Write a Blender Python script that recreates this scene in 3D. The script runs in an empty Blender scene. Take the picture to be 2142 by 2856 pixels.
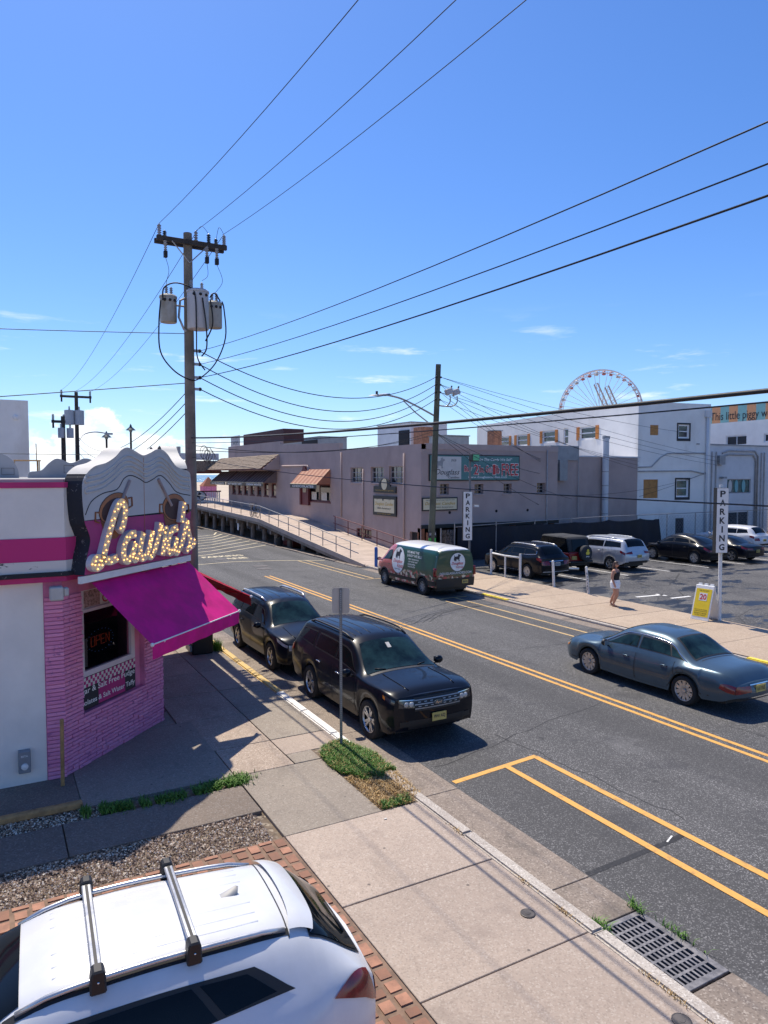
import bpy, bmesh, math, random
import numpy as np
from mathutils import Matrix, Vector
R = math.radians
random.seed(7)
rng = np.random.default_rng(7)
scene = bpy.context.scene
C = scene.collection

# ---------------------------------------------------------------- camera
cam_data = bpy.data.cameras.new('camera')
cam_data.sensor_width = 36.0
cam_data.sensor_fit = 'AUTO'
cam_data.lens = 24.96
cam_data.clip_start = 0.05
cam_data.clip_end = 60000
cam = bpy.data.objects.new('camera', cam_data)
C.objects.link(cam)
cam.location = (0, 0, 5.0)
cam.rotation_euler = (R(87.0), 0, R(-29.0))
scene.camera = cam

# ---------------------------------------------------------------- sun and sky
SUN_EL = 60.0
SUN_X = 0.015           # the sun stands straight down the street
sun_dir = Vector((SUN_X, 1.0, 0)).normalized() * math.cos(R(SUN_EL)) + Vector((0, 0, math.sin(R(SUN_EL))))
sd = bpy.data.lights.new('sun', 'SUN')
sd.energy = 5.0
sd.angle = R(0.53)
sd.color = (1.0, 0.91, 0.77)
sun = bpy.data.objects.new('sun', sd)
C.objects.link(sun)
sun.rotation_euler = sun_dir.to_track_quat('Z', 'Y').to_euler()
sun.location = (0, 40, 60)

world = bpy.data.worlds.new('World')
scene.world = world
world.use_nodes = True
wn, wl = world.node_tree.nodes, world.node_tree.links
wn.clear()
wout = wn.new('ShaderNodeOutputWorld')
wbg = wn.new('ShaderNodeBackground')
sky = wn.new('ShaderNodeTexSky')
sky.sky_type = 'NISHITA'
sky.sun_disc = False
sky.sun_elevation = R(SUN_EL)
sky.sun_rotation = math.atan2(sun_dir.x, sun_dir.y)
sky.altitude = 0
sky.air_density = 1.0
sky.dust_density = 0.4
sky.ozone_density = 3.2
wbg.inputs['Strength'].default_value = 0.098
hsv = wn.new('ShaderNodeHueSaturation')
hsv.inputs['Saturation'].default_value = 1.18
wl.new(sky.outputs[0], hsv.inputs['Color'])
# clouds low over the sea: thin wisps and a cumulus bank
tc = wn.new('ShaderNodeTexCoord')
sep = wn.new('ShaderNodeSeparateXYZ')
wl.new(tc.outputs['Generated'], sep.inputs[0])

def wmath(op, a, b=None, c=None, clamp=False):
    n = wn.new('ShaderNodeMath'); n.operation = op; n.use_clamp = clamp
    for i, v in enumerate((a, b, c)):
        if v is None: continue
        if isinstance(v, (int, float)): n.inputs[i].default_value = v
        else: wl.new(v, n.inputs[i])
    return n.outputs[0]
def wramp(src, a, b):
    n = wn.new('ShaderNodeMapRange'); n.interpolation_type = 'SMOOTHSTEP'
    n.inputs['From Min'].default_value = a; n.inputs['From Max'].default_value = b
    wl.new(src, n.inputs['Value']); return n.outputs[0]
az = wmath('ARCTAN2', sep.outputs['X'], sep.outputs['Y'])
el = wmath('ARCSINE', sep.outputs['Z'])
comb = wn.new('ShaderNodeCombineXYZ')
wl.new(az, comb.inputs[0]); wl.new(el, comb.inputs[1])
def wnoise(sx, sy, scale, detail, rough=0.55, off=0.0):
    mp = wn.new('ShaderNodeMapping'); mp.inputs['Scale'].default_value = (sx, sy, 1)
    mp.inputs['Location'].default_value = (off, off * 0.37, 0)
    wl.new(comb.outputs[0], mp.inputs['Vector'])
    nz = wn.new('ShaderNodeTexNoise'); nz.inputs['Scale'].default_value = scale
    nz.inputs['Detail'].default_value = detail; nz.inputs['Roughness'].default_value = rough
    wl.new(mp.outputs[0], nz.inputs['Vector']); return nz.outputs['Fac']
# cumulus: puffs whose tops vary with azimuth
tops = wnoise(1, 0.0, 5.5, 3, 0.6, 11.2)
puff = wnoise(1, 1.5, 20, 7, 0.6, 3.1)
h = wmath('MULTIPLY_ADD', tops, 0.125, -0.015)
h2 = wmath('MULTIPLY_ADD', wmath('SUBTRACT', puff, 0.5), 0.11, h)
cum = wramp(wmath('SUBTRACT', h2, el), -0.003, 0.010)
seawards = wmath('SUBTRACT', 1.0, wramp(az, 0.12, 0.5))          # the bank thins out to the south
cum = wmath('MULTIPLY', cum, seawards)
# one taller tower of cumulus over the sea
tower = wmath('SQRT', wmath('ADD', wmath('POWER', wmath('DIVIDE', wmath('ADD', az, -0.126), 0.045), 2.0),
                            wmath('POWER', wmath('DIVIDE', wmath('ADD', el, -0.035), 0.048), 2.0)))
tw = wmath('SUBTRACT', 1.0, wramp(wmath('MULTIPLY_ADD', wmath('SUBTRACT', puff, 0.5), 1.5, tower), 0.78, 0.98))
cum = wmath('MAXIMUM', cum, tw)
wisp = wnoise(1, 7, 6, 6, 0.62, 7.7)
wband = wmath('MULTIPLY', wramp(el, 0.03, 0.09), wmath('SUBTRACT', 1.0, wramp(el, 0.15, 0.23)))
wsp = wmath('MULTIPLY', wmath('MULTIPLY', wramp(wisp, 0.57, 0.76), wband), 0.6)
shade = wnoise(1, 1.6, 26, 5, 0.6, 1.9)
ccol = wn.new('ShaderNodeMix'); ccol.data_type = 'RGBA'
ccol.inputs['A'].default_value = (8.0, 9.8, 11.8, 1); ccol.inputs['B'].default_value = (12.2, 12.2, 12.2, 1)
wl.new(wramp(shade, 0.36, 0.6), ccol.inputs['Factor'])
mix = wn.new('ShaderNodeMix'); mix.data_type = 'RGBA'
wl.new(wmath('MAXIMUM', wmath('MULTIPLY', cum, 0.93), wsp), mix.inputs['Factor'])
tint = wn.new('ShaderNodeMix'); tint.data_type = 'RGBA'; tint.blend_type = 'MULTIPLY'
tint.inputs['Factor'].default_value = 1.0; tint.inputs['B'].default_value = (1.0, 1.16, 1.5, 1)
wl.new(hsv.outputs[0], tint.inputs['A'])
wl.new(tint.outputs['Result'], mix.inputs['A']); wl.new(ccol.outputs['Result'], mix.inputs['B'])
wl.new(mix.outputs['Result'], wbg.inputs['Color'])
wl.new(wbg.outputs[0], wout.inputs[0])

scene.view_settings.view_transform = 'Standard'
scene.view_settings.look = 'None'
scene.view_settings.exposure = 0.2
scene.view_settings.gamma = 1.0
scene.view_settings.use_curve_mapping = False
scene.cycles.max_bounces = 6
scene.cycles.use_denoising = True

# ---------------------------------------------------------------- materials
MATS = {}
def srgb(r, g, b):
    f = lambda c: (c / 255 / 12.92) if c / 255 <= 0.04045 else ((c / 255 + 0.055) / 1.055) ** 2.4
    return (f(r), f(g), f(b))
def nmat(name, rough=0.6, metal=0.0, spec=0.5, coat=0.0):
    m = bpy.data.materials.new(name); m.use_nodes = True
    b = m.node_tree.nodes['Principled BSDF']
    b.inputs['Roughness'].default_value = rough; b.inputs['Metallic'].default_value = metal
    b.inputs['Specular IOR Level'].default_value = spec; b.inputs['Coat Weight'].default_value = coat
    b.inputs['Coat Roughness'].default_value = 0.04
    MATS[name] = m
    return m, m.node_tree.nodes, m.node_tree.links, b
def objcoord(N, L, world=False):
    if world:
        g = N.new('ShaderNodeNewGeometry'); return g.outputs['Position']
    t = N.new('ShaderNodeTexCoord'); return t.outputs['Object']
def noise(N, L, vec, scale, detail=4, rough=0.55, sxyz=None):
    if sxyz:
        mp = N.new('ShaderNodeMapping'); mp.inputs['Scale'].default_value = sxyz
        L.new(vec, mp.inputs['Vector']); vec = mp.outputs[0]
    n = N.new('ShaderNodeTexNoise'); n.inputs['Scale'].default_value = scale
    n.inputs['Detail'].default_value = detail; n.inputs['Roughness'].default_value = rough
    L.new(vec, n.inputs['Vector']); return n.outputs['Fac']
def ramp(N, L, src, a, b, lo=0.0, hi=1.0):
    n = N.new('ShaderNodeMapRange'); n.interpolation_type = 'SMOOTHSTEP'
    n.inputs['From Min'].default_value = a; n.inputs['From Max'].default_value = b
    n.inputs['To Min'].default_value = lo; n.inputs['To Max'].default_value = hi
    L.new(src, n.inputs['Value']); return n.outputs[0]
def mixc(N, L, fac, a, b, mode='MIX'):
    n = N.new('ShaderNodeMix'); n.data_type = 'RGBA'; n.blend_type = mode
    for k, v in (('Factor', fac), ('A', a), ('B', b)):
        if isinstance(v, (int, float)): n.inputs[k].default_value = v
        elif isinstance(v, tuple): n.inputs[k].default_value = (*v[:3], 1)
        else: L.new(v, n.inputs[k])
    return n.outputs['Result']
def bump(N, L, b, src, strength=0.3, dist=0.01):
    n = N.new('ShaderNodeBump'); n.inputs['Strength'].default_value = strength
    n.inputs['Distance'].default_value = dist
    L.new(src, n.inputs['Height']); L.new(n.outputs[0], b.inputs['Normal'])
def plain(name, col, rough=0.6, metal=0.0, spec=0.5, coat=0.0, var=0.12, scale=3.0, bmp=0.0, world=False, dirt=None, piece=0.0):
    """a surface of one colour with uneven wear"""
    m, N, L, b = nmat(name, rough, metal, spec, coat)
    v = objcoord(N, L, world)
    f = noise(N, L, v, scale, 5, 0.6)
    dk = tuple(c * (1 - var) for c in col); lt = tuple(min(1, c * (1 + var)) for c in col)
    c = mixc(N, L, ramp(N, L, f, 0.3, 0.7), dk, lt)
    if piece:
        oi = N.new('ShaderNodeObjectInfo')
        c = mixc(N, L, ramp(N, L, oi.outputs['Random'], 0, 1, 0, piece), c, tuple(x * 0.45 for x in col))
    if dirt:
        f2 = noise(N, L, v, scale * 0.7, 6, 0.65, (1, 1, 0.35))
        c = mixc(N, L, ramp(N, L, f2, 0.52, 0.75, 0, dirt[1]), c, dirt[0])
    L.new(c, b.inputs['Base Color'])
    rr = ramp(N, L, f, 0.3, 0.7, max(0.02, rough - 0.06), min(1, rough + 0.06))
    L.new(rr, b.inputs['Roughness'])
    if bmp:
        bump(N, L, b, noise(N, L, v, scale * 14, 4), bmp, 0.01)
    return m
def speckle(name, col, dark, light, cell=90, rough=0.85, big=0.35, amt=0.5, world=True, stain=None, fine=0.16, bmp=0.25, slabs=False, tracks=False):
    """stony ground: aggregate grains, broad tone changes, stains"""
    m, N, L, b = nmat(name, rough, 0, 0.35)
    v = objcoord(N, L, world)
    vo = N.new('ShaderNodeTexVoronoi'); vo.inputs['Scale'].default_value = cell; vo.feature = 'F1'
    L.new(v, vo.inputs['Vector'])
    sp = N.new('ShaderNodeSeparateColor'); L.new(vo.outputs['Color'], sp.inputs[0])
    c = mixc(N, L, ramp(N, L, noise(N, L, v, big, 5, 0.62), 0.3, 0.7), dark, col)
    c = mixc(N, L, ramp(N, L, sp.outputs[0], 0.72, 0.98, 0, amt), c, light)
    c = mixc(N, L, ramp(N, L, sp.outputs[1], 0.62, 0.95, 0, amt * 0.8), c, tuple(x * 0.45 for x in dark))
    c = mixc(N, L, ramp(N, L, noise(N, L, v, 9, 6, 0.7), 0.35, 0.7, 0, fine), c, tuple(x * 0.5 for x in dark))
    if stain:
        c = mixc(N, L, ramp(N, L, noise(N, L, v, 0.9, 6, 0.65), 0.56, 0.68, 0, stain[1]), c, stain[0])
    if slabs:
        oi = N.new('ShaderNodeObjectInfo')
        c = mixc(N, L, ramp(N, L, oi.outputs['Random'], 0, 1, 0, 0.3), c, tuple(x * 0.55 for x in dark))
        vg = N.new('ShaderNodeTexVoronoi'); vg.inputs['Scale'].default_value = 2.3; L.new(v, vg.inputs['Vector'])
        c = mixc(N, L, ramp(N, L, vg.outputs['Distance'], 0.035, 0.06, 0.75, 0.0), c, (0.07,0.06,0.055))
        c = mixc(N, L, ramp(N, L, noise(N, L, v, 1.7, 7, 0.7, (1, 0.5, 1)), 0.5, 0.72, 0, 0.35), c, tuple(x * 0.5 for x in dark))
    if tracks:
        c = mixc(N, L, ramp(N, L, noise(N, L, v, 0.75, 3, 0.5, (1, 0.03, 1)), 0.4, 0.66, 0, 0.5), c, tuple(x * 0.62 for x in dark))
        c = mixc(N, L, ramp(N, L, noise(N, L, v, 0.35, 6, 0.7), 0.6, 0.66, 0, 0.4), c, tuple(min(1, x * 1.5) for x in col))
        vg = N.new('ShaderNodeTexVoronoi'); vg.inputs['Scale'].default_value = 0.9; L.new(v, vg.inputs['Vector'])
        c = mixc(N, L, ramp(N, L, vg.outputs['Distance'], 0.03, 0.10, 0.55, 0.0), c, (0.03,0.03,0.032))
    L.new(c, b.inputs['Base Color'])
    bump(N, L, b, sp.outputs[2], bmp, 0.006)
    return m

# ---------------------------------------------------------------- mesh tools
WM = {}                                   # world matrix of every Empty / placed parent
def mw(o):
    return WM.get(o.name, Matrix.Identity(4)) if o else Matrix.Identity(4)
def tag(o, label=None, cat=None, group=None, kind=None):
    if label: o['label'] = label
    if cat: o['category'] = cat
    if group: o['group'] = group
    if kind: o['kind'] = kind
    return o
def thing(name, label, cat, loc=(0, 0, 0), rz=0.0, group=None):
    o = bpy.data.objects.new(name, None); C.objects.link(o)
    o.empty_display_size = 0.2
    o.location = loc; o.rotation_euler = (0, 0, rz)
    WM[o.name] = Matrix.Translation(loc) @ Matrix.Rotation(rz, 4, 'Z')
    return tag(o, label, cat, group)

class MB:
    def __init__(s): s.v = []; s.f = []
    def add(s, vs, fs):
        k = len(s.v); s.v += [tuple(p) for p in vs]; s.f += [tuple(i + k for i in f) for f in fs]; return s
    def box(s, x0, x1, y0, y1, z0, z1):
        return s.add([(x0,y0,z0),(x1,y0,z0),(x1,y1,z0),(x0,y1,z0),(x0,y0,z1),(x1,y0,z1),(x1,y1,z1),(x0,y1,z1)],
                     [(3,2,1,0),(4,5,6,7),(0,1,5,4),(1,2,6,5),(2,3,7,6),(3,0,4,7)])
    def obox(s, o, u, v, w):
        """box with one corner at o and edge vectors u, v, w"""
        o, u, v, w = map(Vector, (o, u, v, w))
        if u.cross(v).dot(w) < 0: u, v = v, u
        return s.add([o, o+u, o+u+v, o+v, o+w, o+u+w, o+u+v+w, o+v+w],
                     [(3,2,1,0),(4,5,6,7),(0,1,5,4),(1,2,6,5),(2,3,7,6),(3,0,4,7)])
    def prism(s, poly, o, u, v, w):
        """polygon given in (u, v) at o, extruded by w"""
        o, u, v, w = map(Vector, (o, u, v, w))
        n = len(poly)
        area = sum(poly[i][0]*poly[(i+1)%n][1]-poly[(i+1)%n][0]*poly[i][1] for i in range(n))
        if (area > 0) != (u.cross(v).dot(w) > 0): poly = poly[::-1]
        a = [o + u*p[0] + v*p[1] for p in poly]; b = [p + w for p in a]
        return s.add(a + b, [tuple(range(n))[::-1], tuple(range(n, 2*n))] + [(i, (i+1)%n, n+(i+1)%n, n+i) for i in range(n)])
    def cyl(s, p, q, r0, r1=None, n=10, caps=True):
        p, q = Vector(p), Vector(q); r1 = r0 if r1 is None else r1
        d = (q - p).normalized(); a = d.orthogonal().normalized(); b = d.cross(a)
        A = [p + (a*math.cos(t)+b*math.sin(t))*r0 for t in [2*math.pi*i/n for i in range(n)]]
        B = [q + (a*math.cos(t)+b*math.sin(t))*r1 for t in [2*math.pi*i/n for i in range(n)]]
        f = [(i, (i+1)%n, n+(i+1)%n, n+i) for i in range(n)]
        if caps: f += [tuple(range(n))[::-1], tuple(range(n, 2*n))]
        return s.add(A+B, f)
    def tube(s, pts, r, n=6, closed=False):
        P = [Vector(p) for p in pts]; m = len(P); rings = []
        a = None
        for i in range(m):
            if closed: d = (P[(i+1)%m]-P[i-1])
            else: d = P[min(i+1, m-1)] - P[max(i-1, 0)]
            d = d.normalized() if d.length > 1e-9 else Vector((0,0,1))
            if a is None: a = d.orthogonal().normalized()
            a = a - d*a.dot(d); a = a.normalized() if a.length > 1e-6 else d.orthogonal().normalized()
            b = d.cross(a); rr = r[i] if isinstance(r, (list, tuple)) else r
            rings.append([P[i]+(a*math.cos(2*math.pi*k/n)+b*math.sin(2*math.pi*k/n))*rr for k in range(n)])
        vs = [p for q in rings for p in q]; f = []
        for i in range(m if closed else m-1):
            j = (i+1) % m
            f += [(i*n+k, i*n+(k+1)%n, j*n+(k+1)%n, j*n+k) for k in range(n)]
        if not closed: f += [tuple(range(n))[::-1], tuple(range((m-1)*n, m*n))]
        return s.add(vs, f)
    def lathe(s, prof, o=(0,0,0), axis=(0,0,1), n=16):
        o, d = Vector(o), Vector(axis).normalized(); a = d.orthogonal().normalized(); b = d.cross(a); m = len(prof)
        vs = [o + d*z + (a*math.cos(2*math.pi*k/n)+b*math.sin(2*math.pi*k/n))*r for (r, z) in prof for k in range(n)]
        f = [(i*n+k, i*n+(k+1)%n, (i+1)*n+(k+1)%n, (i+1)*n+k) for i in range(m-1) for k in range(n)]
        if prof[0][0] < 0.01: f.append(tuple(range(n))[::-1])
        if prof[-1][0] < 0.01: f.append(tuple(range((m-1)*n, m*n)))
        return s.add(vs, f)
    def grid(s, rows):
        """rows of points, all the same length"""
        m, n = len(rows), len(rows[0])
        return s.add([p for r in rows for p in r],
                     [(i*n+j, i*n+j+1, (i+1)*n+j+1, (i+1)*n+j) for i in range(m-1) for j in range(n-1)])
    def quad(s, *p): return s.add(p, [tuple(range(len(p)))])
    def ball(s, c, rx, ry=None, rz=None, n=8, m=5):
        ry = rx if ry is None else ry; rz = rx if rz is None else rz
        vs = [(c[0], c[1], c[2]-rz)]
        for i in range(1, m):
            t = math.pi*i/m
            vs += [(c[0]+rx*math.sin(t)*math.cos(2*math.pi*k/n), c[1]+ry*math.sin(t)*math.sin(2*math.pi*k/n), c[2]-rz*math.cos(t)) for k in range(n)]
        vs.append((c[0], c[1], c[2]+rz)); L = len(vs)-1; f = []
        f += [(0, 1+(k+1)%n, 1+k) for k in range(n)]
        for i in range(m-2):
            f += [(1+i*n+k, 1+i*n+(k+1)%n, 1+(i+1)*n+(k+1)%n, 1+(i+1)*n+k) for k in range(n)]
        f += [(1+(m-2)*n+k, 1+(m-2)*n+(k+1)%n, L) for k in range(n)]
        return s.add(vs, f)
    def mesh(s, name, mat, smooth=False, bevel=0.0, inv=None, seg=1):
        vs = s.v if inv is None else [tuple(inv @ Vector(p)) for p in s.v]
        me = bpy.data.meshes.new(name); me.from_pydata(vs, [], s.f)
        if bevel:
            bm = bmesh.new(); bm.from_mesh(me)
            ed = [e for e in bm.edges if len(e.link_faces) == 2 and e.calc_face_angle(0) > 0.6]
            bmesh.ops.bevel(bm, geom=ed, offset=bevel, segments=seg, affect='EDGES', clamp_overlap=True)
            bm.to_mesh(me); bm.free()
        if mat: me.materials.append(MATS[mat] if isinstance(mat, str) else mat)
        if smooth:
            me.polygons.foreach_set('use_smooth', [True]*len(me.polygons))
            if smooth != True: me.set_sharp_from_angle(angle=R(smooth))
        me.update(); return me
    def build(s, name, mat, parent=None, smooth=False, bevel=0.0, local=False, seg=1):
        inv = None if (local or not parent) else mw(parent).inverted()
        o = bpy.data.objects.new(name, s.mesh(name, mat, smooth, bevel, inv, seg))
        C.objects.link(o)
        if parent:
            o.parent = parent; WM[o.name] = mw(parent)
        return o
def inst(name, me, parent, loc, rz=0.0, scale=None, rot=None):
    """one more object that shares mesh data; loc in world"""
    o = bpy.data.objects.new(name, me); C.objects.link(o)
    M = Matrix.Translation(loc) @ (rot.to_4x4() if rot is not None else Matrix.Rotation(rz, 4, 'Z'))
    if parent:
        o.parent = parent; M = mw(parent).inverted() @ M
    if scale is not None: M = M @ Matrix.Diagonal((*scale, 1))
    o.matrix_local = M
    return o
TXT = {}
def text_mesh(s, bold=0.0, shear=0.0, depth=0.0, space=1.0, res=3):
    k = (s, bold, shear, depth, space)
    if k in TXT: return TXT[k]
    cu = bpy.data.curves.new('t', 'FONT'); cu.body = s; cu.size = 1.0; cu.offset = bold; cu.shear = shear
    cu.extrude = depth; cu.space_character = space; cu.resolution_u = res
    o = bpy.data.objects.new('t', cu)
    me = o.to_mesh()
    vs = [tuple(v.co) for v in me.vertices]; fs = [tuple(p.vertices) for p in me.polygons]
    o.to_mesh_clear(); bpy.data.objects.remove(o); bpy.data.curves.remove(cu)
    xs = [v[0] for v in vs]; ys = [v[1] for v in vs]
    TXT[k] = (vs, fs, min(xs), max(xs), min(ys), max(ys))
    return TXT[k]
def text_into(mb, s, o, u, v, width=None, height=None, bold=0.0, shear=0.0, space=1.0, align='C', depth=0.0):
    """lay lettering with its box centred (or left-aligned) at o, along u, up v; width/height of the ink box"""
    vs, fs, x0, x1, y0, y1 = text_mesh(s, bold, shear, 0.0, space)
    o, u, v = Vector(o), Vector(u).normalized(), Vector(v).normalized()
    sx = width/(x1-x0) if width else None; sy = height/(y1-y0) if height else None
    sx = sx or sy; sy = sy or sx
    cx = (x0+x1)/2 if align == 'C' else x0; cy = (y0+y1)/2
    mb.add([o + u*((p[0]-cx)*sx) + v*((p[1]-cy)*sy) for p in vs], fs)
    return mb
def smoothpath(pts, n=6):
    """Catmull-Rom through points"""
    P = [Vector(p) for p in pts]; out = []
    for i in range(len(P)-1):
        p0, p1, p2, p3 = P[max(i-1,0)], P[i], P[i+1], P[min(i+2, len(P)-1)]
        for k in range(n):
            t = k/n
            out.append(0.5*((2*p1)+(p2-p0)*t+(2*p0-5*p1+4*p2-p3)*t*t+(3*p1-p0-3*p2+p3)*t**3))
    out.append(P[-1]); return out
# ================================================================ ground materials
speckle('asphalt', (0.095,0.093,0.093), (0.074,0.073,0.074), (0.42,0.41,0.40), cell=75, big=0.22, amt=0.6, tracks=True, stain=((0.045,0.045,0.05),0.5))
def lot_mat():
    m, N, L, b = nmat('lot_asphalt', 0.8, 0, 0.4)
    v = objcoord(N, L, True)
    vo = N.new('ShaderNodeTexVoronoi'); vo.inputs['Scale'].default_value = 45; L.new(v, vo.inputs['Vector'])
    sp = N.new('ShaderNodeSeparateColor'); L.new(vo.outputs['Color'], sp.inputs[0])
    c = mixc(N, L, ramp(N, L, noise(N, L, v, 0.25, 6, 0.6), 0.35, 0.65), (0.042,0.042,0.046), (0.09,0.087,0.085))
    c = mixc(N, L, ramp(N, L, sp.outputs[0], 0.7, 0.98, 0, 0.6), c, (0.3,0.29,0.28))
    wet = ramp(N, L, noise(N, L, v, 0.42, 5, 0.6, (1, 1.6, 1)), 0.525, 0.585)
    c = mixc(N, L, wet, c, (0.018,0.019,0.022))
    # cracks
    vc = N.new('ShaderNodeTexVoronoi'); vc.feature = 'DISTANCE_TO_EDGE'; vc.inputs['Scale'].default_value = 0.42
    L.new(v, vc.inputs['Vector'])
    c = mixc(N, L, ramp(N, L, vc.outputs['Distance'], 0.003, 0.012, 0.8, 0.0), c, (0.02,0.02,0.02))
    L.new(c, b.inputs['Base Color'])
    L.new(ramp(N, L, wet, 0, 1, 0.85, 0.32), b.inputs['Roughness'])
    bump(N, L, b, sp.outputs[2], 0.25, 0.006)
lot_mat()
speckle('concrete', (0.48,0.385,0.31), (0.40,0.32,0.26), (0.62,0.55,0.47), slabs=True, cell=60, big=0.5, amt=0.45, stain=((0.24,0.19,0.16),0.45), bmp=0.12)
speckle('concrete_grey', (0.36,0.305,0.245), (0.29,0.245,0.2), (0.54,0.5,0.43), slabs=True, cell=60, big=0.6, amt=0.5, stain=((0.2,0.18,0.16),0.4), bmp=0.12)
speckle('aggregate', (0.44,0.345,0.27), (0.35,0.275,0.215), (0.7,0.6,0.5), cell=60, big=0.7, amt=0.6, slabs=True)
speckle('gutter', (0.29,0.235,0.19), (0.21,0.17,0.14), (0.45,0.39,0.33), cell=52, big=0.6, amt=0.6, stain=((0.1,0.085,0.07),0.55))
speckle('kerb', (0.5,0.45,0.39), (0.37,0.32,0.28), (0.72,0.68,0.62), cell=70, big=1.0, amt=0.6, stain=((0.2,0.17,0.14),0.45))
speckle('dark_slab', (0.22,0.175,0.14), (0.16,0.13,0.105), (0.35,0.32,0.3), cell=55, big=0.5, amt=0.4)
speckle('far_walk', (0.51,0.395,0.285), (0.44,0.335,0.245), (0.70,0.6,0.48), slabs=True, cell=40, big=0.3, amt=0.5, stain=((0.33,0.25,0.2),0.3))
speckle('sand', (0.56,0.46,0.34), (0.47,0.38,0.28), (0.66,0.58,0.46), cell=6, big=0.02, amt=0.4)
speckle('dirt', (0.2,0.15,0.105), (0.12,0.09,0.065), (0.42,0.36,0.28), cell=18, big=0.8, amt=0.6)
speckle('patch_tar', (0.035,0.036,0.04), (0.028,0.028,0.03), (0.12,0.12,0.12), cell=48, big=1.0, amt=0.3)
def paint_mat(name, col, worn, amt):
    m, N, L, b = nmat(name, 0.7)
    v = objcoord(N, L, True)
    f = noise(N, L, v, 7, 7, 0.75)
    c = mixc(N, L, ramp(N, L, f, 0.5, 0.68, 0, amt), col, worn)
    f2 = noise(N, L, v, 45, 3, 0.6)
    c = mixc(N, L, ramp(N, L, f2, 0.55, 0.75, 0, amt*0.7), c, worn)
    L.new(c, b.inputs['Base Color'])
paint_mat('paint_yellow', (0.68,0.35,0.075), (0.30,0.18,0.07), 0.7)
paint_mat('paint_yellow_pale', (0.56,0.38,0.16), (0.14,0.125,0.11), 0.85)
paint_mat('paint_cream', (0.64,0.55,0.36), (0.12,0.12,0.11), 0.7)
paint_mat('paint_white', (0.74,0.73,0.7), (0.2,0.19,0.19), 0.5)
paint_mat('kerb_yellow', (0.8,0.62,0.06), (0.6,0.47,0.25), 0.5)
paint_mat('kerb_yellow_old', (0.62,0.42,0.13), (0.42,0.36,0.29), 0.9)
paint_mat('kerb_white', (0.76,0.74,0.7), (0.42,0.39,0.35), 0.6)
m, N, L, b = nmat('sea', 0.18, 0, 0.5)
v = objcoord(N, L, True)
b.inputs['Base Color'].default_value = (0.03,0.12,0.18,1)
bump(N, L, b, noise(N, L, v, 0.12, 6, 0.7, (1, 2.2, 1)), 1.0, 1.6)
plain('paver', (0.36,0.18,0.115), 0.85, var=0.3, scale=5, bmp=0.3, piece=0.75, world=True)
plain('grate_iron', (0.21,0.20,0.20), 0.55, 0.5, var=0.3, scale=9)
plain('black_void', (0.006,0.006,0.007), 0.9, var=0.1)
plain('cover_iron', (0.09,0.08,0.075), 0.6, 0.4, var=0.4, scale=8)

# ================================================================ terrain sheets
def sheet(name, poly, z, mat, kind='structure'):
    o = MB().add([(x, y, z) for x, y in poly], [tuple(range(len(poly)))]).build(name, mat)
    return tag(o, kind=kind)
def rect(x0, x1, y0, y1): return [(x0,y0),(x1,y0),(x1,y1),(x0,y1)]
sheet('ground', rect(-9000, 9000, -9000, 560), -0.42, 'sand')
sheet('sea', rect(-30000, 30000, 520, 45000), -0.40, 'sea')
ROADZ = -0.10
road = sheet('road', [(6.52,-30),(18.0,-30),(18.0,34),(17.6,40),(17.7,66),(6.52,66)], ROADZ, 'asphalt')
sheet('parking_lot', rect(21.9, 75, -20, 34.6), -0.02, 'lot_asphalt')
sheet('street_base', rect(-60, 80, -40, 72), -0.25, 'dirt')

# ---- left sidewalk: separate slabs with open joints
lw = tag(MB().box(-0.5, 5.62, -6, 45, -0.24, -0.06).build('sidewalk_left', 'dirt'), kind='structure')
def slab(parent, x0, x1, y0, y1, mat, z=0.0, name='slab', g=0.009, t=0.1):
    dz = random.uniform(-0.004, 0.004)
    return MB().box(x0+g, x1-g, y0+g, y1-g, z-t, z+dz).build(name, mat, parent, bevel=0.006)
ys = [-5.0,-3.25,-1.5,0.25,2.0,3.75,5.5,7.2,9.05]
for a, c in zip(ys[:-1], ys[1:]):
    slab(lw, 3.44, 5.62, a, c, 'concrete')
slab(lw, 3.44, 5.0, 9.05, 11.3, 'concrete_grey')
slab(lw, 5.0, 5.62, 8.1, 9.05, 'concrete', z=-0.006)
ys2 = [11.3, 12.55, 14.3, 16.05, 17.8, 19.55, 21.3, 23.05, 24.8, 26.5, 30, 34, 38, 42]
for i, (a, c) in enumerate(zip(ys2[:-1], ys2[1:])):
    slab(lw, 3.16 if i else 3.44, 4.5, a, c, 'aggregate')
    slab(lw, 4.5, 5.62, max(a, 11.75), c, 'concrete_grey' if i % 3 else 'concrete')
slab(lw, 4.5, 5.0, 11.3, 11.75, 'concrete_grey')
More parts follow.
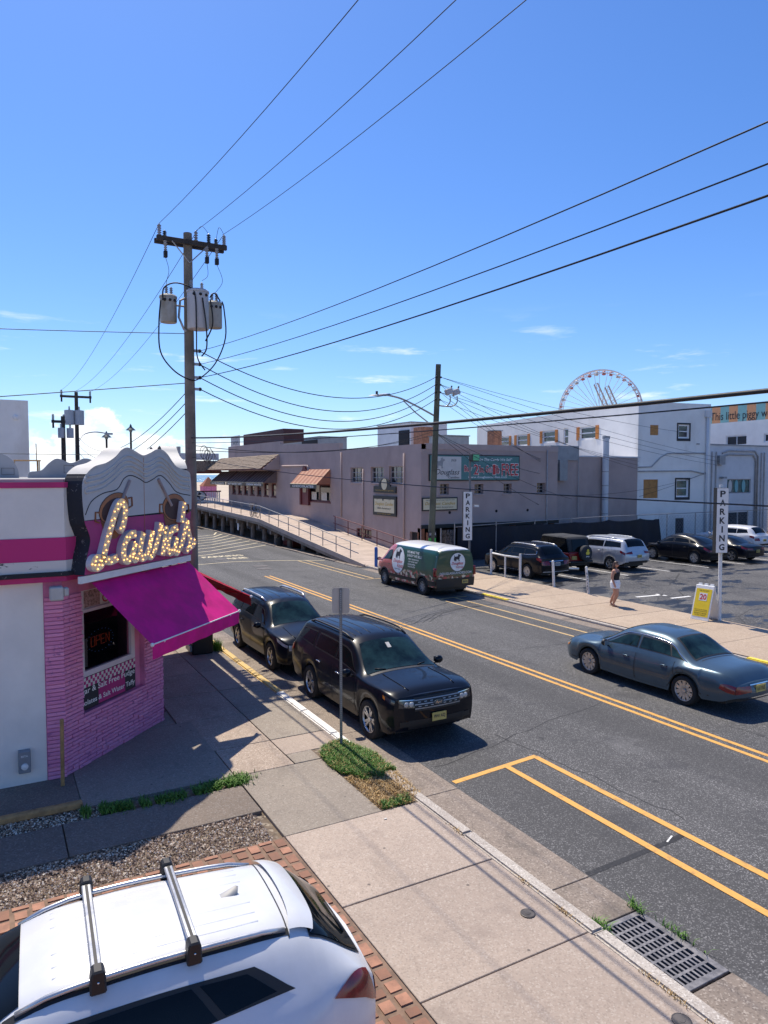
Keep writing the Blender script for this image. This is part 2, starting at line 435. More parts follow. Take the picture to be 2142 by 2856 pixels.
# kerb stones of the left side, the far ones still painted
kerb = tag(MB().box(5.62, 5.79, -6, 45, -0.24, -0.03).build('kerb_left', 'kerb'), kind='structure')
yk = [-5.8,-2.6,0.5,3.3,5.45,7.9,9.4,11.0,12.3,13.8,15.3,16.8,18.3,19.8,21.3,23,26,29,32,36,40,44]
for i, (a, c) in enumerate(zip(yk[:-1], yk[1:])):
    mt = 'kerb' if a < 11 else ('kerb_white' if a < 15.2 else 'kerb_yellow_old')
    MB().box(5.625, 5.815, a+0.006, c-0.006, -0.2, 0.012).build('kerb_stone', mt, kerb, bevel=0.025, seg=2)
gut = tag(MB().box(5.80, 6.53, -6, 4.42, -0.24, -0.115).box(5.80, 6.53, 5.62, 45, -0.24, -0.115).build('gutter_left', 'gutter'), kind='structure')
yg = [-5.5,-2.4,0.6,3.4,4.42]
for a, c in list(zip(yg[:-1], yg[1:])) + [(5.62,6.4),(6.4,9.3),(9.3,12.4),(12.4,15.5),(15.5,18.6),(18.6,21.7),(21.7,28),(28,36),(36,45)]:
    MB().box(5.82, 6.53, a+0.008, c-0.008, -0.2, -0.094).build('gutter_slab', 'gutter', gut, bevel=0.006)

# ---- far sidewalk, kerb and driveway apron
fw = tag(MB().box(18.2, 21.95, -8, 36, -0.24, -0.05).build('sidewalk_right', 'dirt'), kind='structure')
fy = [-7,-4,-1,2,5,8,11,13.4,15.6,17.7,19.9,22.2,24.6,27.4,30.4,33.0,34.6]
for i, (a, c) in enumerate(zip(fy[:-1], fy[1:])):
    slab(fw, 18.16, 21.95, a, c, 'far_walk', g=0.012)
fk = tag(MB().box(17.96, 18.14, -8, 34.5, -0.24, -0.03).build('kerb_right', 'kerb'), kind='structure')
yk = [-7,-3,1,5,9,12,15,18,20.4,22.3,24.0,26.0,28.0,31,34.4]
for a, c in zip(yk[:-1], yk[1:]):
    mt = 'kerb_yellow' if (22 < a < 24 or a == 9 or a == 5) else 'kerb'
    h = 0.012 if not (12 <= a < 22) else -0.02
    MB().box(17.965, 18.155, a+0.006, c-0.006, -0.2, h).build('kerb_stone', mt, fk, bevel=0.025, seg=2)
fg = tag(MB().box(17.45, 17.96, -8, 34, -0.2, -0.094).build('gutter_right', 'gutter'), kind='structure')
# dirt verge and rough kerb under the ramp
vk = tag(MB().box(17.62, 18.3, 34.6, 70, -0.22, -0.075).build('verge', 'dirt'), kind='structure')
for k in range(22):
    a = 34.8 + k*1.45
    MB().box(17.5+random.uniform(0,.06), 17.72, a, a+1.38, -0.2, -0.02+random.uniform(-.03,.02)).build('kerb_stone', 'gutter', vk, bevel=0.03)

# ---- painted markings
mk = tag(bpy.data.objects.new('road_markings', None), kind='structure'); C.objects.link(mk)
def stripe(name, pts, w, mat, z=ROADZ+0.005):
    P = [Vector((x, y, 0)) for x, y in pts]; Lf, Rt = [], []
    for i, p in enumerate(P):
        d = (P[min(i+1, len(P)-1)] - P[max(i-1, 0)]).normalized(); n = Vector((-d.y, d.x, 0))
        Lf.append(p + n*w/2); Rt.append(p - n*w/2)
    mb = MB()
    for i in range(len(P)-1):
        mb.quad((*Rt[i].xy, z), (*Rt[i+1].xy, z), (*Lf[i+1].xy, z), (*Lf[i].xy, z))
    return mb.build(name, mat, mk)
stripe('centre_line', [(11.98,-30),(11.98,34)], 0.11, 'paint_yellow')
stripe('centre_line', [(12.24,-30),(12.24,34)], 0.11, 'paint_yellow')
stripe('bay_line', [(6.6,9.52),(8.55,9.72)], 0.115, 'paint_yellow')
stripe('bay_line', [(7.76,-20),(7.78,9.60)], 0.12, 'paint_yellow', ROADZ+0.009)
stripe('bay_line', [(8.50,-20),(8.50,9.70)], 0.12, 'paint_yellow', ROADZ+0.009)
for x in (16.0, 16.75):
    stripe('bay_line', [(x,-20),(x,24.1)], 0.1, 'paint_yellow_pale')
stripe('bay_line', [(15.95,24.2),(17.4,24.2)], 0.1, 'paint_yellow_pale', ROADZ+0.009)
for x in (15.92, 16.4):
    stripe('bay_line', [(x,30.7),(x-0.05,39.2)], 0.1, 'paint_yellow_pale')
stripe('bay_line', [(15.9,30.6),(17.5,30.35)], 0.1, 'paint_yellow_pale', ROADZ+0.009)
stripe('fire_lane_line', [(7.5,38.6),(10.06,40.1),(12.29,40.5),(14.7,39.84),(17.3,38.5)], 0.13, 'paint_cream', ROADZ+0.012)
for i in range(8):
    t = i
    stripe('hatch_line', [(9.0+0.45*t, 43.6+1.9*t), (12.2+0.62*t, 44.95+2.1*t), (17.4, 49.1+1.85*t)], 0.14, 'paint_cream')
mb = MB()
text_into(mb, 'PARKING', (12.6,43.6,ROADZ+0.006), (1,0.05,0), (0,1,0), width=2.6, height=0.75, bold=0.03)
text_into(mb, 'LANE', (12.9,42.2,ROADZ+0.006), (1,0.05,0), (0,1,0), width=1.7, height=0.75, bold=0.03)
mb.build('road_lettering', 'paint_cream', mk)
stripe('tar_joint', [(6.55,6.45),(8.2,6.5),(8.45,6.53)], 0.09, 'patch_tar', ROADZ+0.003)
stripe('white_mark', [(8.1,6.5),(8.3,6.58)], 0.025, 'paint_white', ROADZ+0.007)
for x in (24.87, 27.75, 30.8, 33.9, 36.95, 40.0, 43.1):
    stripe('bay_line', [(x,24.9),(x,30.2)], 0.1, 'paint_white', -0.014)
for a in ([(23.1,20.3),(24.5,20.15)],[(24.4,20.4),(24.45,19.9)],[(24.1,19.4),(25.2,19.35)]):
    stripe('lot_arrow', a, 0.16, 'paint_white', -0.014)
# tyre skid marks
for dx in (0, .35, .62):
    stripe('skid_mark', [(12.6+dx,20.6),(13.8+dx,21.6),(15.2+dx,22.1),(16.9+dx,22.2)], 0.04, 'patch_tar', ROADZ+0.002)

# meandering cracks in the asphalt
def crack(x0, y0, x1, y1, n=14, w=0.018):
    P = [(x0+(x1-x0)*i/n+random.uniform(-.06,.06), y0+(y1-y0)*i/n+random.uniform(-.07,.07)) for i in range(n+1)]
    stripe('crack', P, w, 'patch_tar', ROADZ+0.0025)
for a in ((6.6,10.15,11.9,11.4),(8.6,11.0,8.9,6.8),(12.4,16.2,17.3,15.6),(9.4,24,11.9,20.5),(6.7,27.0,17.4,28.3),(13.4,4.0,13.0,9.0),(12.3,33.0,17.2,33.4)): crack(*a)
# ---- covers and the storm drain
def cover(x, y, r, z, label):
    o = MB().lathe([(0.001,-0.02),(r,-0.02),(r,0.0),(r*0.9,0.004),(r*0.86,0.001),(r*0.4,0.001),(r*0.36,0.004),(0.001,0.004)], (x,y,z), n=20).build('utility_cover', 'cover_iron', None, smooth=40)
    return tag(o, label, 'cover')
cover(5.24, 6.07, 0.085, 0.008, 'small round iron cover set in the slab above the storm drain')
cover(5.42, 4.15, 0.09, 0.008, 'small round iron cover in the slab below the storm drain')
cover(13.1, 37.9, 0.42, -0.088, 'round dark manhole cover farther up the road beside its twin')
cover(12.9, 36.7, 0.42, -0.088, 'round dark manhole cover nearer the parked van')
cover(12.1, 42.1, 0.42, -0.088, 'round manhole cover beside the faded lane lettering')
gr = thing('storm_drain', 'grey cast iron storm drain grate with rows of slots in the gutter', 'drain', (6.15, 5.02, -0.1))
MB().box(5.81, 6.525, 4.425, 5.615, -0.3, -0.20).build('drain_pit', 'black_void', gr)
mb = MB()
mb.box(5.83,5.875,4.44,5.6,-0.13,-0.088).box(6.44,6.52,4.44,5.6,-0.13,-0.088).box(5.875,6.44,4.44,4.52,-0.13,-0.088).box(5.875,6.44,5.53,5.6,-0.13,-0.088)
mb.build('frame', 'grate_iron', gr, bevel=0.004)
mb = MB(); n = 8; L0, L1 = 4.52, 5.53; p = (L1-L0)/n
for i in range(1, n): mb.box(5.875, 6.44, L0+i*p-0.016, L0+i*p+0.016, -0.125, -0.092)
m_ = 9; q = (6.44-5.875)/m_
for j in range(1, m_): mb.box(5.875+j*q-0.013, 5.875+j*q+0.013, L0, L1, -0.122, -0.0935)
mb.build('bars', 'grate_iron', gr)

# ---- shop forecourt: apron slabs, gravel strip, pavers
fc = tag(MB().box(-8, 3.44, -3, 14.5, -0.24, -0.09).build('forecourt', 'dirt'), kind='structure')
for a, c in ((-7,-4),(-4,-1.2),(-1.2,0.78),(0.78,3.43)):
    slab(fc, a, c, 9.92, 10.92, 'dark_slab', z=-0.004)
slab(fc, -7, -2.5, 11.45, 12.9, 'dark_slab'); slab(fc, -2.5, 1.1, 11.45, 12.9, 'dark_slab')
MB().prism([(1.1,11.32),(3.43,11.32),(3.43,14.3),(2.6,14.3),(1.1,12.8)], (0,0,-0.1), (1,0,0), (0,1,0), (0,0,0.1)).build('slab', 'concrete_grey', fc, bevel=0.006)
MB().prism([(2.6,14.32),(3.14,14.32),(3.14,15.2)], (0,0,-0.1), (1,0,0), (0,1,0), (0,0,0.098)).build('slab', 'concrete_grey', fc)
# gravel
def pebbles(name, x0, x1, y0, y1, n, mat, z=-0.03, smin=0.008, smax=0.022):
    base = np.array([(1,0,0),(-.5,.87,0),(-.5,-.87,0),(0,0,.75),(0,0,-.5)], float)
    fs = np.array([(0,1,3),(1,2,3),(2,0,3),(1,0,4),(2,1,4),(0,2,4)])
    P = np.stack([rng.uniform(x0,x1,n), rng.uniform(y0,y1,n), z+rng.uniform(0,.018,n)], 1)
    S = rng.uniform(smin,smax,n)[:,None,None]*rng.uniform(.7,1.3,(n,1,3)); a = rng.uniform(0,6.28,n)
    B = base[None]*S; ca, sa = np.cos(a)[:,None], np.sin(a)[:,None]
    X = B[:,:,0]*ca-B[:,:,1]*sa; Y = B[:,:,0]*sa+B[:,:,1]*ca
    V = np.stack([X,Y,B[:,:,2]],2)+P[:,None]
    F = fs[None]+(np.arange(n)*5)[:,None,None]
    me = bpy.data.meshes.new(name); me.from_pydata(V.reshape(-1,3).tolist(), [], F.reshape(-1,3).tolist())
    col = me.attributes.new('tone','FLOAT','POINT'); col.data.foreach_set('value', np.repeat(rng.random(n),5).astype(np.float32))
    me.materials.append(MATS[mat]); o = bpy.data.objects.new(name, me); C.objects.link(o); return o
m, N, L, b = nmat('gravel', 0.85, 0, 0.3)
at = N.new('ShaderNodeAttribute'); at.attribute_name = 'tone'
cr = N.new('ShaderNodeValToRGB'); L.new(at.outputs['Fac'], cr.inputs[0])
e = cr.color_ramp.elements; e[0].color = (0.14,0.095,0.07,1); e[1].color = (0.9,0.82,0.68,1)
for p_, c_ in ((0.3,(0.28,0.195,0.135,1)),(0.7,(0.54,0.41,0.29,1))):
    k = e.new(p_); k.color = c_
L.new(cr.outputs[0], b.inputs['Base Color'])
g1 = tag(pebbles('gravel', -3.5, 3.3, 9.06, 9.92, 15000, 'gravel'), 'pale pebble gravel strip beside the brick pavers', 'gravel', kind='stuff')
g2 = tag(pebbles('gravel', -3.5, 1.3, 10.92, 11.34, 5000, 'gravel'), 'narrow gravel strip in front of the wheel stop', 'gravel', kind='stuff')
# tumbled brick pavers, laid in running bond along the lot
plain('joint_sand', (0.2,0.13,0.09), 0.95, var=0.3, scale=6, world=True)
pv = tag(MB().box(-6, 3.44, -2, 9.06, -0.2, -0.014).build('paver_bed', 'joint_sand'), kind='structure')
pvm = [MB().box(-.0895,.0895,-.5,.5,-.06,0.0).mesh('paver','paver') for _ in range(1)]
def cobble(L_): return MB().box(-.0905,.0905,-L_/2+.003,L_/2-.003,-.06,0.0).mesh('paver','paver',bevel=0.026, seg=2)
LENS = (0.16,0.20,0.24); pvm = [cobble(l) for l in LENS]
cnt = 0
rest = []
x = 3.42 - 0.0925; colm = 0
while x > -3.0:
    y = 9.04 - (0.09 if colm % 2 else 0.0); 
    if colm % 2: rest.append((x, 9.0, 0.0, 0.075))
    while y > 1.8:
        k = random.choice((0,1,1,2)); L_ = LENS[k]; P = (x+random.uniform(-.003,.003), y-L_/2, random.uniform(-.006,.003))
        seen = (x > 2.2 and y > 4.2) or (y > 8.15 and x > -0.9)
        if seen and cnt < 300: inst('paver', pvm[k], pv, P, random.uniform(-.02,.02)); cnt += 1
        else: rest.append((P[0], P[1], P[2], L_))
        y -= L_
    x -= 0.185; colm += 1
mb = MB()
for p in rest: mb.box(p[0]-.087,p[0]+.087,p[1]-p[3]/2+.006,p[1]+p[3]/2-.006,-.06,p[2])
tag(mb.build('paver_field', 'paver', pv), kind='stuff')

# ---- grass and weeds
def grass_mat(name, a, c):
    m, N, L, b = nmat(name, 0.6, 0, 0.3)
    at = N.new('ShaderNodeAttribute'); at.attribute_name = 'tone'
    L.new(mixc(N, L, at.outputs['Fac'], a, c), b.inputs['Base Color'])
    b.inputs['Subsurface Weight'].default_value = 0.0
grass_mat('grass_green', (0.035,0.11,0.015), (0.16,0.30,0.05))
grass_mat('grass_dry', (0.32,0.19,0.06), (0.62,0.43,0.2))
def blades(name, pts, h, mat, parent=None, w=0.006, lean=0.6, z=0.0):
    n = len(pts); a = rng.uniform(0,6.28,n); H = h*rng.uniform(.45,1.25,n); l = H*rng.uniform(.1,lean,n)
    P = np.asarray(pts)
    d = np.stack([np.cos(a),np.sin(a)],1); s = np.stack([-d[:,1],d[:,0]],1)*w*rng.uniform(.6,1.5,n)[:,None]
    V = np.zeros((n,5,3))
    V[:,0,:2]=P[:,:2]-s; V[:,1,:2]=P[:,:2]+s; V[:,2,:2]=P[:,:2]+s*.8+d*l[:,None]*.35; V[:,3,:2]=P[:,:2]-s*.8+d*l[:,None]*.35
    V[:,4,:2]=P[:,:2]+d*l[:,None]
    V[:,2,2]=V[:,3,2]=H*.6; V[:,4,2]=H*np.where(l>H*.4,.85,1); V[:,:,2]+=z if P.shape[1]<3 else P[:,2][:,None]
    k=(np.arange(n)*5)[:,None]
    F4=(np.array([[0,1,2,3]])+k).tolist(); F3=(np.array([[3,2,4]])+k).tolist()
    me=bpy.data.meshes.new(name); me.from_pydata(V.reshape(-1,3).tolist(),[],F4+F3)
    t=me.attributes.new('tone','FLOAT','POINT'); t.data.foreach_set('value',np.repeat(rng.random(n),5).astype(np.float32))
    me.materials.append(MATS[mat]); o=bpy.data.objects.new(name,me); C.objects.link(o)
    if parent: o.parent=parent
    return o
def inside(poly, n):
    xs=[p[0] for p in poly]; ys=[p[1] for p in poly]; out=[]
    while len(out)<n:
        x,y=random.uniform(min(xs),max(xs)),random.uniform(min(ys),max(ys)); c=False; j=len(poly)-1
        for i in range(len(poly)):
            if (poly[i][1]>y)!=(poly[j][1]>y) and x<(poly[j][0]-poly[i][0])*(y-poly[i][1])/(poly[j][1]-poly[i][1])+poly[i][0]: c=not c
            j=i
        if c: out.append((x,y))
    return out
tag(MB().box(5.0, 5.62, 9.05, 11.75, -0.12, -0.015).build('planting_bed', 'dirt'), kind='structure')
mound = [(5.02,10.5),(4.96,10.9),(5.03,11.4),(5.22,11.72),(5.45,11.8),(5.66,11.86),(5.78,11.35),(5.9,10.9),(5.84,10.5),(5.9,10.2),(5.7,10.25),(5.55,10.05),(5.35,10.2),(5.25,10.05),(5.15,10.35)]
pts = inside(mound, 13000)
pts = [(x,y,0.035*max(0,1-((x-5.45)/.55)**2)*max(0,1-((y-11)/1.0)**2)-0.01) for x,y in pts]
tag(blades('grass', pts, 0.075, 'grass_green', w=0.007, lean=1.3), 'mound of green grass round the signpost base', 'grass', kind='stuff')
dry = inside([(4.98,9.1),(5.0,10.35),(5.45,10.3),(5.86,10.15),(5.8,9.3),(5.5,9.05)], 3000)
mix_ = [(x, y, .0) for x, y in inside(mound, 1500)]
tag(blades('straw', mix_, 0.10, 'grass_dry', w=0.004, lean=1.6), 'dry straw stems mixed into the green grass mound', 'grass', kind='stuff')
tag(blades('dry_grass', dry, 0.06, 'grass_dry', w=0.005, lean=1.8, z=-0.012), 'dead straw coloured grass beside the green mound', 'grass', kind='stuff')
edge = inside([(5.0,9.06),(5.5,9.06),(5.62,9.35),(5.35,9.3),(5.05,9.25)], 500)
tag(blades('weeds', edge, 0.06, 'grass_green', w=0.007, lean=1.2), 'low green weeds at the end of the dead grass', 'grass', kind='stuff')
strip = [(x, 11.08+0.10*math.sin(x*2.1)+random.gauss(0,.08)) for x in np.linspace(1.05,3.5,3600) if math.sin(x*9)+math.sin(x*23+1) > -0.9]
strip += [(random.gauss(3.42,.12), random.gauss(11.12,.1)) for _ in range(700)]
tag(blades('grass_strip', strip, 0.085, 'grass_green', w=0.007, lean=1.2, z=-0.02), 'ragged strip of grass along the shop forecourt slab', 'grass', kind='stuff')
drn = [(random.gauss(5.88,.03), random.gauss(5.6,.07)) for _ in range(140)]+[(random.gauss(6.5,.02), random.gauss(5.62,.06)) for _ in range(80)]+[(random.gauss(6.54,.02), random.gauss(5.05,.12)) for _ in range(60)]
tag(blades('drain_weeds', drn, 0.1, 'grass_green', w=0.005, lean=1.5, z=-0.1), 'tufts of weed growing round the storm drain', 'weeds', kind='stuff')
crk = [(random.gauss(5.61,.012), random.choice((8.0,4.6,4.35,3.9,5.9,6.6))+random.gauss(0,.1)) for _ in range(260)]
tag(blades('kerb_weeds', crk, 0.035, 'grass_dry', w=0.004, lean=1.5), 'small dry weeds in the joint behind the kerb', 'weeds', kind='stuff')
kt = [(random.gauss(5.55,.06), random.gauss(19.9,.12)) for _ in range(260)]
tag(blades('weed_tuft', kt, 0.28, 'grass_green', w=0.008, lean=0.7), 'tuft of tall weeds on the kerb by the black bin', 'weeds', kind='stuff')
# ================================================================ corner candy shop
plain('stucco_white', (0.78,0.74,0.68), 0.9, var=0.06, scale=1.2, bmp=0.5, world=True, dirt=((0.5,0.45,0.4),0.25))
plain('pink_band', (0.52,0.03,0.16), 0.7, var=0.15, scale=2.0, world=True)
def peel(name, a, c, th, sc=2.2, squash=(1,1,2.2)):
    m, N, L, b = nmat(name, 0.85)
    v = objcoord(N, L, True)
    f = noise(N, L, v, sc, 7, 0.7, squash)
    L.new(mixc(N, L, ramp(N, L, f, th, th+0.03), a, c), b.inputs['Base Color'])
    bump(N, L, b, ramp(N, L, f, th, th+0.05), 0.5, 0.01)
peel('peel_pink', (0.55,0.035,0.18), (0.66,0.3,0.4), 0.66)
peel('peel_white', (0.66,0.62,0.58), (0.05,0.045,0.045), 0.55)
peel('peel_black', (0.02,0.021,0.027), (0.3,0.27,0.25), 0.61, 5)
peel('edge_black', (0.018,0.02,0.028), (0.17,0.16,0.16), 0.58, 6, (1,1,1))
m, N, L, b = nmat('pink_brick', 0.8, 0, 0.3)
v = objcoord(N, L, True)
oi = N.new('ShaderNodeObjectInfo')
c = mixc(N, L, oi.outputs['Random'], (0.66,0.225,0.385), (0.77,0.30,0.47))
c = mixc(N, L, ramp(N, L, noise(N, L, v, 9, 6, 0.7), 0.57, 0.66, 0, 0.7), c, (0.3,0.1,0.22))
L.new(c, b.inputs['Base Color']); bump(N, L, b, noise(N, L, v, 26, 4), 0.6, 0.012)
plain('pink_mortar', (0.57,0.19,0.33), 0.9, var=0.2, world=True)
plain('pink_paint', (0.65,0.225,0.385), 0.75, var=0.1, world=True)
plain('sign_white', (0.46,0.465,0.47), 0.55, var=0.06, scale=1.5, dirt=((0.4,0.37,0.33),0.4), world=True)
plain('sign_pink', (0.36,0.035,0.16), 0.55, var=0.1, world=True)
plain('sign_cream', (0.5,0.485,0.455), 0.6, var=0.12, scale=4, world=True, dirt=((0.3,0.28,0.26),0.5))
plain('letter_face', (0.98,0.70,0.42), 0.5, var=0.2, scale=14)
plain('letter_side', (0.62,0.58,0.6), 0.5, var=0.12)
plain('copper', (0.22,0.075,0.025), 0.45, var=0.25, scale=6)
plain('copper_light', (0.34,0.13,0.05), 0.45, var=0.2, scale=6)
plain('chocolate', (0.045,0.014,0.012), 0.35, var=0.2)
plain('line_black', (0.012,0.012,0.013), 0.6)
plain('stick_grey', (0.3,0.25,0.25), 0.6, var=0.15)
plain('awning_pink', (0.62,0.012,0.20), 0.75, spec=0.2, var=0.16, scale=2.5, bmp=0.12, world=True, dirt=((0.36,0.03,0.15),0.6))
plain('awning_red', (0.42,0.008,0.03), 0.75, spec=0.2, var=0.1, scale=2, world=True)
plain('white_metal', (0.75,0.75,0.74), 0.4, var=0.05)
plain('window_frame', (0.62,0.55,0.58), 0.5, var=0.08)
plain('rust_yellow', (0.36,0.21,0.085), 0.8, var=0.3, scale=7, dirt=((0.1,0.05,0.025),0.9), world=True)
plain('roof_grey', (0.34,0.33,0.32), 0.9, var=0.15, scale=1.5, world=True)
plain('sign_back', (0.36,0.355,0.365), 0.85, var=0.12, scale=2, world=True, dirt=((0.22,0.2,0.19),0.4))
plain('meter_grey', (0.25,0.28,0.31), 0.5, 0.3, var=0.1)
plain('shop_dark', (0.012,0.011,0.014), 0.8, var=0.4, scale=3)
plain('banner_dark', (0.02,0.02,0.025), 0.6)
plain('banner_pink', (0.42,0.02,0.16), 0.6)
plain('paper', (0.62,0.6,0.56), 0.7, var=0.06)
plain('candy_photo', (0.33,0.22,0.2), 0.7, var=0.6, scale=22, world=True)
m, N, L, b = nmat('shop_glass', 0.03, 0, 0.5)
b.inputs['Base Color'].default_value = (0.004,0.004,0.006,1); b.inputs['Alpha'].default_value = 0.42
def emis(name, col, s):
    m, N, L, b = nmat(name, 0.4)
    b.inputs['Base Color'].default_value = (*col, 1); b.inputs['Emission Color'].default_value = (*col, 1)
    b.inputs['Emission Strength'].default_value = s
emis('bulb_glow', (1.0,0.56,0.18), 2.8)
emis('neon_red', (0.6,0.09,0.03), 0.13)
emis('neon_blue', (0.15,0.4,1.0), 0.1)

shop = thing('candy_shop', 'white corner candy shop with pink brick front and peeling pink bands', 'shop', (0, 13, 0))
CO = Vector((1.0, 12.66, 0)); CS = Vector((.70711,.70711,0)); CN = Vector((.70711,-.70711,0)); CZ = Vector((0,0,1))
def cp(s, off, z): return CO + CS*s + CN*off + CZ*z
Z0, Z1 = (0,0,-0.1), None
def plan(poly, z0, z1, name, mat, parent=shop, bevel=0.0):
    return MB().prism(poly, (0,0,z0), (1,0,0), (0,1,0), (0,0,z1-z0)).build(name, mat, parent, bevel=bevel)
plan([(-14,12.65),(0.70,12.65),(0.70,12.745),(0.915,12.745),(0.99,12.82),(0.99,24),(-14,24)], -0.1, 3.3, 'wall', 'stucco_white')
# dark shop interior behind the corner window, its back and street walls
plan([(2.2,14.03),(2.895,14.725),(2.895,24),(2.2,24)], -0.1, 3.3, 'street_wall', 'pink_paint')
plan([(0.99,12.82),(2.3,14.13),(2.3,24),(0.99,24)], -0.1, 0.9, 'counter_base', 'pink_mortar')
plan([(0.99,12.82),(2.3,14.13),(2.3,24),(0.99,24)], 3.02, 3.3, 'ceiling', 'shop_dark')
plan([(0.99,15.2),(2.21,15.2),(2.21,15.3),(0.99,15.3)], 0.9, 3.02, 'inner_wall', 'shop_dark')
# chamfer backing with the window opening
mb = MB()
for s0, s1, z0, z1 in ((-0.02,0.45,-0.1,3.3),(2.2,2.8,-0.1,3.3),(0.45,2.2,-0.1,0.9),(0.45,2.2,3.02,3.3)):
    mb.obox(cp(s0,-0.2,z0), CS*(s1-s0), CN*0.178, CZ*(z1-z0))
mb.build('corner_backing', 'pink_mortar', shop)
MB().box(0.702,0.985,12.655,12.74,-0.1,3.27).build('pilaster_backing', 'pink_mortar', shop)
# roman bricks
bm3 = [MB().box(-.147,.147,-d,.09,-.028,.028).mesh('brick','pink_brick',bevel=0.006) for d in (0.0,0.006,0.014)]
brot = Matrix.Rotation(R(45), 3, 'Z')
nb = 0; small = MB()
rowh = 0.0655
for r_ in range(46):
    z = 0.03 + r_*rowh
    x = -0.01 - (0.15 if r_ % 2 else 0.0)
    while x < 2.79:
        a, c = max(x, -0.01), min(x+0.296, 2.8)
        segs = [(a, c)]
        if 0.9 < z+0.03 and z-0.03 < 3.02:
            segs = [t for t in ((a, min(c, 0.45)), (max(a, 2.2), c)) if t[1]-t[0] > 0.03]
        for a2, c2 in segs:
            if c2-a2 < 0.04: continue
            me = random.choice(bm3)
            inst('brick', me, shop, cp((a2+c2)/2, -0.0, z), rot=Matrix((( .70711,-.70711,0),(.70711,.70711,0),(0,0,1))), scale=((c2-a2)/0.302,1,1)); nb += 1
        x += 0.302
    inst('brick', random.choice(bm3), shop, (0.855, 12.63, z), scale=(0.29/0.302,1,1)); nb += 1
# window: sill, frame, glass, neon, banner, top panel
MB().obox(cp(0.45,-0.13,0.86), CS*1.75, CN*0.13, CZ*0.045).build('window_sill', 'pink_paint', shop)
mb = MB()
for s0, s1, z0, z1 in ((0.47,0.56,1.5,3.02),(1.86,1.97,1.5,3.02),(0.56,1.86,1.5,1.6),(0.56,1.86,2.62,2.68)):
    mb.obox(cp(s0,-0.16,z0), CS*(s1-s0), CN*0.1, CZ*(z1-z0))
win = mb.build('window_frame', 'window_frame', shop, bevel=0.006)
MB().obox(cp(0.56,-0.125,1.6), CS*1.3, CN*0.008, CZ*1.02).build('window_glass', 'shop_glass', win)
MB().obox(cp(1.97,-0.16,0.9), CS*0.23, CN*0.03, CZ*2.12).build('recess_panel', 'pink_paint', shop)
mb = MB().obox(cp(0.56,-0.12,2.68), CS*1.3, CN*0.03, CZ*0.34)
pan = mb.build('picture_panel', 'paper', shop)
MB().obox(cp(0.6,-0.09,2.7), CS*0.42, CN*0.003, CZ*0.29).build('candy_picture', 'candy_photo', pan)
mb = MB(); text_into(mb, 'Chocolates', cp(1.08,-0.085,2.8), CS, CZ, height=0.17, align='L', bold=0.01); mb.build('panel_lettering', 'neon_red' if False else 'awning_red', pan)
neon = thing('neon_open_sign', 'red neon open sign glowing inside the dark shop window', 'neon sign', tuple(cp(1.22,-0.3,2.0)))
def stroke_text(st, o, h, adv, r=0.007):
    mb = MB(); G_ = {'O':[[(0,0),(0,1),(.6,1),(.6,0),(0,0)]],'P':[[(0,0),(0,1),(.6,1),(.6,.5),(0,.5)]],'E':[[(.6,0),(0,0),(0,1),(.6,1)],[(0,.5),(.5,.5)]],'N':[[(0,0),(0,1),(.6,0),(.6,1)]]}
    for i, ch in enumerate(st):
        for pl in G_[ch]: mb.tube([o+CS*((x*.16*1.0)+i*adv)+CZ*(y*h) for x, y in pl], r, 5)
    return mb
stroke_text('OPEN', cp(0.98,-0.26,1.92), 0.17, 0.135).build('neon_tubes', 'neon_red', neon)
mb = MB()
for k in range(22):
    t = 2*math.pi*k/22; mb.ball(cp(1.23+0.36*math.cos(t),-0.26,2.0+0.2*math.sin(t)), 0.008, n=5, m=3)
mb.build('neon_dots', 'neon_blue', neon)
MB().obox(cp(1.0,-0.31,1.98), CS*0.46, CN*0.02, CZ*0.03).build('bracket', 'line_black', neon)
mb = MB().obox(cp(0.6,-0.2,1.62), CS*0.2, CN*0.004, CZ*0.5)
ntc = tag(mb.build('window_notice', 'paper'), 'pale paper notice taped low inside the dark shop window', 'notice')
ban = thing('window_banner', 'pink and black banner about sugar free fudge below the shop window', 'banner', tuple(cp(1.2,-0.1,0.9)))
MB().obox(cp(0.455,-0.07,0.93), CS*1.515, CN*0.006, CZ*0.56).build('cloth', 'banner_dark', ban)
MB().obox(cp(0.9,-0.063,0.94), CS*0.75, CN*0.002, CZ*0.36).build('pink_field', 'banner_pink', ban)
mb, mb2 = MB(), MB()
for j in range(3):
    for i in range(26):
        (mb if (i+j) % 2 else mb2).obox(cp(0.46+i*0.058,-0.063,1.315+j*0.058), CS*0.058, CN*0.002, CZ*0.058)
mb.build('checks_white', 'paper', ban); mb2.build('checks_pink', 'banner_pink', ban)
mb = MB()
for st, s0, z, hh, ww in (('Sugar & Salt Free Fudge',0.30,1.245,0.135,1.64),('Chocolates & Salt Water Taffy',0.22,1.04,0.12,1.72)):
    vs, fs, x0, x1, y0, y1 = text_mesh(st, 0.012)
    keep = [(s0+(p[0]-x0)/(x1-x0)*ww, (p[1]-(y0+y1)/2)*hh/(y1-y0)) for p in vs]
    fk2 = [f for f in fs if all(keep[i][0] > 0.462 for i in f)]
    mb.add([cp(a,-0.0575,z+c) for a, c in keep], fk2)
mb.build('banner_lettering', 'white_metal', ban)
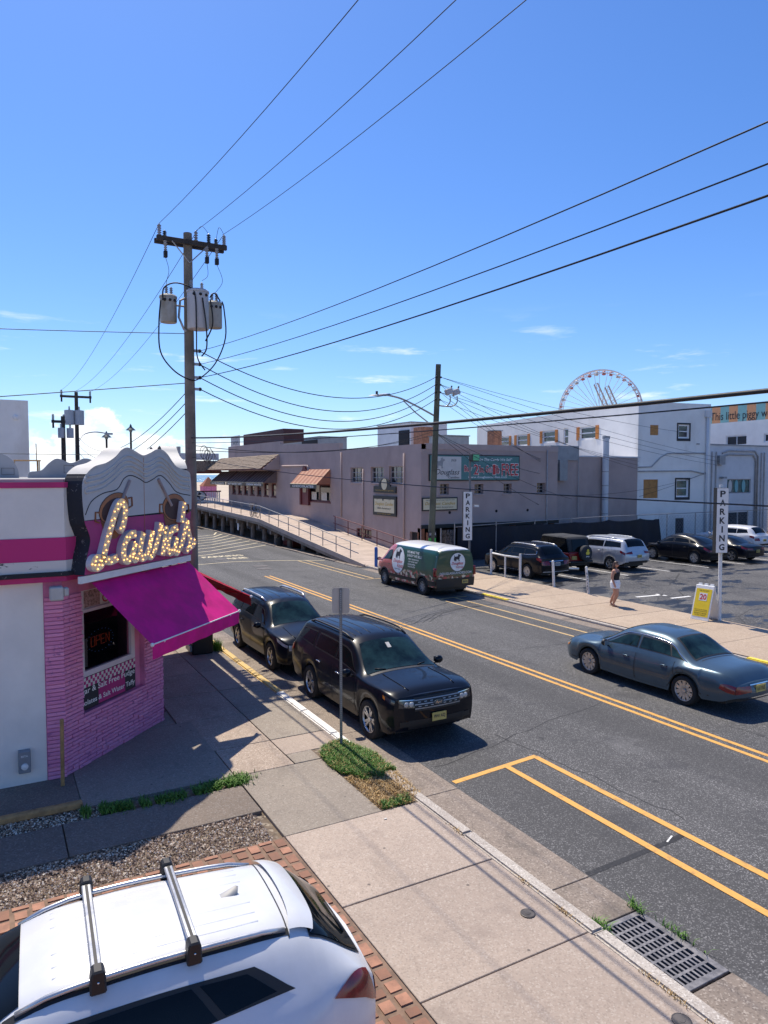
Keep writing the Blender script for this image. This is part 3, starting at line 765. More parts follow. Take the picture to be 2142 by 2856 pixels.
# fascia bands
def fpoly(o): return [(-14,12.5-o),(1.06-0.02+o*.4,12.5-o),(3.08+o,14.54-o*.4),(3.08+o,24),(-14,24)]
for z0, z1, o, mt, nm in ((3.28,3.37,0.0,'pink_band','fascia_lip'),(3.372,3.44,0.07,'peel_black','fascia_ledge'),(3.442,3.62,0.01,'peel_white','fascia_strip'),
                      (3.622,3.99,0.003,'peel_pink','fascia_band'),(3.992,4.79,-0.02,'stucco_white','fascia_panel'),(4.792,4.88,0.0,'pink_band','fascia_top')):
    plan(fpoly(o), z0, z1, nm, mt)
plan([(p[0], p[1]+(0.05 if i<2 else 0)) for i, p in enumerate(fpoly(-0.03))], 4.882, 4.93, 'roof_cap', 'roof_grey')
mb = MB().box(0.78,0.98,12.28,12.5,3.0,3.22).box(0.98,1.06,12.3,12.42,3.06,3.2)
mb.build('flood_lamp', 'sign_cream', shop, bevel=0.02)
mt = thing('electric_meter_box', 'small grey electric box low on the white shop wall', 'meter box', (0.37,12.6,0.22))
MB().box(0.28,0.46,12.53,12.652,0.22,0.58).build('case', 'meter_grey', mt, bevel=0.012)
MB().lathe([(0.001,0),(0.055,0),(0.05,0.02),(0.03,0.03),(0.001,0.03)], (0.37,12.53,0.33), (0,-1,0), 14).build('dial', 'white_metal', mt, smooth=40)
mb = MB(); text_into(mb,'BETA',(0.37,12.527,0.50),(1,0,0),(0,0,1),width=0.1,height=0.03,bold=0.02); mb.build('case_lettering','white_metal',mt)
pp = thing('rusty_post', 'thin rusty yellow pipe post against the pink brick pilaster', 'post', (0.9,12.3,0))
MB().tube([(0.9,12.3,-0.05),(0.905,12.3,0.6),(0.91,12.31,1.06)], 0.03, 8).build('pipe', 'rust_yellow', pp, smooth=40)
MB().ball((0.91,12.31,1.06),0.034,n=8,m=4).build('cap', 'rust_yellow', pp)
ws = MB().prism([(-0.085,0),(0.085,0),(0.06,0.10),(-0.06,0.10)], (-0.75,11.4,-0.02), (0,1,0), (0,0,1), (1.85,0,0)).build('wheel_stop', 'rust_yellow', None, bevel=0.02)
tag(ws, 'worn ochre concrete wheel stop by the gravel strip', 'wheel stop')

# ---------------------------------------------------------------- the lit script sign
sg = thing('shop_sign', 'wavy topped shop sign with lit marquee bulb script letters and copper pots', 'sign', tuple(cp(1.6,0.2,3.3)))
OUT = [(0.0,3.37),(0.07,3.64),(0.16,3.92),(0.1,4.1),(0.03,4.26),(-0.01,4.71),(0.04,4.95),(0.27,5.12),(0.58,5.19),(0.83,5.3),(1.0,5.42),(1.17,5.47),(1.37,5.42),(1.54,5.36),(1.66,5.345),(1.86,5.4),(2.03,5.46),(2.2,5.47),(2.4,5.39),(2.66,5.18),(2.87,5.11),(3.13,5.06),(3.23,4.95),(3.26,4.63),(3.23,4.2),(3.13,3.95),(3.16,3.8),(3.27,3.64),(3.25,3.37)]
def closed_smooth(pts, n=4):
    P = [(p[0], p[1], 0) for p in pts]; q = smoothpath(P, n); return [(p.x, p.y) for p in q]
OS = closed_smooth(OUT)
def face_poly(zlo, zhi): return [(s, z) for s, z in OS]
MB().prism(OS, cp(0,0.06,0), CS, CZ, CN*0.36).build('sign_box', 'edge_black', sg)
up = [(s, z) for s, z in OS if z > 4.25]; iL = min(up, key=lambda p: p[0])
lo = [(s, z) for s, z in OS if z <= 4.25]
MB().prism(up, cp(0,0.42,0), CS, CZ, CN*0.012).build('upper_panel', 'sign_white', sg)
mid = len(lo)//2
loL = [p for p in lo if p[0] < 1.6]; loR = [p for p in lo if p[0] >= 1.6]
MB().prism(loL+[(0.03,4.25),(3.23,4.25)]+loR, cp(0,0.42,0), CS, CZ, CN*0.009).build('lower_panel', 'sign_pink', sg)
# cream top edge of the box
top = [p for p in OS if p[1] > 4.98]
mb = MB(); A = [cp(s,0.05,z+0.012) for s, z in top]; B = [cp(s,0.435,z+0.012) for s, z in top]
mb.grid([A, B]); A2 = [cp(s,0.438,z-0.03) for s, z in top]; B2 = [cp(s,0.438,z+0.012) for s, z in top]; mb.grid([A2, B2])
mb.build('top_edge', 'sign_cream', sg, smooth=True)
WAVE = [(0.09,4.71),(0.47,4.77),(0.77,4.9),(0.99,5.03),(1.21,5.08),(1.43,5.03),(1.66,4.95),(1.9,5.0),(2.13,5.08),(2.39,5.0),(2.62,4.83),(2.86,4.73),(3.14,4.7)]
for k in range(4):
    pl = smoothpath([tuple(cp(s if 0.2<s<3.1 else s+(0.03 if s<1 else -0.03)*(k%2), 0.435, z+0.085*k)) for s, z in WAVE], 4)
    MB().tube(pl, 0.016, 6).build('wave_trim', 'sign_cream', sg, smooth=True)
for k in (0, 2):
    for s, sg_ in ((0.09,-1),(3.14,1)):
        q = [tuple(cp(s+sg_*0.05*math.sin(t), 0.435, 4.7+0.085*(k+0.5)-0.0425*math.cos(t))) for t in np.linspace(0,math.pi,8)]
        MB().tube(q, 0.016, 6).build('wave_trim', 'sign_cream', sg, smooth=True)
BL = [(0.04,4.35),(0.19,4.56),(0.49,4.69),(0.86,4.75),(1.05,4.93),(1.25,4.99),(1.5,4.93),(1.69,4.86),(1.9,4.91),(2.16,4.99),(2.44,4.85),(2.71,4.66),(3.2,4.58)]
MB().tube(smoothpath([tuple(cp(s,0.433,z)) for s, z in BL], 4), 0.009, 5).build('outline_trim', 'line_black', sg, smooth=True)
MB().obox(cp(1.63,0.433,3.5), CS*0.012, CN*0.002, CZ*1.85).build('panel_seam', 'copper_light', sg)
def ell(cx, cz, rx, rz, rot, off, th, name, mat, n=28, parent=None):
    pl = []
    for k in range(n):
        t = 2*math.pi*k/n; a, b_ = rx*math.cos(t), rz*math.sin(t)
        pl.append((cx+a*math.cos(rot)-b_*math.sin(rot), cz+a*math.sin(rot)+b_*math.cos(rot)))
    return MB().prism(pl, cp(0,off,0), CS, CZ, CN*th).build(name, mat, parent or sg)
for cx, cz, rx, rz, rot, bx, st0, st1 in ((0.77,4.43,0.40,0.24,0.28,(0.74,3.95),(1.2,4.9),(0.98,4.58)),(2.62,4.36,0.40,0.26,-0.06,(2.46,4.0),(2.07,4.92),(2.5,4.4))):
    dx, dz = rx*math.cos(rot)*.98, rx*math.sin(rot)*.98
    pl = smoothpath([(cx-dx,cz-dz,0),((cx-dx)*.6+bx[0]*.4-.06,(cz-dz)*.55+bx[1]*.45-.06,0),(bx[0]-.1,bx[1]-.02,0),(bx[0]+.12,bx[1]-.02,0),((cx+dx)*.6+bx[0]*.4+.1,(cz+dz)*.55+bx[1]*.45-.06,0),(cx+dx,cz+dz,0)], 5)
    pot = MB().prism([(p.x,p.y) for p in pl], cp(0,0.4325,0), CS, CZ, CN*0.004).build('copper_pot', 'copper', sg)
    ell(cx, cz, rx+.012, rz+.012, rot, 0.4335, 0.004, 'pot_outline', 'line_black', parent=pot)
    ell(cx, cz, rx, rz, rot, 0.434, 0.006, 'pot_rim', 'copper_light', parent=pot)
    ell(cx-.01, cz-.03, rx*.84, rz*.8, rot, 0.435, 0.008, 'pot_chocolate', 'chocolate', parent=pot)
    for sg_ in (-1,1):
        hx, hz = cx+sg_*(dx+.02), cz+sg_*dz-.03
        MB().tube([cp(hx,0.437,hz+.08), cp(hx+sg_*.09,0.437,hz+.09), cp(hx+sg_*.1,0.437,hz-.06), cp(hx,0.437,hz-.09)], 0.018, 5).build('pot_handle', 'copper', pot)
    MB().tube([cp(st0[0],0.446,st0[1]), cp(st1[0],0.446,st1[1])], 0.03, 6).build('stir_stick', 'stick_grey', pot)
STR = dict(
 L=[[(0.81,4.02),(0.9,4.15),(0.95,4.33),(0.95,4.45),(0.86,4.52),(0.76,4.46),(0.64,4.27),(0.49,3.96),(0.36,3.65)],[(0.36,3.68),(0.32,3.54),(0.2,3.48),(0.1,3.53),(0.16,3.62),(0.35,3.6),(0.52,3.55),(0.72,3.58)]],
 a=[[(1.25,3.95),(1.06,3.93),(0.93,3.81),(0.88,3.65),(0.93,3.52),(1.04,3.51),(1.15,3.64),(1.23,3.8)],[(1.23,3.8),(1.16,3.61),(1.2,3.5),(1.31,3.55)]],
 u=[[(1.47,3.96),(1.38,3.74),(1.36,3.59),(1.42,3.5),(1.54,3.54),(1.65,3.73),(1.75,3.96)],[(1.75,3.96),(1.65,3.68),(1.65,3.5),(1.78,3.56)]],
 r=[[(1.78,3.56),(1.92,3.79),(2.0,3.98),(2.03,4.1)],[(2.02,4.08),(2.05,3.95),(2.13,3.93),(2.21,3.95),(2.13,3.74),(2.06,3.47)]],
 A=[[(2.6,3.96),(2.39,3.92),(2.27,3.76),(2.24,3.6),(2.33,3.5),(2.47,3.59),(2.56,3.74)],[(2.56,3.78),(2.48,3.56),(2.55,3.48),(2.68,3.57)]],
 q=[[(2.84,4.46),(2.79,4.26),(2.74,4.05)]],
 s=[[(2.66,3.53),(2.8,3.8),(2.91,4.03),(2.95,4.1)],[(2.94,4.08),(2.95,3.92),(3.03,3.7),(2.99,3.55),(2.87,3.48)],[(2.97,3.53),(3.13,3.57),(3.24,3.67)]])
bulb = MB().ball((0,0,0),0.011,n=8,m=5).mesh('bulb','bulb_glow',smooth=True)
lo_ = 0.0; nbulb = 0
for key, strokes in STR.items():
    face, side = MB(), MB(); bl = []
    for pts in strokes:
        P = smoothpath([(p[0],p[1],0) for p in pts], 5); w = 0.074; lo_ = (lo_+0.0013) % 0.009
        Lf, Rt = [], []
        for i, p in enumerate(P):
            d = (P[min(i+1,len(P)-1)]-P[max(i-1,0)]).normalized(); nn = Vector((-d.y,d.x,0))
            Lf.append(p+nn*w); Rt.append(p-nn*w)
        f0, f1 = 0.5+lo_, 0.525+lo_
        face.grid([[cp(p.x,f1-0.012,p.y) for p in Lf],[cp(p.x,f1-0.012,p.y) for p in Rt]])
        for E_ in (Lf, Rt):
            side.grid([[cp(p.x,0.43,p.y) for p in E_],[cp(p.x,f1,p.y) for p in E_]])
        for a_, b_ in ((Lf[0],Rt[0]),(Lf[-1],Rt[-1])):
            side.quad(cp(a_.x,0.43,a_.y),cp(b_.x,0.43,b_.y),cp(b_.x,f1,b_.y),cp(a_.x,f1,a_.y))
        acc = 0.03; tog = 0
        for i in range(1, len(P)):
            acc += (P[i]-P[i-1]).length
            if acc > 0.052:
                acc = 0; tog ^= 1; d = (P[i]-P[i-1]).normalized(); nn = Vector((-d.y,d.x,0))
                q = P[i]+nn*(0.028 if tog else -0.028); bl.append(cp(q.x, f1+0.0, q.y))
    lt = face.build('script_letter', 'letter_face', sg)
    side.build('letter_return', 'letter_side', lt)
    for p in bl: inst('bulb', bulb, lt, p)
MB().obox(cp(-0.08,0.36,3.24), CS*3.3, CN*0.06, CZ*0.115).build('bottom_trim', 'white_metal', sg)

# ---------------------------------------------------------------- awnings
def awning(name, label, T0, T1, B0, B1, mat, drop=0.2, sag=0.012, bar='white_metal'):
    T0, T1, B0, B1 = map(Vector, (T0,T1,B0,B1))
    a = thing(name, label, 'awning', tuple((T0+T1)/2))
    rows = []
    for i in range(13):
        t = i/12; row = []
        for j in range(21):
            u = j/20; p = (T0.lerp(T1,u)).lerp(B0.lerp(B1,u), t)
            sgz = -sag*math.sin(math.pi*t)*(0.6+0.4*math.cos(u*math.pi*6)) - (0.015 if abs(u-0.5)<0.03 else 0)
            row.append(p+Vector((0,0,sgz)))
        rows.append(row)
    cl = MB().grid(rows).build('canopy', mat, a, smooth=True)
    mb = MB(); fr = []
    n = (B1-B0).cross(Vector((0,0,1))).normalized()
    rows = [[B0.lerp(B1,j/40)+Vector((0,0,-drop*k/3)) + n*(0.012*math.sin(j*0.9)*k/3) for j in range(41)] for k in range(4)]
    MB().grid(rows).build('valance', mat, a, smooth=True)
    MB().cyl(B0-(B1-B0).normalized()*0.03+n*0.0, B1+(B1-B0).normalized()*0.03, 0.012, n=8).build('front_bar', bar, a)
    for E_ in (B0, B1): MB().ball(tuple(E_), 0.034, n=8, m=5).build('bar_end', 'white_metal', a)
    for u in (0.12, 0.88):
        tp = T0.lerp(T1,u); bt = B0.lerp(B1,u); md = tp.lerp(bt,.5)+Vector((0,0,-.28))
        MB().tube([tp+Vector((0,0,-.25)), md, bt+Vector((0,0,-.03))], 0.02, 6).build('folding_arm', bar, a)
    return a
awning('shop_awning', 'magenta fabric awning over the corner shop window', cp(0.3,0.32,3.2), cp(3.3,0.32,3.2), cp(0.45,1.36,2.19), cp(3.5,1.36,2.19), 'awning_pink', 0.25)
awning('street_awning', 'dark red fabric awning on the street side of the candy shop', (3.09,14.75,3.3), (3.09,21.5,3.3), (5.1,15.4,2.25), (5.1,21.5,2.25), 'awning_red', 0.22, bar='awning_red')

# ---------------------------------------------------------------- other roof signs seen from behind
s2 = thing('roof_sign', 'black edged roof sign beside the utility pole, seen end on', 'sign', (3.2,15.0,4.6))
MB().prism([(s, z+0.16) for s, z in OS if z > 3.9], (3.35,15.25,0), (0,1,0), (0,0,1), (0.32,0,0)).build('sign_box', 'edge_black', s2)
top2 = [(s, z+0.18) for s, z in OS if z > 4.9]
MB().grid([[(3.34,15.25+s,z) for s,z in top2],[(3.68,15.25+s,z) for s,z in top2]]).build('top_edge', 'sign_cream', s2, smooth=True)
def back(label, pts, y, seam=None):
    t = thing('humped_roof_sign', label, 'sign', (pts[0][0], y, 4.75), group='roof signs seen from behind')
    q = smoothpath([(a,b_,0) for a,b_ in pts], 4)
    MB().prism([(p.x,p.y) for p in q], (0,y,0), (1,0,0), (0,0,1), (0,0.2,0)).build('panel', 'sign_back', t)
    for x0,x1,z0,z1 in seam: 
        mb = MB()
        for a_,b_,c_,d_ in ((x0,x1,z0,z0+.006),(x0,x1,z1,z1+.006),(x0,x0+.006,z0,z1),(x1,x1+.006,z0,z1)): mb.box(a_,b_,y-.006,y+.01,c_,d_)
        mb.build('access_hatch', 'line_black', t)
back('grey double humped back of a roof sign on the candy shop', [(0.73,4.7),(0.74,5.01),(0.8,5.07),(0.9,5.08),(1.02,5.11),(1.16,5.26),(1.3,5.36),(1.43,5.34),(1.58,5.27),(1.73,5.3),(1.88,5.37),(2.03,5.35),(2.2,5.24),(2.45,5.1),(2.6,4.7)], 17.5, [(1.46,1.66,5.04,5.21)])
back('grey rounded back of a roof sign at the edge of the shop roof', [(0.56,4.7),(0.55,5.05),(0.48,5.25),(0.39,5.36),(0.28,5.43),(0.1,5.47),(-0.2,5.44),(-0.5,5.3),(-0.7,4.7)], 17.45, [(0.22,0.46,5.0,5.14)])
fr_ = MB()
for x in (0.52,1.0,1.02,1.05): fr_.cyl((x,19.0,4.7),(x,19.0,5.35),0.012,n=6)
fr_.cyl((0.5,19.0,5.34),(1.08,19.0,5.34),0.018,n=6).cyl((0.99,19.0,5.34),(0.985,19.0,5.75),0.01,n=6)
tag(fr_.build('roof_pipe_frame', 'rust_yellow'), 'rusty pipe frame standing on the shop roof between the sign backs', 'pipe frame')
# ================================================================ building materials
plain('mauve_wall', (0.42,0.325,0.298), 0.9, var=0.09, scale=0.6, bmp=0.3, world=True, dirt=((0.27,0.2,0.18),0.5))
plain('mauve_trim', (0.46,0.36,0.33), 0.8, var=0.06, world=True)
plain('bldg_white', (0.83,0.81,0.77), 0.9, var=0.05, scale=0.7, bmp=0.4, world=True, dirt=((0.5,0.45,0.39),0.45))
plain('bldg_offwhite', (0.66,0.66,0.67), 0.9, var=0.06, scale=0.9, bmp=0.3, world=True, dirt=((0.42,0.41,0.4),0.35))
plain('maroon', (0.14,0.025,0.03), 0.6, var=0.15, world=True)
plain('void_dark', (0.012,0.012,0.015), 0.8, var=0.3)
plain('win_dark', (0.014,0.018,0.025), 0.08, spec=0.8, var=0.3)
plain('win_green', (0.02,0.09,0.08), 0.1, spec=0.8, var=0.5, scale=5)
plain('frame_white', (0.78,0.78,0.78), 0.5, var=0.04)
plain('frame_grey', (0.36,0.33,0.33), 0.6, var=0.08)
plain('plywood', (0.46,0.22,0.07), 0.8, var=0.2, scale=2.5, world=True)
plain('shutter_orange', (0.55,0.2,0.04), 0.7, var=0.12)
plain('shingle', (0.24,0.185,0.14), 0.9, var=0.3, scale=6, world=True)
plain('sign_cream2', (0.72,0.64,0.42), 0.6, var=0.05)
plain('sign_black', (0.015,0.015,0.015), 0.5)
plain('teal', (0.10,0.235,0.225), 0.7, var=0.08, scale=1.5, world=True)
plain('text_red', (0.55,0.05,0.05), 0.6); plain('text_white', (0.8,0.8,0.78), 0.6); plain('text_gold', (0.52,0.33,0.05), 0.5)
plain('text_black', (0.02,0.022,0.03), 0.6)
plain('deck_wood', (0.48,0.385,0.315), 0.9, var=0.12, scale=1.2, world=True)
plain('pile_wood', (0.24,0.195,0.16), 0.9, var=0.3, scale=2, world=True, dirt=((0.1,0.08,0.06),0.5))
plain('rail_grey', (0.34,0.32,0.31), 0.5, 0.4, var=0.12)
plain('brick_red', (0.36,0.16,0.09), 0.85, var=0.3, scale=5, world=True)
plain('unit_grey', (0.33,0.33,0.33), 0.6, 0.2, var=0.12)
plain('pipe_grey', (0.42,0.4,0.39), 0.6, 0.2, var=0.15, world=True)
plain('stripe_dark', (0.075,0.03,0.032), 0.8, var=0.15); plain('stripe_grey', (0.16,0.12,0.115), 0.8, var=0.15)
plain('stripe_tan', (0.5,0.27,0.17), 0.8, var=0.12); plain('stripe_brown', (0.36,0.15,0.09), 0.8, var=0.12)
plain('bb_teal', (0.2,0.45,0.47), 0.6, var=0.05); plain('bb_orange', (0.62,0.32,0.16), 0.6, var=0.05)
plain('tarp', (0.012,0.014,0.022), 0.75, var=0.3, scale=1.5, world=True, bmp=0.2)
plain('chain_wire', (0.3,0.31,0.32), 0.45, 0.6)
plain('terracotta', (0.3,0.1,0.05), 0.8, var=0.2)

def holed(mb, o, u, v, W, H, holes, depth=0.18):
    """wall face W x H at o along u (right) and v (up), outward u x v, with recessed rectangular openings"""
    o, u, v = Vector(o), Vector(u), Vector(v); n = u.cross(v)
    xs = sorted({0, W, *[h[0] for h in holes], *[h[1] for h in holes]}); zs = sorted({0, H, *[h[2] for h in holes], *[h[3] for h in holes]})
    for i in range(len(xs)-1):
        for j in range(len(zs)-1):
            cx, cz = (xs[i]+xs[i+1])/2, (zs[j]+zs[j+1])/2
            if any(h[0] < cx < h[1] and h[2] < cz < h[3] for h in holes): continue
            mb.quad(*[o+u*a+v*b_ for a, b_ in ((xs[i],zs[j]),(xs[i+1],zs[j]),(xs[i+1],zs[j+1]),(xs[i],zs[j+1]))])
    for a, b_, c, d in holes:
        ring = [(a,c),(b_,c),(b_,d),(a,d)]
        for k in range(4):
            p, q = ring[k], ring[(k+1)%4]
            mb.quad(o+u*q[0]+v*q[1], o+u*p[0]+v*p[1], o+u*p[0]+v*p[1]-n*depth, o+u*q[0]+v*q[1]-n*depth)
    return mb
def win(parent, o, u, v, h, depth=0.14, frame='frame_white', glass='win_dark', fw=0.07, cols=1, rows=2, name='window', sill=None):
    """window set in an opening h=(x0,x1,z0,z1) of the wall at o"""
    o, u, v = Vector(o), Vector(u), Vector(v); n = u.cross(v); a, b_, c, d = h
    mb = MB(); B = lambda x0,x1,z0,z1,dd,t: mb.obox(o+u*x0+v*z0-n*dd, u*(x1-x0), v*(z1-z0), n*t)
    B(a,a+fw,c,d,depth,.06); B(b_-fw,b_,c,d,depth,.06); B(a+fw,b_-fw,c,c+fw,depth,.06); B(a+fw,b_-fw,d-fw,d,depth,.06)
    for k in range(1, cols): x = a+(b_-a)*k/cols; B(x-fw*.3,x+fw*.3,c+fw,d-fw,depth,.045)
    for k in range(1, rows): z = c+(d-c)*k/rows; B(a+fw,b_-fw,z-fw*.35,z+fw*.35,depth,.05)
    w = mb.build(name, frame, parent)
    MB().obox(o+u*a+v*c-n*(depth+.02), u*(b_-a), v*(d-c), n*.03).build('pane', glass, w)
    if sill: MB().obox(o+u*(a-.08)+v*(c-.07)-n*.05, u*(b_-a+.16), v*.07, n*.11).build('sill', sill, w)
    return w
X_, Y_, Z_ = Vector((1,0,0)), Vector((0,1,0)), Vector((0,0,1))

# ================================================================ mauve candy building
db = thing('candy_building', 'mauve stucco candy shop building beside the boardwalk ramp', 'building', (27, 50, 0))
FX = 22.0
# street facade (faces -x): u runs towards -y, origin at the far bottom corner
fo = Vector((FX, 73.5, -0.2)); fu = -Y_
def fh(y0, y1, z0, z1): return (73.5-y0, 73.5-y1, z0+0.2, z1+0.2)
wins3 = [fh(44.5,42.6,4.46,5.5), fh(41.5,39.75,4.46,5.52), fh(39.05,37.15,4.46,5.54)]
cw = fh(52.2,47.9,2.95,4.3); base_w = fh(43.6,41.4,0.75,1.35); nd = fh(36.5,35.5,-0.1,1.6)
farw = [fh(72.2-k*1.95, 71.0-k*1.95, 3.05, 4.25) for k in range(7)]
mb = holed(MB(), fo, fu, Z_, 73.5-35.2, 6.7, wins3+[cw, base_w, nd]+farw)
mb.build('street_wall', 'mauve_wall', db)
prof = [(35.2,6.5),(35.2,6.80),(46.3,6.82),(46.3,7.28),(58.2,7.62),(58.2,7.9),(73.5,7.93),(73.5,6.5)]
MB().prism(prof, (FX,0,0), Y_, Z_, X_*0.3).build('parapet', 'mauve_wall', db)
MB().box(FX+.15,32.4,35.4,73.4,6.2,6.45).build('roof', 'roof_grey', db)
for h in wins3: win(db, fo, fu, Z_, h, cols=3, rows=3, frame='frame_grey', fw=0.06, sill='mauve_trim', depth=0.2)
w = win(db, fo, fu, Z_, cw, cols=2, rows=1, frame='maroon', glass='win_dark', fw=0.1, sill='maroon')
for k in (0,1):
    MB().obox(fo+fu*(cw[0]+0.75+k*1.9)+Z_*(cw[2]+0.12)+X_*0.05, fu*0.95, Z_*0.6, -X_*0.02).build('window_poster', 'paper', w)
win(db, fo, fu, Z_, base_w, cols=2, rows=1, frame='maroon', fw=0.08)
MB().obox(fo+fu*nd[0]+Z_*nd[2]+X_*0.17, fu*1.0, Z_*1.7, X_*0.05).build('doorway', 'void_dark', db)
for h in farw: win(db, fo, fu, Z_, h, cols=1, rows=2, frame='maroon', fw=0.1, sill='maroon')
# front return (faces the car park), raised over a dark undercroft
ro = Vector((FX, 35.2, 2.05)); rh = lambda x0,x1,z0,z1: (x0-FX, x1-FX, z0-2.05, z1-2.05)
smw = [rh(23.3,23.95,3.82,4.46), rh(25.82,26.5,3.82,4.44), rh(28.06,28.7,3.82,4.45), rh(30.76,31.48,3.82,4.48)]
mb = holed(MB(), ro, X_, Z_, 10.5, 4.75, smw, 0.3)
mb.quad((32.5,35.2,2.05),(32.5,45,2.05),(32.5,45,6.8),(32.5,35.2,6.8))
mb.quad((22,35.2,2.05),(22,45,2.05),(32.5,45,2.05),(32.5,35.2,2.05))
mb.build('front_wall', 'mauve_wall', db)
MB().box(22.31,32.52,35.17,35.4,6.5,6.84).build('front_parapet', 'mauve_trim', db)
for h in smw: win(db, ro, X_, Z_, h, depth=0.28, cols=2, rows=3, frame='frame_grey', fw=0.035, sill='mauve_trim')
MB().box(22.0,32.6,35.12,35.24,1.84,2.06).build('undercroft_beam', 'sign_black', db)
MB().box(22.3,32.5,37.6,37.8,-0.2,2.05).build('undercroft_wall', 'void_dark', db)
for x in (22.15, 25.5, 29.0, 32.2): MB().box(x-.15,x+.15,35.3,35.6,-0.2,1.86).build('undercroft_post', 'brick_red', db)
MB().box(22.35,22.6,35.12,35.24,-0.1,1.6).build('brick_pier', 'brick_red', db)
for x in (24.0,25.4,27.5,30.0):
    MB().lathe([(0.001,0),(.09,0),(.09,.02),(.05,.03),(.001,.03)], (x,35.2,2.75), (0,-1,0), 10).build('vent_cap', 'void_dark', db)
# downpipes and conduit
for y, z0, z1 in ((45.9,2.0,6.6),(42.5,0.5,5.4),(37.1,0.4,6.3)):
    MB().tube([(21.93,y,z0),(21.93,y,z1)], 0.05, 8).build('downpipe', 'mauve_trim', db, smooth=True)
MB().tube([(21.9,51.8,2.7),(21.9,51.8,5.55),(21.9,52.0,5.72),(21.9,57.5,5.75)], 0.06, 8).build('downpipe', 'mauve_trim', db, smooth=True)
MB().tube([(32.0,35.14,1.7),(31.6,35.14,1.75),(31.55,35.14,2.2),(31.55,35.14,6.6)], 0.035, 8).build('conduit', 'pipe_grey', db, smooth=True)
# maroon door with a pointed hood
dr = MB().box(21.9,22.02,51.9,53.2,2.6,4.7).build('door', 'maroon', db)
MB().prism([(51.6,4.6),(53.5,4.6),(53.5,4.85),(52.55,5.75),(51.6,4.85)], (21.82,0,0), Y_, Z_, X_*0.16).build('door_hood', 'maroon', dr)
for y in (51.75,53.3): MB().box(21.8,22.0,y-.12,y+.12,2.6,4.65).build('door_jamb', 'maroon', dr)
MB().box(21.88,21.91,52.2,52.9,3.6,4.4).build('door_glass', 'win_dark', dr)
# pent roof with shingles, three dark awnings, tan awning
pr = MB().prism([(22.0,6.75),(22.0,5.5),(20.35,5.42),(20.35,5.5)], (0,58.5,0), X_, Z_, Y_*17.6).build('pent_roof', 'maroon', db)
mb = MB()
for k in range(9):
    t0, t1 = k/9, (k+1)/9
    for j in range(44):
        y0 = 58.42+j*0.404+(0.2 if k%2 else 0); dz = random.uniform(0,.02)
        a = Vector((20.3+1.7*t0, y0, 5.5+1.24*t0)); d_ = Vector((1.7/9*1.12,0,1.24/9*1.12)); nn = Vector((-1.24,0,1.7)).normalized()
        mb.obox(a+nn*(.035+dz), d_-nn*.03, Y_*0.385, nn*.025)
tag(mb.build('shingles', 'shingle', pr), kind='stuff')
MB().prism([(22.0,6.75),(22.0,5.45),(20.4,5.45)], (0,58.38,0), X_, Z_, Y_*0.12).build('roof_gable', 'mauve_wall', pr)
def striped(label, y0, y1, xw, zt, xo, zb, ma, mbn, n, txt=None, parent=db, vmat='sign_black'):
    a = thing('window_awning', label, 'awning', (xw,(y0+y1)/2,zt))
    L_ = (y1-y0)/n
    for which, mt in ((0,ma),(1,mbn)):
        mb = MB()
        for k in range(which, n, 2):
            ya, yb = y0+k*L_, y0+(k+1)*L_
            mb.quad((xo,ya,zb),(xw,ya,zt),(xw,yb,zt),(xo,yb,zb)); mb.quad((xo,ya,zb-.3),(xo,ya,zb),(xo,yb,zb),(xo,yb,zb-.3)) if which else mb.quad((xo,ya,zb-.3),(xo,ya,zb),(xo,yb,zb),(xo,yb,zb-.3))
        mb.quad((xw,y0 if which else y1,zt),(xo,y0 if which else y1,zb),(xw,y0 if which else y1,zb))
        mb.build('canopy', mt, a)
    MB().box(xo-.015,xo-.005,y0,y1,zb-.32,zb-.02).build('valance', vmat, a)
    if txt:
        m_ = MB(); text_into(m_, txt, (xo-.02,(y0+y1)/2,zb-.17), (0,-1,0), (0,0,1), width=(y1-y0)*.8, height=.17, bold=0.02); m_.build('valance_lettering', 'text_white', a)
    MB().cyl((xo,y0,zb),(xo,y1,zb),.03,n=6).build('front_bar', 'paint_cream', a)
    return a
striped('dark striped awning lettered salted peanuts under the shingle pent roof', 70.2,75.8, 21.95,5.35, 20.7,4.3, 'stripe_dark','stripe_grey', 13, 'SALTED PEANUTS')
striped('dark striped awning lettered salt water taffy under the shingle pent roof', 64.3,70.0, 21.95,5.35, 20.7,4.3, 'stripe_dark','stripe_grey', 13, 'SALT WATER TAFFY')
striped('dark striped awning lettered cream mints under the shingle pent roof', 59.0,64.1, 21.95,5.35, 20.7,4.3, 'stripe_dark','stripe_grey', 13, 'CREAM MINTS')
striped('tan and brown striped awning lettered chocolates over the shop window', 47.8,53.0, 21.95,5.42, 20.85,4.3, 'stripe_tan','stripe_brown', 14, 'CHOCOLATES')
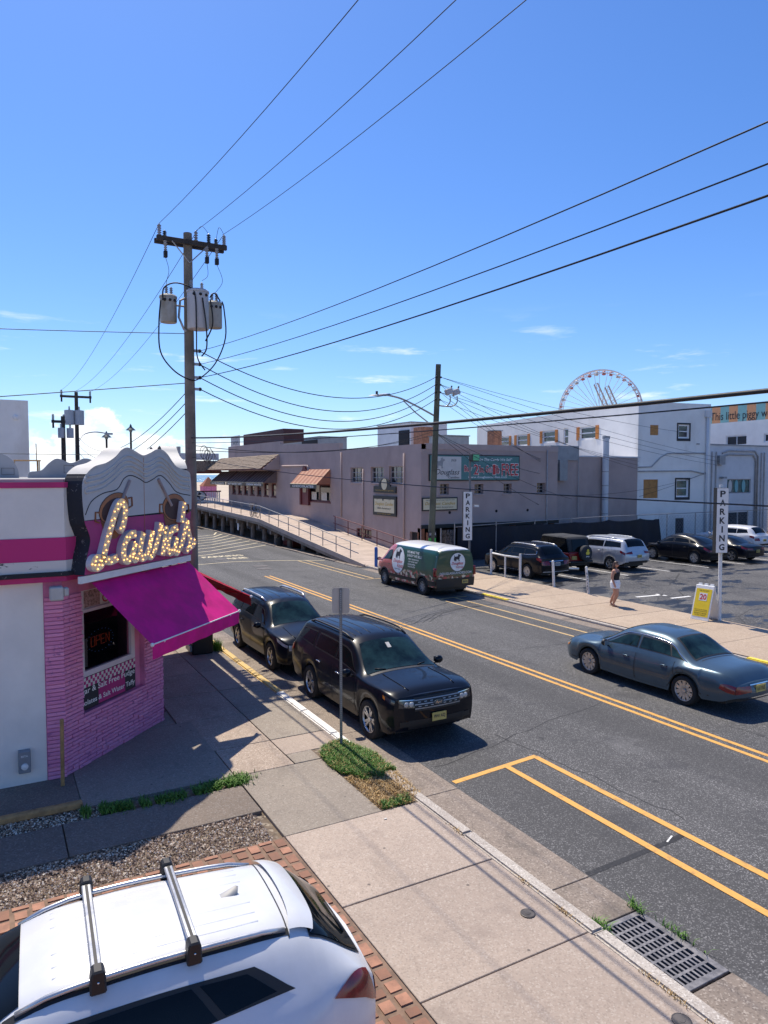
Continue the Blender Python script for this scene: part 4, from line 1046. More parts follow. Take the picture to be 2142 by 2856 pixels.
# wall signs
def wallsign(name, label, o, u, W, H, border, face, lines, bw=0.1, cat='sign', t=0.08):
    o, u = Vector(o), Vector(u); n = u.cross(Z_); s_ = thing(name, label, cat, tuple(o))
    MB().obox(o, u*W, Z_*H, n*t).build('board', border, s_)
    f = MB().obox(o+u*bw+Z_*bw+n*t, u*(W-2*bw), Z_*(H-2*bw), n*.012).build('panel', face, s_)
    for st, cx, cz, w_, h_, mt, sh in lines:
        m_ = MB(); text_into(m_, st, o+u*(cx*W)+Z_*(cz*H)+n*(t+.016), u, Z_, width=w_*W, height=h_*H, bold=0.012, shear=sh); m_.build('lettering', mt, s_)
    return s_
def dog(mb, o, u, v, s):
    """little terrier silhouette"""
    P = [(0,.35),(.08,.62),(.03,.8),(.1,.82),(.17,.64),(.55,.66),(.62,.8),(.6,.95),(.68,.88),(.78,.98),(.8,.86),(1.0,.8),(1.0,.7),(.85,.62),(.82,.45),(.78,.2),(.84,.05),(.68,.05),(.66,.25),(.38,.28),(.34,.05),(.2,.05),(.2,.2),(.06,.05),(-.04,.08)]
    o, u, v = Vector(o), Vector(u), Vector(v); n = u.cross(v)
    mb.prism([(x*s, y*s) for x, y in P], o, u, v, n*.01); return mb
sn = wallsign('anniversary_sign', 'square black and cream anniversary sign on the mauve street wall', (21.98,41.0,2.4), -Y_, 3.0, 1.25, 'sign_black', 'sign_cream2',
  [('Douglass Candies',.5,.58,.8,.22,'text_gold',.3),('100th Anniversary!',.5,.36,.6,.13,'text_black',.3),('Stop In and Say Hello!',.5,.09,.6,.06,'text_gold',.3),('1919',.2,.83,.1,.06,'text_black',0),('2019',.75,.83,.1,.06,'text_black',0)], 0.2)
MB_ = dog(MB(), (21.88,39.7,3.34), (0,-1,0), (0,0,1), .2); MB_.build('dog_emblem', 'text_black', sn)
s3 = thing('arched_sign', 'black arched sign above the square anniversary sign', 'sign', (22,39.5,3.8))
pl = [(-1.45,0),(1.45,0),(1.45,.42),(1.0,.42)]+[(.75*math.cos(t),.42+.5*math.sin(t)) for t in np.linspace(0,math.pi,9)]+[(-1.0,.42),(-1.45,.42)]
MB().prism(pl, (21.98,39.5,3.85), (0,-1,0), Z_, (-.07,0,0)).build('board', 'sign_black', s3)
m_ = MB(); text_into(m_, 'Owned & Operated by the Douglass Family', (21.9,39.5,4.0), (0,-1,0), Z_, width=2.4, height=.13); m_.build('lettering', 'text_gold', s3)
m_ = MB().lathe([(.001,0),(.36,0),(.36,.015),(.001,.015)], (21.91,39.5,4.4), (-1,0,0), 18); m_.build('badge', 'sign_cream2', s3)
wallsign('cream_wall_sign', 'long cream and black candy sign on the mauve wall above the car park', (22.02,35.2,2.88), X_, 2.5, 0.78, 'sign_black', 'sign_cream2',
  [('Owned & Operated by the Douglass Family Since 1919',.5,.80,.8,.09,'text_black',.2),('Douglass Candies',.5,.52,.86,.3,'text_gold',.3),('100th Anniversary!',.62,.25,.5,.12,'text_black',.3)], 0.07)
bb = wallsign('candy_billboard', 'wide teal buy two get one free candy billboard on the mauve wall', (22.5,35.2,4.64), X_, 6.75, 1.56, 'sign_black', 'teal',
  [('"We Make The Candy We Sell"',.66,.82,.5,.14,'text_white',.25),('www.douglasscandies.com',.63,.13,.44,.11,'text_white',0)], 0.06)
bo = Vector((22.5,35.2-.098,4.64))
MB().box(22.7,24.75,35.085,35.12,4.74,6.08).build('logo_panel', 'paper', bb)
m_ = MB(); text_into(m_, 'Douglass', (23.75,35.075,5.12), X_, Z_, width=1.75, height=.42, shear=.4); m_.build('logo_script', 'text_black', bb); m_ = MB(); text_into(m_, 'Candies', (24.2,35.075,4.85), X_, Z_, width=.8, height=.13); m_.build('logo_lettering', 'text_black', bb); m_ = MB(); text_into(m_, '1919', (24.2,35.075,5.85), X_, Z_, width=.36, height=.16)
m_.build('logo_lettering', 'text_black', bb); dog(MB(), (22.85,35.08,5.35), X_, Z_, .7).build('dog_emblem', 'unit_grey', bb)
mw_, mr_ = MB(), MB()
for st, cx, w_, h_ in (('Buy',25.25,.55,.5),('2',25.85,.34,.62),('lbs, Get',26.55,.95,.5),('1',27.22,.22,.62),('lb',27.5,.26,.5),('FREE',28.45,1.3,.74)):
    text_into(mw_, st, (cx+.015,35.087,5.32), X_, Z_, width=w_+.06, height=h_+.06, bold=.035); text_into(mr_, st, (cx,35.08,5.32), X_, Z_, width=w_, height=h_, bold=.01)
mw_.build('offer_outline', 'text_white', bb); mr_.build('offer_lettering', 'text_red', bb)
# roof plant on the mauve building
def roofbox(name, label, x0,x1,y0,y1,z0,z1, mat, cat='rooftop unit', extra=None):
    t = thing(name, label, cat, ((x0+x1)/2,(y0+y1)/2,z0))
    MB().box(x0,x1,y0,y1,z0,z1).build('casing', mat, t, bevel=0.04)
    MB().box(x0-.05,x1+.05,y0-.05,y1+.05,z1,z1+.06).build('lid', 'unit_grey', t)
    if extra: extra(t)
    return t
roofbox('air_handler', 'long grey air handler behind the stepped parapet', 28.5,31.5,64.5,75,6.4,8.75,'unit_grey', extra=lambda t: MB().box(28.45,28.5,65,69,7.2,8.5).build('louvre','void_dark',t))
roofbox('roof_penthouse', 'pale grey stair penthouse with sloped top on the mauve building', 29.5,33,48.8,54.4,6.4,9.2,'bldg_offwhite','penthouse', lambda t: MB().box(29.42,29.5,49.0,50.6,7.4,8.6).build('louvre','void_dark',t))
chim = MB().box(29.2,30.3,46.6,47.9,6.4,8.7).build('casing', 'brick_red'); tag(chim, 'square red brick chimney behind the second utility pole', 'chimney'); chim.name = 'chimney'
roofbox('rooftop_condenser', 'grey rooftop condenser above the teal billboard', 27.5,29.6,41.0,43.0,6.4,7.7,'unit_grey')
roofbox('rooftop_stack', 'rusty brick stack near the orange shutters', 32.2,32.9,41.5,42.4,6.4,8.2,'brick_red','chimney')
m_ = MB().lathe([(.001,0),(.35,0),(.35,.9),(.5,.95),(.5,1.1),(.001,1.25)], (25.5,56,6.4), n=12); tag(m_.build('roof_vent','bldg_offwhite',smooth=40), 'round pale roof vent on the mauve building', 'vent')
rs = thing('roof_letter_sign', 'white letter sign with dark scaffold on the far parapet', 'sign', (23,72,7.9))
MB().box(22.2,22.3,70.4,73.2,7.95,9.0).build('face', 'bldg_offwhite', rs); MB().box(22.6,24.5,58.9,70.2,7.95,9.05).build('scaffold', 'stripe_dark', rs)
m_ = MB(); text_into(m_, 'CANDIES', (22.18,71.8,8.25), (0,-1,0), Z_, width=2.4, height=.5, bold=.02); m_.build('lettering', 'unit_grey', rs); m_ = MB(); text_into(m_, 'DOUGLASS', (22.18,71.8,8.75), (0,-1,0), Z_, width=2.4, height=.35); m_.build('lettering', 'unit_grey', rs)

# ================================================================ ramp and boardwalk
rp = thing('boardwalk_ramp', 'long plank ramp on timber piles rising to the boardwalk', 'ramp', (20, 45, 0))
def dz(y): return -0.02 if y < 34.6 else (max(0, (y-34.6)/(52.3-34.6))*1.6-0.02 if y < 52.3 else 1.58+(y-52.3)/(75-52.3)*0.47)
planks = 0
rest = MB()
pm = MB().box(0,3.98,-.15,.15,-.06,0).mesh('plank','deck_wood')
y = 34.8
while y < 75:
    z = dz(y); inst('plank', pm, rp, (18.0, y, z+random.uniform(-.004,.004)), rot=Matrix.Rotation(math.atan2(dz(y+.1)-dz(y-.1),.2), 3, 'X')); planks += 1
    y += 0.31
mb = MB()
for x in (18.02, 20.0, 21.8):
    for a, c in ((34.8,52.3),(52.3,75)):
        mb.obox((x-.08,a,dz(a)-.40), X_*.16, (0,c-a,dz(c)-dz(a)), (0,0,.33))
mb.build('stringers', 'pile_wood', rp)
MB().obox((17.9,34.6,dz(34.6)-.2),X_*.1,(0,17.7,dz(52.3)-dz(34.6)),(0,0,.28)).build('edge_beam','deck_wood',rp)
MB().obox((17.9,52.3,dz(52.3)-.22),X_*.1,(0,22.7,dz(75)-dz(52.3)),(0,0,.28)).build('edge_beam','deck_wood',rp)
for k, y in enumerate((42.0,44.6,47.2,49.8,52.4,55.2,58.0,60.8,63.6,66.4,69.2,72.0,74.6)):
    for x in (18.5,21.4):
        MB().cyl((x,y,-0.45),(x,y,dz(y)-.36),.2,.17,n=9).build('pile', 'pile_wood', rp, smooth=40)
    if k > 1: MB().box(18.0,21.8,y-.14,y+.14,dz(y)-.75,dz(y)-.4).build('cap_beam', 'pile_wood', rp)
rl = thing('ramp_railing', 'grey pipe railing along the street edge of the ramp', 'railing', (18.1,50,1))
pts = [34.9]+[36.6+k*1.95 for k in range(9)]+[54.4+k*2.6 for k in range(8)]
for y in pts[1:]: MB().cyl((18.08,y,dz(y)),(18.08,y,dz(y)+1.02),.028,n=7).build('post', 'rail_grey', rl)
for hh in (1.02,.52):
    MB().tube([(18.08,35.6,dz(35.6)+hh*.97),(18.08,52.3,dz(52.3)+hh),(18.08,73,dz(73)+hh)], .026, 7).build('rail', 'rail_grey', rl)
r2 = thing('wall_railing', 'maroon pipe railing beside the mauve wall at the ramp foot', 'railing', (21.3,40,1))
for k in range(6):
    y = 35.6+k*2.1; MB().cyl((21.55,y,dz(y)-.02),(21.55,y,dz(y)+1.0),.03,n=7).build('post', 'maroon', r2)
for hh in (1.0,.5): MB().tube([(21.55,35.4,dz(35.4)+hh),(21.55,46.4,dz(46.4)+hh)], .028, 7).build('rail', 'maroon', r2)
bwk = tag(MB().box(-80,60,75,90,1.7,2.02).build('boardwalk', 'deck_wood'), kind='structure')
for x in np.arange(-6, 30, 2.6):
    MB().cyl((x,75.4,-.45),(x,75.4,1.72),.2,n=8).build('pile', 'pile_wood', bwk)
MB().box(-80,60,75.0,75.3,1.35,1.72).build('fascia_beam', 'pile_wood', bwk)
ret = MB().box(-80,60,88,89,-.4,1.7).build('retaining_wall', 'pile_wood', bwk)
# pavilion at the boardwalk corner
pav = thing('boardwalk_pavilion', 'maroon posted boardwalk porch with white balustrade and tiled eave', 'pavilion', (20,77,2))
for x, y in ((17.6,76.8),(17.6,86)):
    MB().box(x-.22,x+.22,y-.22,y+.22,2.0,5.4).build('post', 'maroon', pav); MB().box(x-.3,x+.3,y-.3,y+.3,5.4,6.7).build('pier', 'maroon', pav)
    MB().tube([(x,y,6.7),(x,y,8.0)],.22,10).build('flue', 'pipe_grey', pav)
MB().box(17.3,22.2,76.6,87,5.15,5.4).build('beam', 'maroon', pav)
mb = MB().prism([(16.3,5.35),(22,5.35),(22,6.5),(18.4,6.5)], (0,76.2,0), X_, Z_, Y_*10.6); mb.build('eave_roof', 'shingle', pav)
MB().box(17.3,22.0,76.3,76.4,3.15,3.28).build('handrail', 'maroon', pav)
for k in range(24): MB().box(17.4+k*.19,17.5+k*.19,76.3,76.4,2.05,3.15).build('baluster', 'frame_white', pav)
MB().box(17.4,21.8,76.35,76.42,6.6,7.3).build('lattice', 'bldg_offwhite', pav)
ov = thing('oval_dog_sign', 'oval white sign with a black terrier on the porch balustrade', 'sign', (19.4,76.2,2.8))
MB().prism([(.85*math.cos(t),.55*math.sin(t)) for t in np.linspace(0,2*math.pi,25)[:-1]], (19.5,76.25,2.75), X_, Z_, -Y_*.05).build('board', 'sign_black', ov)
MB().prism([(.75*math.cos(t),.46*math.sin(t)) for t in np.linspace(0,2*math.pi,25)[:-1]], (19.5,76.2,2.75), X_, Z_, -Y_*.02).build('panel', 'bldg_offwhite', ov)
dog(MB(), (19.0,76.17,2.4), X_, Z_, .8).build('dog_emblem', 'text_black', ov)
for i, (x, y) in enumerate(((33,150),(40.5,150))):
    hut = thing('beach_hut', ('small pink beach hut on the sand seen under the porch' if i == 0 else 'small pink beach hut nearer the dark awnings on the sand'), 'hut', (x,y,-.4))
    MB().box(x-1.4,x+1.4,y-1.4,y+1.4,-.4,2.6).build('wall', 'pink_mortar', hut); MB().lathe([(2.2,2.6),(1.1,3.6),(.001,4.6)], (x,y,0), n=4).build('roof', 'terracotta', hut)

# bicycles leaning on the rail
plain('bike_black', (0.02,0.02,0.025), 0.4); plain('bike_blue', (0.05,0.12,0.3), 0.4); plain('rubber', (0.02,0.02,0.02), 0.8)
def bike(label, x, y, z, rz, fm):
    b_ = thing('bicycle', label, 'bicycle', (x,y,z), rz)
    for yy, nm in ((-.52,'rear_wheel'),(.52,'front_wheel')):
        w = MB().tube([(0,yy+.33*math.cos(t),.34+.33*math.sin(t)) for t in np.linspace(0,2*math.pi,25)[:-1]], .02, 6, closed=True).build(nm, 'rubber', b_, local=True)
        mb = MB()
        for k in range(10): t = 2*math.pi*k/10; mb.cyl((0,yy,.34),(0,yy+.32*math.cos(t),.34+.32*math.sin(t)),.004,n=4,caps=False)
        mb.build('spokes', 'rail_grey', w, local=True)
    mb = MB()
    for p, q in (((0,-.52,.34),(0,-.05,.3)),((0,-.05,.3),(0,-.2,.85)),((0,-.52,.34),(0,-.18,.78)),((0,-.05,.3),(0,.38,.75)),((0,-.18,.78),(0,.36,.82)),((0,.52,.34),(0,.33,.95))): mb.cyl(p,q,.018,n=6)
    mb.build('frame', fm, b_, local=True)
    MB().tube([(-.28,.22,1.02),(-.2,.36,1.03),(.2,.36,1.03),(.28,.22,1.02)],.014,6).build('handlebar', 'bike_black', b_, local=True)
    MB().box(-.07,.07,-.34,-.08,.86,.91).build('saddle', 'bike_black', b_, bevel=.02, local=True)
    MB().box(-.14,.14,.5,.74,.78,.98).build('basket', 'rail_grey', b_, local=True)
bike('black bicycle leaning on the ramp railing, nearer the maroon door', 18.45,54.6,dz(54.6),R(8),'bike_black')
bike('blue framed bicycle leaning on the ramp railing beside a black one', 18.75,55.7,dz(55.7),R(-6),'bike_blue')
# small things under the ramp
plain('box_red', (0.2,0.03,0.02), 0.7, var=0.2)
db2 = thing('red_bin_box', 'rusty red storage box tucked under the ramp', 'box', (20,48.5,0))
MB().box(18.9,21.0,47.6,49.6,-.2,.95).build('body','box_red',db2,bevel=.03); MB().box(18.85,21.05,47.55,49.65,.95,1.02).build('lid','box_red',db2)
kb = thing('small_black_bin', 'small black bin on the verge in front of the ramp piles', 'bin', (17.9,47.8,0))
MB().lathe([(.001,0),(.22,0),(.27,.55),(.29,.55),(.29,.6),(.24,.6),(.2,.1),(.001,.1)], (17.95,47.8,-.08), n=14).build('drum','rubber',kb,smooth=40)
ns = MB().box(18.15,18.18,57.9,58.3,.35,1.2).build('notice_board','frame_white'); tag(ns,'small white notice fixed to a ramp pile','notice')
yt = thing('yellow_loader', 'yellow machine parked under the boardwalk end', 'loader', (17,74,-.3))
MB().box(15.6,17.6,73,74.5,.3,1.5).build('body','kerb_yellow',yt,bevel=.08)
for x in (15.8,17.4): MB().cyl((x,72.95,.1),(x,73.3,.1),.45,n=14).build('wheel','rubber',yt)

# ================================================================ low grey wall, white hotel and their neighbours
lb = thing('service_wing', 'low mauve service wing with a tall vent pipe behind the fence', 'building', (37,38,0))
MB().box(32.5,42.3,37.0,44,-.2,6.25).build('wall', 'mauve_wall', lb)
MB().box(32.45,42.3,36.95,44.1,6.25,6.34).build('roof_edge', 'bldg_offwhite', lb)
MB().box(33.4,36.0,36.9,40,6.0,7.0).build('roof_hood', 'unit_grey', lb)
MB().box(32.6,33.3,36.6,37.5,5.7,6.6).build('white_box', 'bldg_white', lb)
MB().tube([(38.45,36.75,1.4),(38.45,36.75,7.6)], .23, 12).build('vent_pipe', 'bldg_offwhite', lb, smooth=40)
for z in (2.2,3.2,4.2,5.2,6.2): MB().lathe([(.235,0),(.25,0),(.25,.06),(.235,.06)], (38.45,36.75,z), n=12).build('pipe_collar', 'pipe_grey', lb)
MB().box(38.2,38.75,36.65,36.85,7.55,7.75).build('pipe_cap', 'unit_grey', lb)
MB().tube([(36.0,36.9,2.0),(36.0,36.9,7.6)], .03, 6).build('conduit', 'pipe_grey', lb)
for x in (32.9,33.6,33.9): MB().tube([(x,36.9,1.2),(x,36.9,5.6),(x+.2,36.9,5.9)], .05, 7).build('conduit', 'pipe_grey', lb)
MB().box(34.1,34.8,36.7,37.0,4.6,6.0).build('meter_bank', 'unit_grey', lb)
MB().box(37.9,38.5,36.95,37.05,.9,1.5).build('wall_vent', 'void_dark', lb)

wh = thing('white_hotel', 'tall white stucco building with orange shutters behind the car park', 'building', (42.0,37.0,0), R(-11))
def wl_(y): return y-37.0
Wn = 27.5; Hn = 10.6
lo_o = Vector((0, Wn, -.2)); lu = Vector((0,-1,0))
def lh(y0, y1, z0, z1): return (Wn-(y0-37.0), Wn-(y1-37.0), z0+.2, z1+.2)
LH = [lh(44.6,42.3,7.9,9.0), lh(47.1,46.3,7.6,9.05), lh(50.6,48.4,7.9,9.0), lh(55.5,53.3,7.8,8.9), lh(59.3,57.0,7.9,8.9)]
mb = holed(MB(), lo_o, lu, Z_, Wn, Hn, LH)
mb.quad((0,0,Hn-.2),(0,Wn,Hn-.2),(.3,Wn,Hn-.2),(.3,0,Hn-.2))
RH = [(3.58,4.6,7.95,9.0),(1.05,1.8,8.15,8.9),(.55,1.85,3.45,4.85),(3.5,4.65,3.5,4.85),(.4,1.3,1.2,1.8),(3.5,4.3,-.0,1.9)]
mb.build('side_wall', 'bldg_white', wh, local=True)
holed(MB(), (0,0,-.2), X_, Z_, 6.6, Hn, RH).build('rear_wall', 'bldg_white', wh, local=True)
MB().box(.2,6.4,.2,Wn,Hn-.7,Hn-.5).build('roof', 'roof_grey', wh, local=True)
MB().quad((6.6,0,-.2),(6.6,Wn,-.2),(6.6,Wn,Hn-.2),(6.6,0,Hn-.2)).build('far_wall', 'bldg_white', wh, local=True)
def lwin(*a, **k):
    global mw; old = mw; 
    mw_local = lambda o: Matrix.Identity(4)
    globals()['mw'] = mw_local; r = win(*a, **k); globals()['mw'] = old; return r
for i, h in enumerate(LH):
    w = lwin(wh, lo_o, lu, Z_, h, cols=1, rows=2, fw=.14)
    if i != 1:
        for a in (h[0]-.42, h[1]):
            oo = lo_o+lu*a+Z_*h[2]; mb = MB().obox(oo+Vector((-.05,0,0)), lu*.42, Z_*(h[3]-h[2]), Vector((.045,0,0)))
            o_ = mb.build('shutter', 'shutter_orange', w, local=True)
for i, h in enumerate(RH):
    if i in (1,2):
        MB().obox(Vector((h[0],.06,h[2]-.2)), X_*(h[1]-h[0]), Z_*(h[3]-h[2]), Y_*.03).build('boarded_window', 'plywood', wh, local=True)
    elif i in (0,3):
        lwin(wh, (0,0,-.2), X_, Z_, h, fw=.12, glass='win_dark' if i == 0 else 'win_green', rows=2)
        mb = MB()
        for a,b_,c,d in ((h[0]-.12,h[1]+.12,h[3],h[3]+.12),(h[0]-.12,h[1]+.12,h[2]-.2,h[2]),(h[0]-.12,h[0],h[2],h[3]),(h[1],h[1]+.12,h[2],h[3])): mb.box(a,b_,-.02,.02,c-.2,d-.2)
        mb.build('window_surround', 'text_black', wh, local=True)
    else: MB().obox(Vector((h[0],.1,h[2]-.2)), X_*(h[1]-h[0]), Z_*(h[3]-h[2]), Y_*.03).build('opening', 'void_dark' if i == 5 else 'win_dark', wh, local=True)
MB().tube([(6.2,-.12,.3),(6.2,-.12,9.4)], .09, 8).build('downpipe', 'bldg_offwhite', wh, local=True, smooth=True); MB().box(6.0,6.5,-.25,0,9.4,9.9).build('rain_head', 'bldg_offwhite', wh, local=True)
MB().tube([(.0,-.06,5.55),(1.2,-.06,5.6),(2.0,-.06,6.3),(2.6,-.06,6.6),(6.1,-.06,6.65)], .05, 7).build('conduit', 'pipe_grey', wh, local=True); MB().tube([(0,-.06,5.25),(4.8,-.06,5.3),(6.0,-.06,5.1)], .05, 7).build('conduit', 'pipe_grey', wh, local=True)

gb = thing('grey_garage_building', 'pale grey two storey back building with surfboards in its window', 'building', (52,36,0))
GH = [(3.7,6.7,3.72,4.86),(3.5,6.5,.2,2.2)]
holed(MB(), (47.3,36,-.2), X_, Z_, 9.0, 7.5, GH).build('wall', 'bldg_offwhite', gb)
MB().box(47.4,56.3,36.2,46,6.8,7.0).build('roof', 'roof_grey', gb); MB().box(47.2,56.4,35.93,36.1,7.3,7.4).build('roof_edge', 'unit_grey', gb)
MB().quad((56.3,36,-.2),(56.3,46,-.2),(56.3,46,7.3),(56.3,36,7.3)).build('side_wall', 'bldg_offwhite', gb)
w = win(gb, (47.3,36,-.2), X_, Z_, GH[0], frame='frame_grey', glass='win_green', cols=4, rows=1, fw=.06)
for k, mt in ((0.5,'paper'),(1.3,'bb_teal'),(2.2,'bb_teal')):
    MB().prism([(.22*math.cos(t),.5*math.sin(t)) for t in np.linspace(0,2*math.pi,13)[:-1]], (51+k,36.12,4.1), X_, Z_, -Y_*.03).build('surfboard', mt, w)
MB().box(50.8,53.8,36.1,36.2,0,2.0).build('garage_opening', 'void_dark', gb); MB().box(52.4,52.5,36.02,36.1,0,2.0).build('door_post', 'pipe_grey', gb)
for dx, z in ((0,6.9),(.25,6.6)): MB().tube([(50.2,35.9,z-.2),(51.0,35.9,z),(54.3-dx,35.9,z),(54.7-dx,35.9,z-.4),(54.7-dx,35.9,.5)], .07, 8).build('conduit', 'pipe_grey', gb, smooth=True)
for x in (55.2,55.6,49.0,49.5): MB().tube([(x,35.92,.2),(x,35.92,6.8)], .05, 7).build('conduit', 'pipe_grey', gb)
MB().box(49.6,50.3,35.7,36,5.8,6.5).build('service_head', 'unit_grey', gb)
MB().box(50.0,50.4,35.6,35.95,4.7,4.85).build('flood_lamp', 'unit_grey', gb)

wb = thing('white_brick_building', 'long white painted brick building below the striped billboard', 'building', (63,44,0), R(-6))
BH = [(12.0,12.9,8.2,9.0),(17.2,19.6,8.0,9.0),(2.0,2.8,8.0,8.8),(21.4,22.6,8.2,9.0)]
holed(MB(), (0,18,-.2), (0,-1,0), Z_, 50, 10.3, BH).build('wall', 'bldg_white', wb, local=True)
MB().box(.1,12,-30,18,9.9,10.05).build('roof', 'roof_grey', wb, local=True); MB().quad((12,-32,-.2),(12,18,-.2),(12,18,10),(12,-32,10)).build('far_wall', 'bldg_white', wb, local=True)
for h in BH: lwin(wb, (0,18,-.2), (0,-1,0), Z_, h, cols=2, rows=1, fw=.12)
br = thing('striped_billboard', 'striped teal and orange billboard above the white brick building', 'billboard', (94,62,0))
for k in range(12): MB().box(93.6,93.8,70.2-(k+1)*1.38,70.2-k*1.38,9.5,15.1).build('stripe_panel', 'bb_teal' if k%2==0 else 'bb_orange', br)
MB().box(93.82,94.1,53.6,70.2,9.5,15.1).build('backing', 'unit_grey', br)
for y in (56,62,68): MB().cyl((94.4,y,-.3),(94.4,y,14),.25,n=8).build('post', 'unit_grey', br)
m_ = MB(); text_into(m_, 'This little piggy went', (93.56,69.0,13.35), (0,-1,0), Z_, width=10.4, height=1.5, align='L'); m_.build('lettering', 'text_black', br); m_ = MB(); text_into(m_, 'nom nom nom', (93.56,69.4,11.9), (0,-1,0), Z_, width=7.5, height=1.0, align='L'); m_.build('lettering', 'text_black', br)

lhb = thing('white_flat_block', 'plain white block seen past the shop roof', 'building', (0,42,0))
holed(MB(), (-9,42,-.2), X_, Z_, 10.85, 9.1, [(6.5,9.35,5.6,7.3)]).build('wall', 'bldg_white', lhb)
MB().quad((1.85,42,-.2),(1.85,58,-.2),(1.85,58,8.9),(1.85,42,8.9)).quad((-9,42,8.9),(1.85,42,8.9),(1.85,58,8.9),(-9,58,8.9)).build('side_wall', 'bldg_white', lhb)
win(lhb, (-9,42,-.2), X_, Z_, (6.5,9.35,5.6,7.3), cols=3, rows=2)
MB().lathe([(.001,0),(.14,0),(.12,.12),(.001,.16)], (1.25,42,8.0), (0,-1,0), 10).build('wall_lamp','frame_white',lhb)

# ================================================================ ferris wheel and ride boom
plain('wheel_white', (0.6,0.62,0.66), 0.5, var=0.1); plain('gondola_red', (0.33,0.1,0.11), 0.5, var=0.2); plain('gondola_pale', (0.4,0.38,0.4), 0.5); plain('boom_metal', (0.42,0.36,0.34), 0.6, var=0.2)
fd = Vector((math.sin(R(29+16.8)), math.cos(R(29+16.8)), 0)); fc_ = Vector((0,0,0))+fd*352+Vector((0,0,35.0))
fr_u = Vector((fd.y,-fd.x,0)); fr_u = (Matrix.Rotation(R(-14),3,'Z') @ fr_u)
fwl = thing('ferris_wheel', 'tall white ferris wheel with open gondolas beyond the white building', 'ferris wheel', (fc_.x, fc_.y, 0))
RW = 19.2
ax = fr_u.cross(Z_)
for sgn in (-1,1):
    for rr, tr in ((RW,.26),(RW*.93,.15)):
        MB().tube([fc_+ax*1.1*sgn+fr_u*rr*math.cos(t)+Z_*rr*math.sin(t) for t in np.linspace(0,2*math.pi,73)[:-1]], tr, 5, closed=True).build('rim', 'wheel_white', fwl)
NG = 36
gm = MB().ball((0,0,0),1.0,1.0,.62,n=8,m=4); gm.cyl((0,0,.3),(0,0,1.1),.06,n=5); gm.lathe([(1.0,1.1),(.5,1.45),(.001,1.55)],(0,0,0),n=8)
gms = [gm.mesh('gondola', mt) for mt in ('gondola_red','gondola_pale')]
for k in range(NG):
    t = 2*math.pi*(k+.5)/NG; p = fc_+fr_u*RW*math.cos(t)+Z_*RW*math.sin(t)
    inst('gondola', gms[0 if k%3 else 1], fwl, p-Z_*2.0)
for k in range(NG):
    t = 2*math.pi*k/NG
    sgn = 1 if k%2 else -1
    MB().cyl(fc_+ax*.9*sgn, fc_+ax*1.1*sgn+fr_u*RW*math.cos(t)+Z_*RW*math.sin(t), .12, n=4, caps=False).build('spoke', 'wheel_white', fwl)
    MB().cyl(fc_+ax*1.1+fr_u*RW*math.cos(t)+Z_*RW*math.sin(t), fc_-ax*1.1+fr_u*RW*math.cos(t)+Z_*RW*math.sin(t), .07, n=4, caps=False).build('cross_tie', 'wheel_white', fwl)
MB().cyl(fc_-ax*2, fc_+ax*2, .9, n=12).build('hub', 'wheel_white', fwl)
for sgn in (-1,1):
    for dx in (-11,11):
        MB().cyl(fc_+ax*2*sgn, Vector((fc_.x,fc_.y,-.4))+ax*4*sgn+fr_u*dx, .45, n=6).build('support_leg', 'wheel_white', fwl)
bd = Vector((math.sin(R(29+16.6)), math.cos(R(29+16.6)), 0)); b0 = bd*300+Vector((0,0,41.5)); bu = Vector((bd.y,-bd.x,0))
bm_ = thing('ride_boom', 'twin lattice ride boom leaning in front of the ferris wheel', 'ride', tuple(bd*300+bu*14))
for off in (0,4.2):
    p = b0+bu*(off-.6)+Z_*(-off*.3); q = p+bu*19-Z_*43; d = (q-p).normalized(); s1 = bd*.7; s2 = d.cross(bd).normalized()*.75
    mb = MB()
    for a in (-1,1):
        for c in (-1,1): mb.cyl(p+s1*a+s2*c, q+s1*a+s2*c, .24, n=4)
    n = 30; Ld = (q-p)/n
    for k in range(n):
        sgn = 1 if k%2 else -1
        mb.cyl(p+Ld*k-s1-s2*sgn, p+Ld*(k+1)-s1+s2*sgn, .09, n=4); mb.cyl(p+Ld*k-s1-s2*.9, p+Ld*k-s1+s2*.9, .09, n=4)
    mb.build('lattice_arm', 'boom_metal', bm_)
# ================================================================ vehicles
def paint(name, col, rough=0.28, flake=0.0, metal=0.0, drops=False):
    m, N, L, b = nmat(name, rough, metal, 0.1 if max(col) < 0.05 else 0.3, 0.38 if max(col) < 0.05 else 0.5)
    v = objcoord(N, L)
    f = noise(N, L, v, 2.2, 5, 0.6)
    c = mixc(N, L, ramp(N, L, f, 0.35, 0.7, 0, 0.5), col, tuple(min(1, x*0.8+0.002) for x in col))
    L.new(c, b.inputs['Base Color'])
    b.inputs['Coat Roughness'].default_value = 0.03
paint('paint_black', (0.004,0.006,0.011)); paint('paint_black2', (0.005,0.008,0.014)); paint('paint_blue', (0.06,0.10,0.135), 0.32, metal=0.4)
paint('paint_white_car', (0.66,0.67,0.69), 0.3); paint('paint_red', (0.24,0.008,0.01)); paint('paint_silver', (0.50,0.52,0.55), 0.3, metal=0.35)
plain('car_glass', (0.004,0.006,0.008), 0.02, spec=0.22, var=0.2); MATS['car_glass'].node_tree.nodes['Principled BSDF'].inputs['Coat Weight'].default_value = 0.0
plain('car_glass_clear', (0.010,0.026,0.027), 0.02, spec=0.3, var=0.8, scale=1.6)
plain('trim_black', (0.012,0.012,0.013), 0.5, var=0.1); plain('tyre', (0.016,0.016,0.017), 0.85, var=0.2, scale=8)
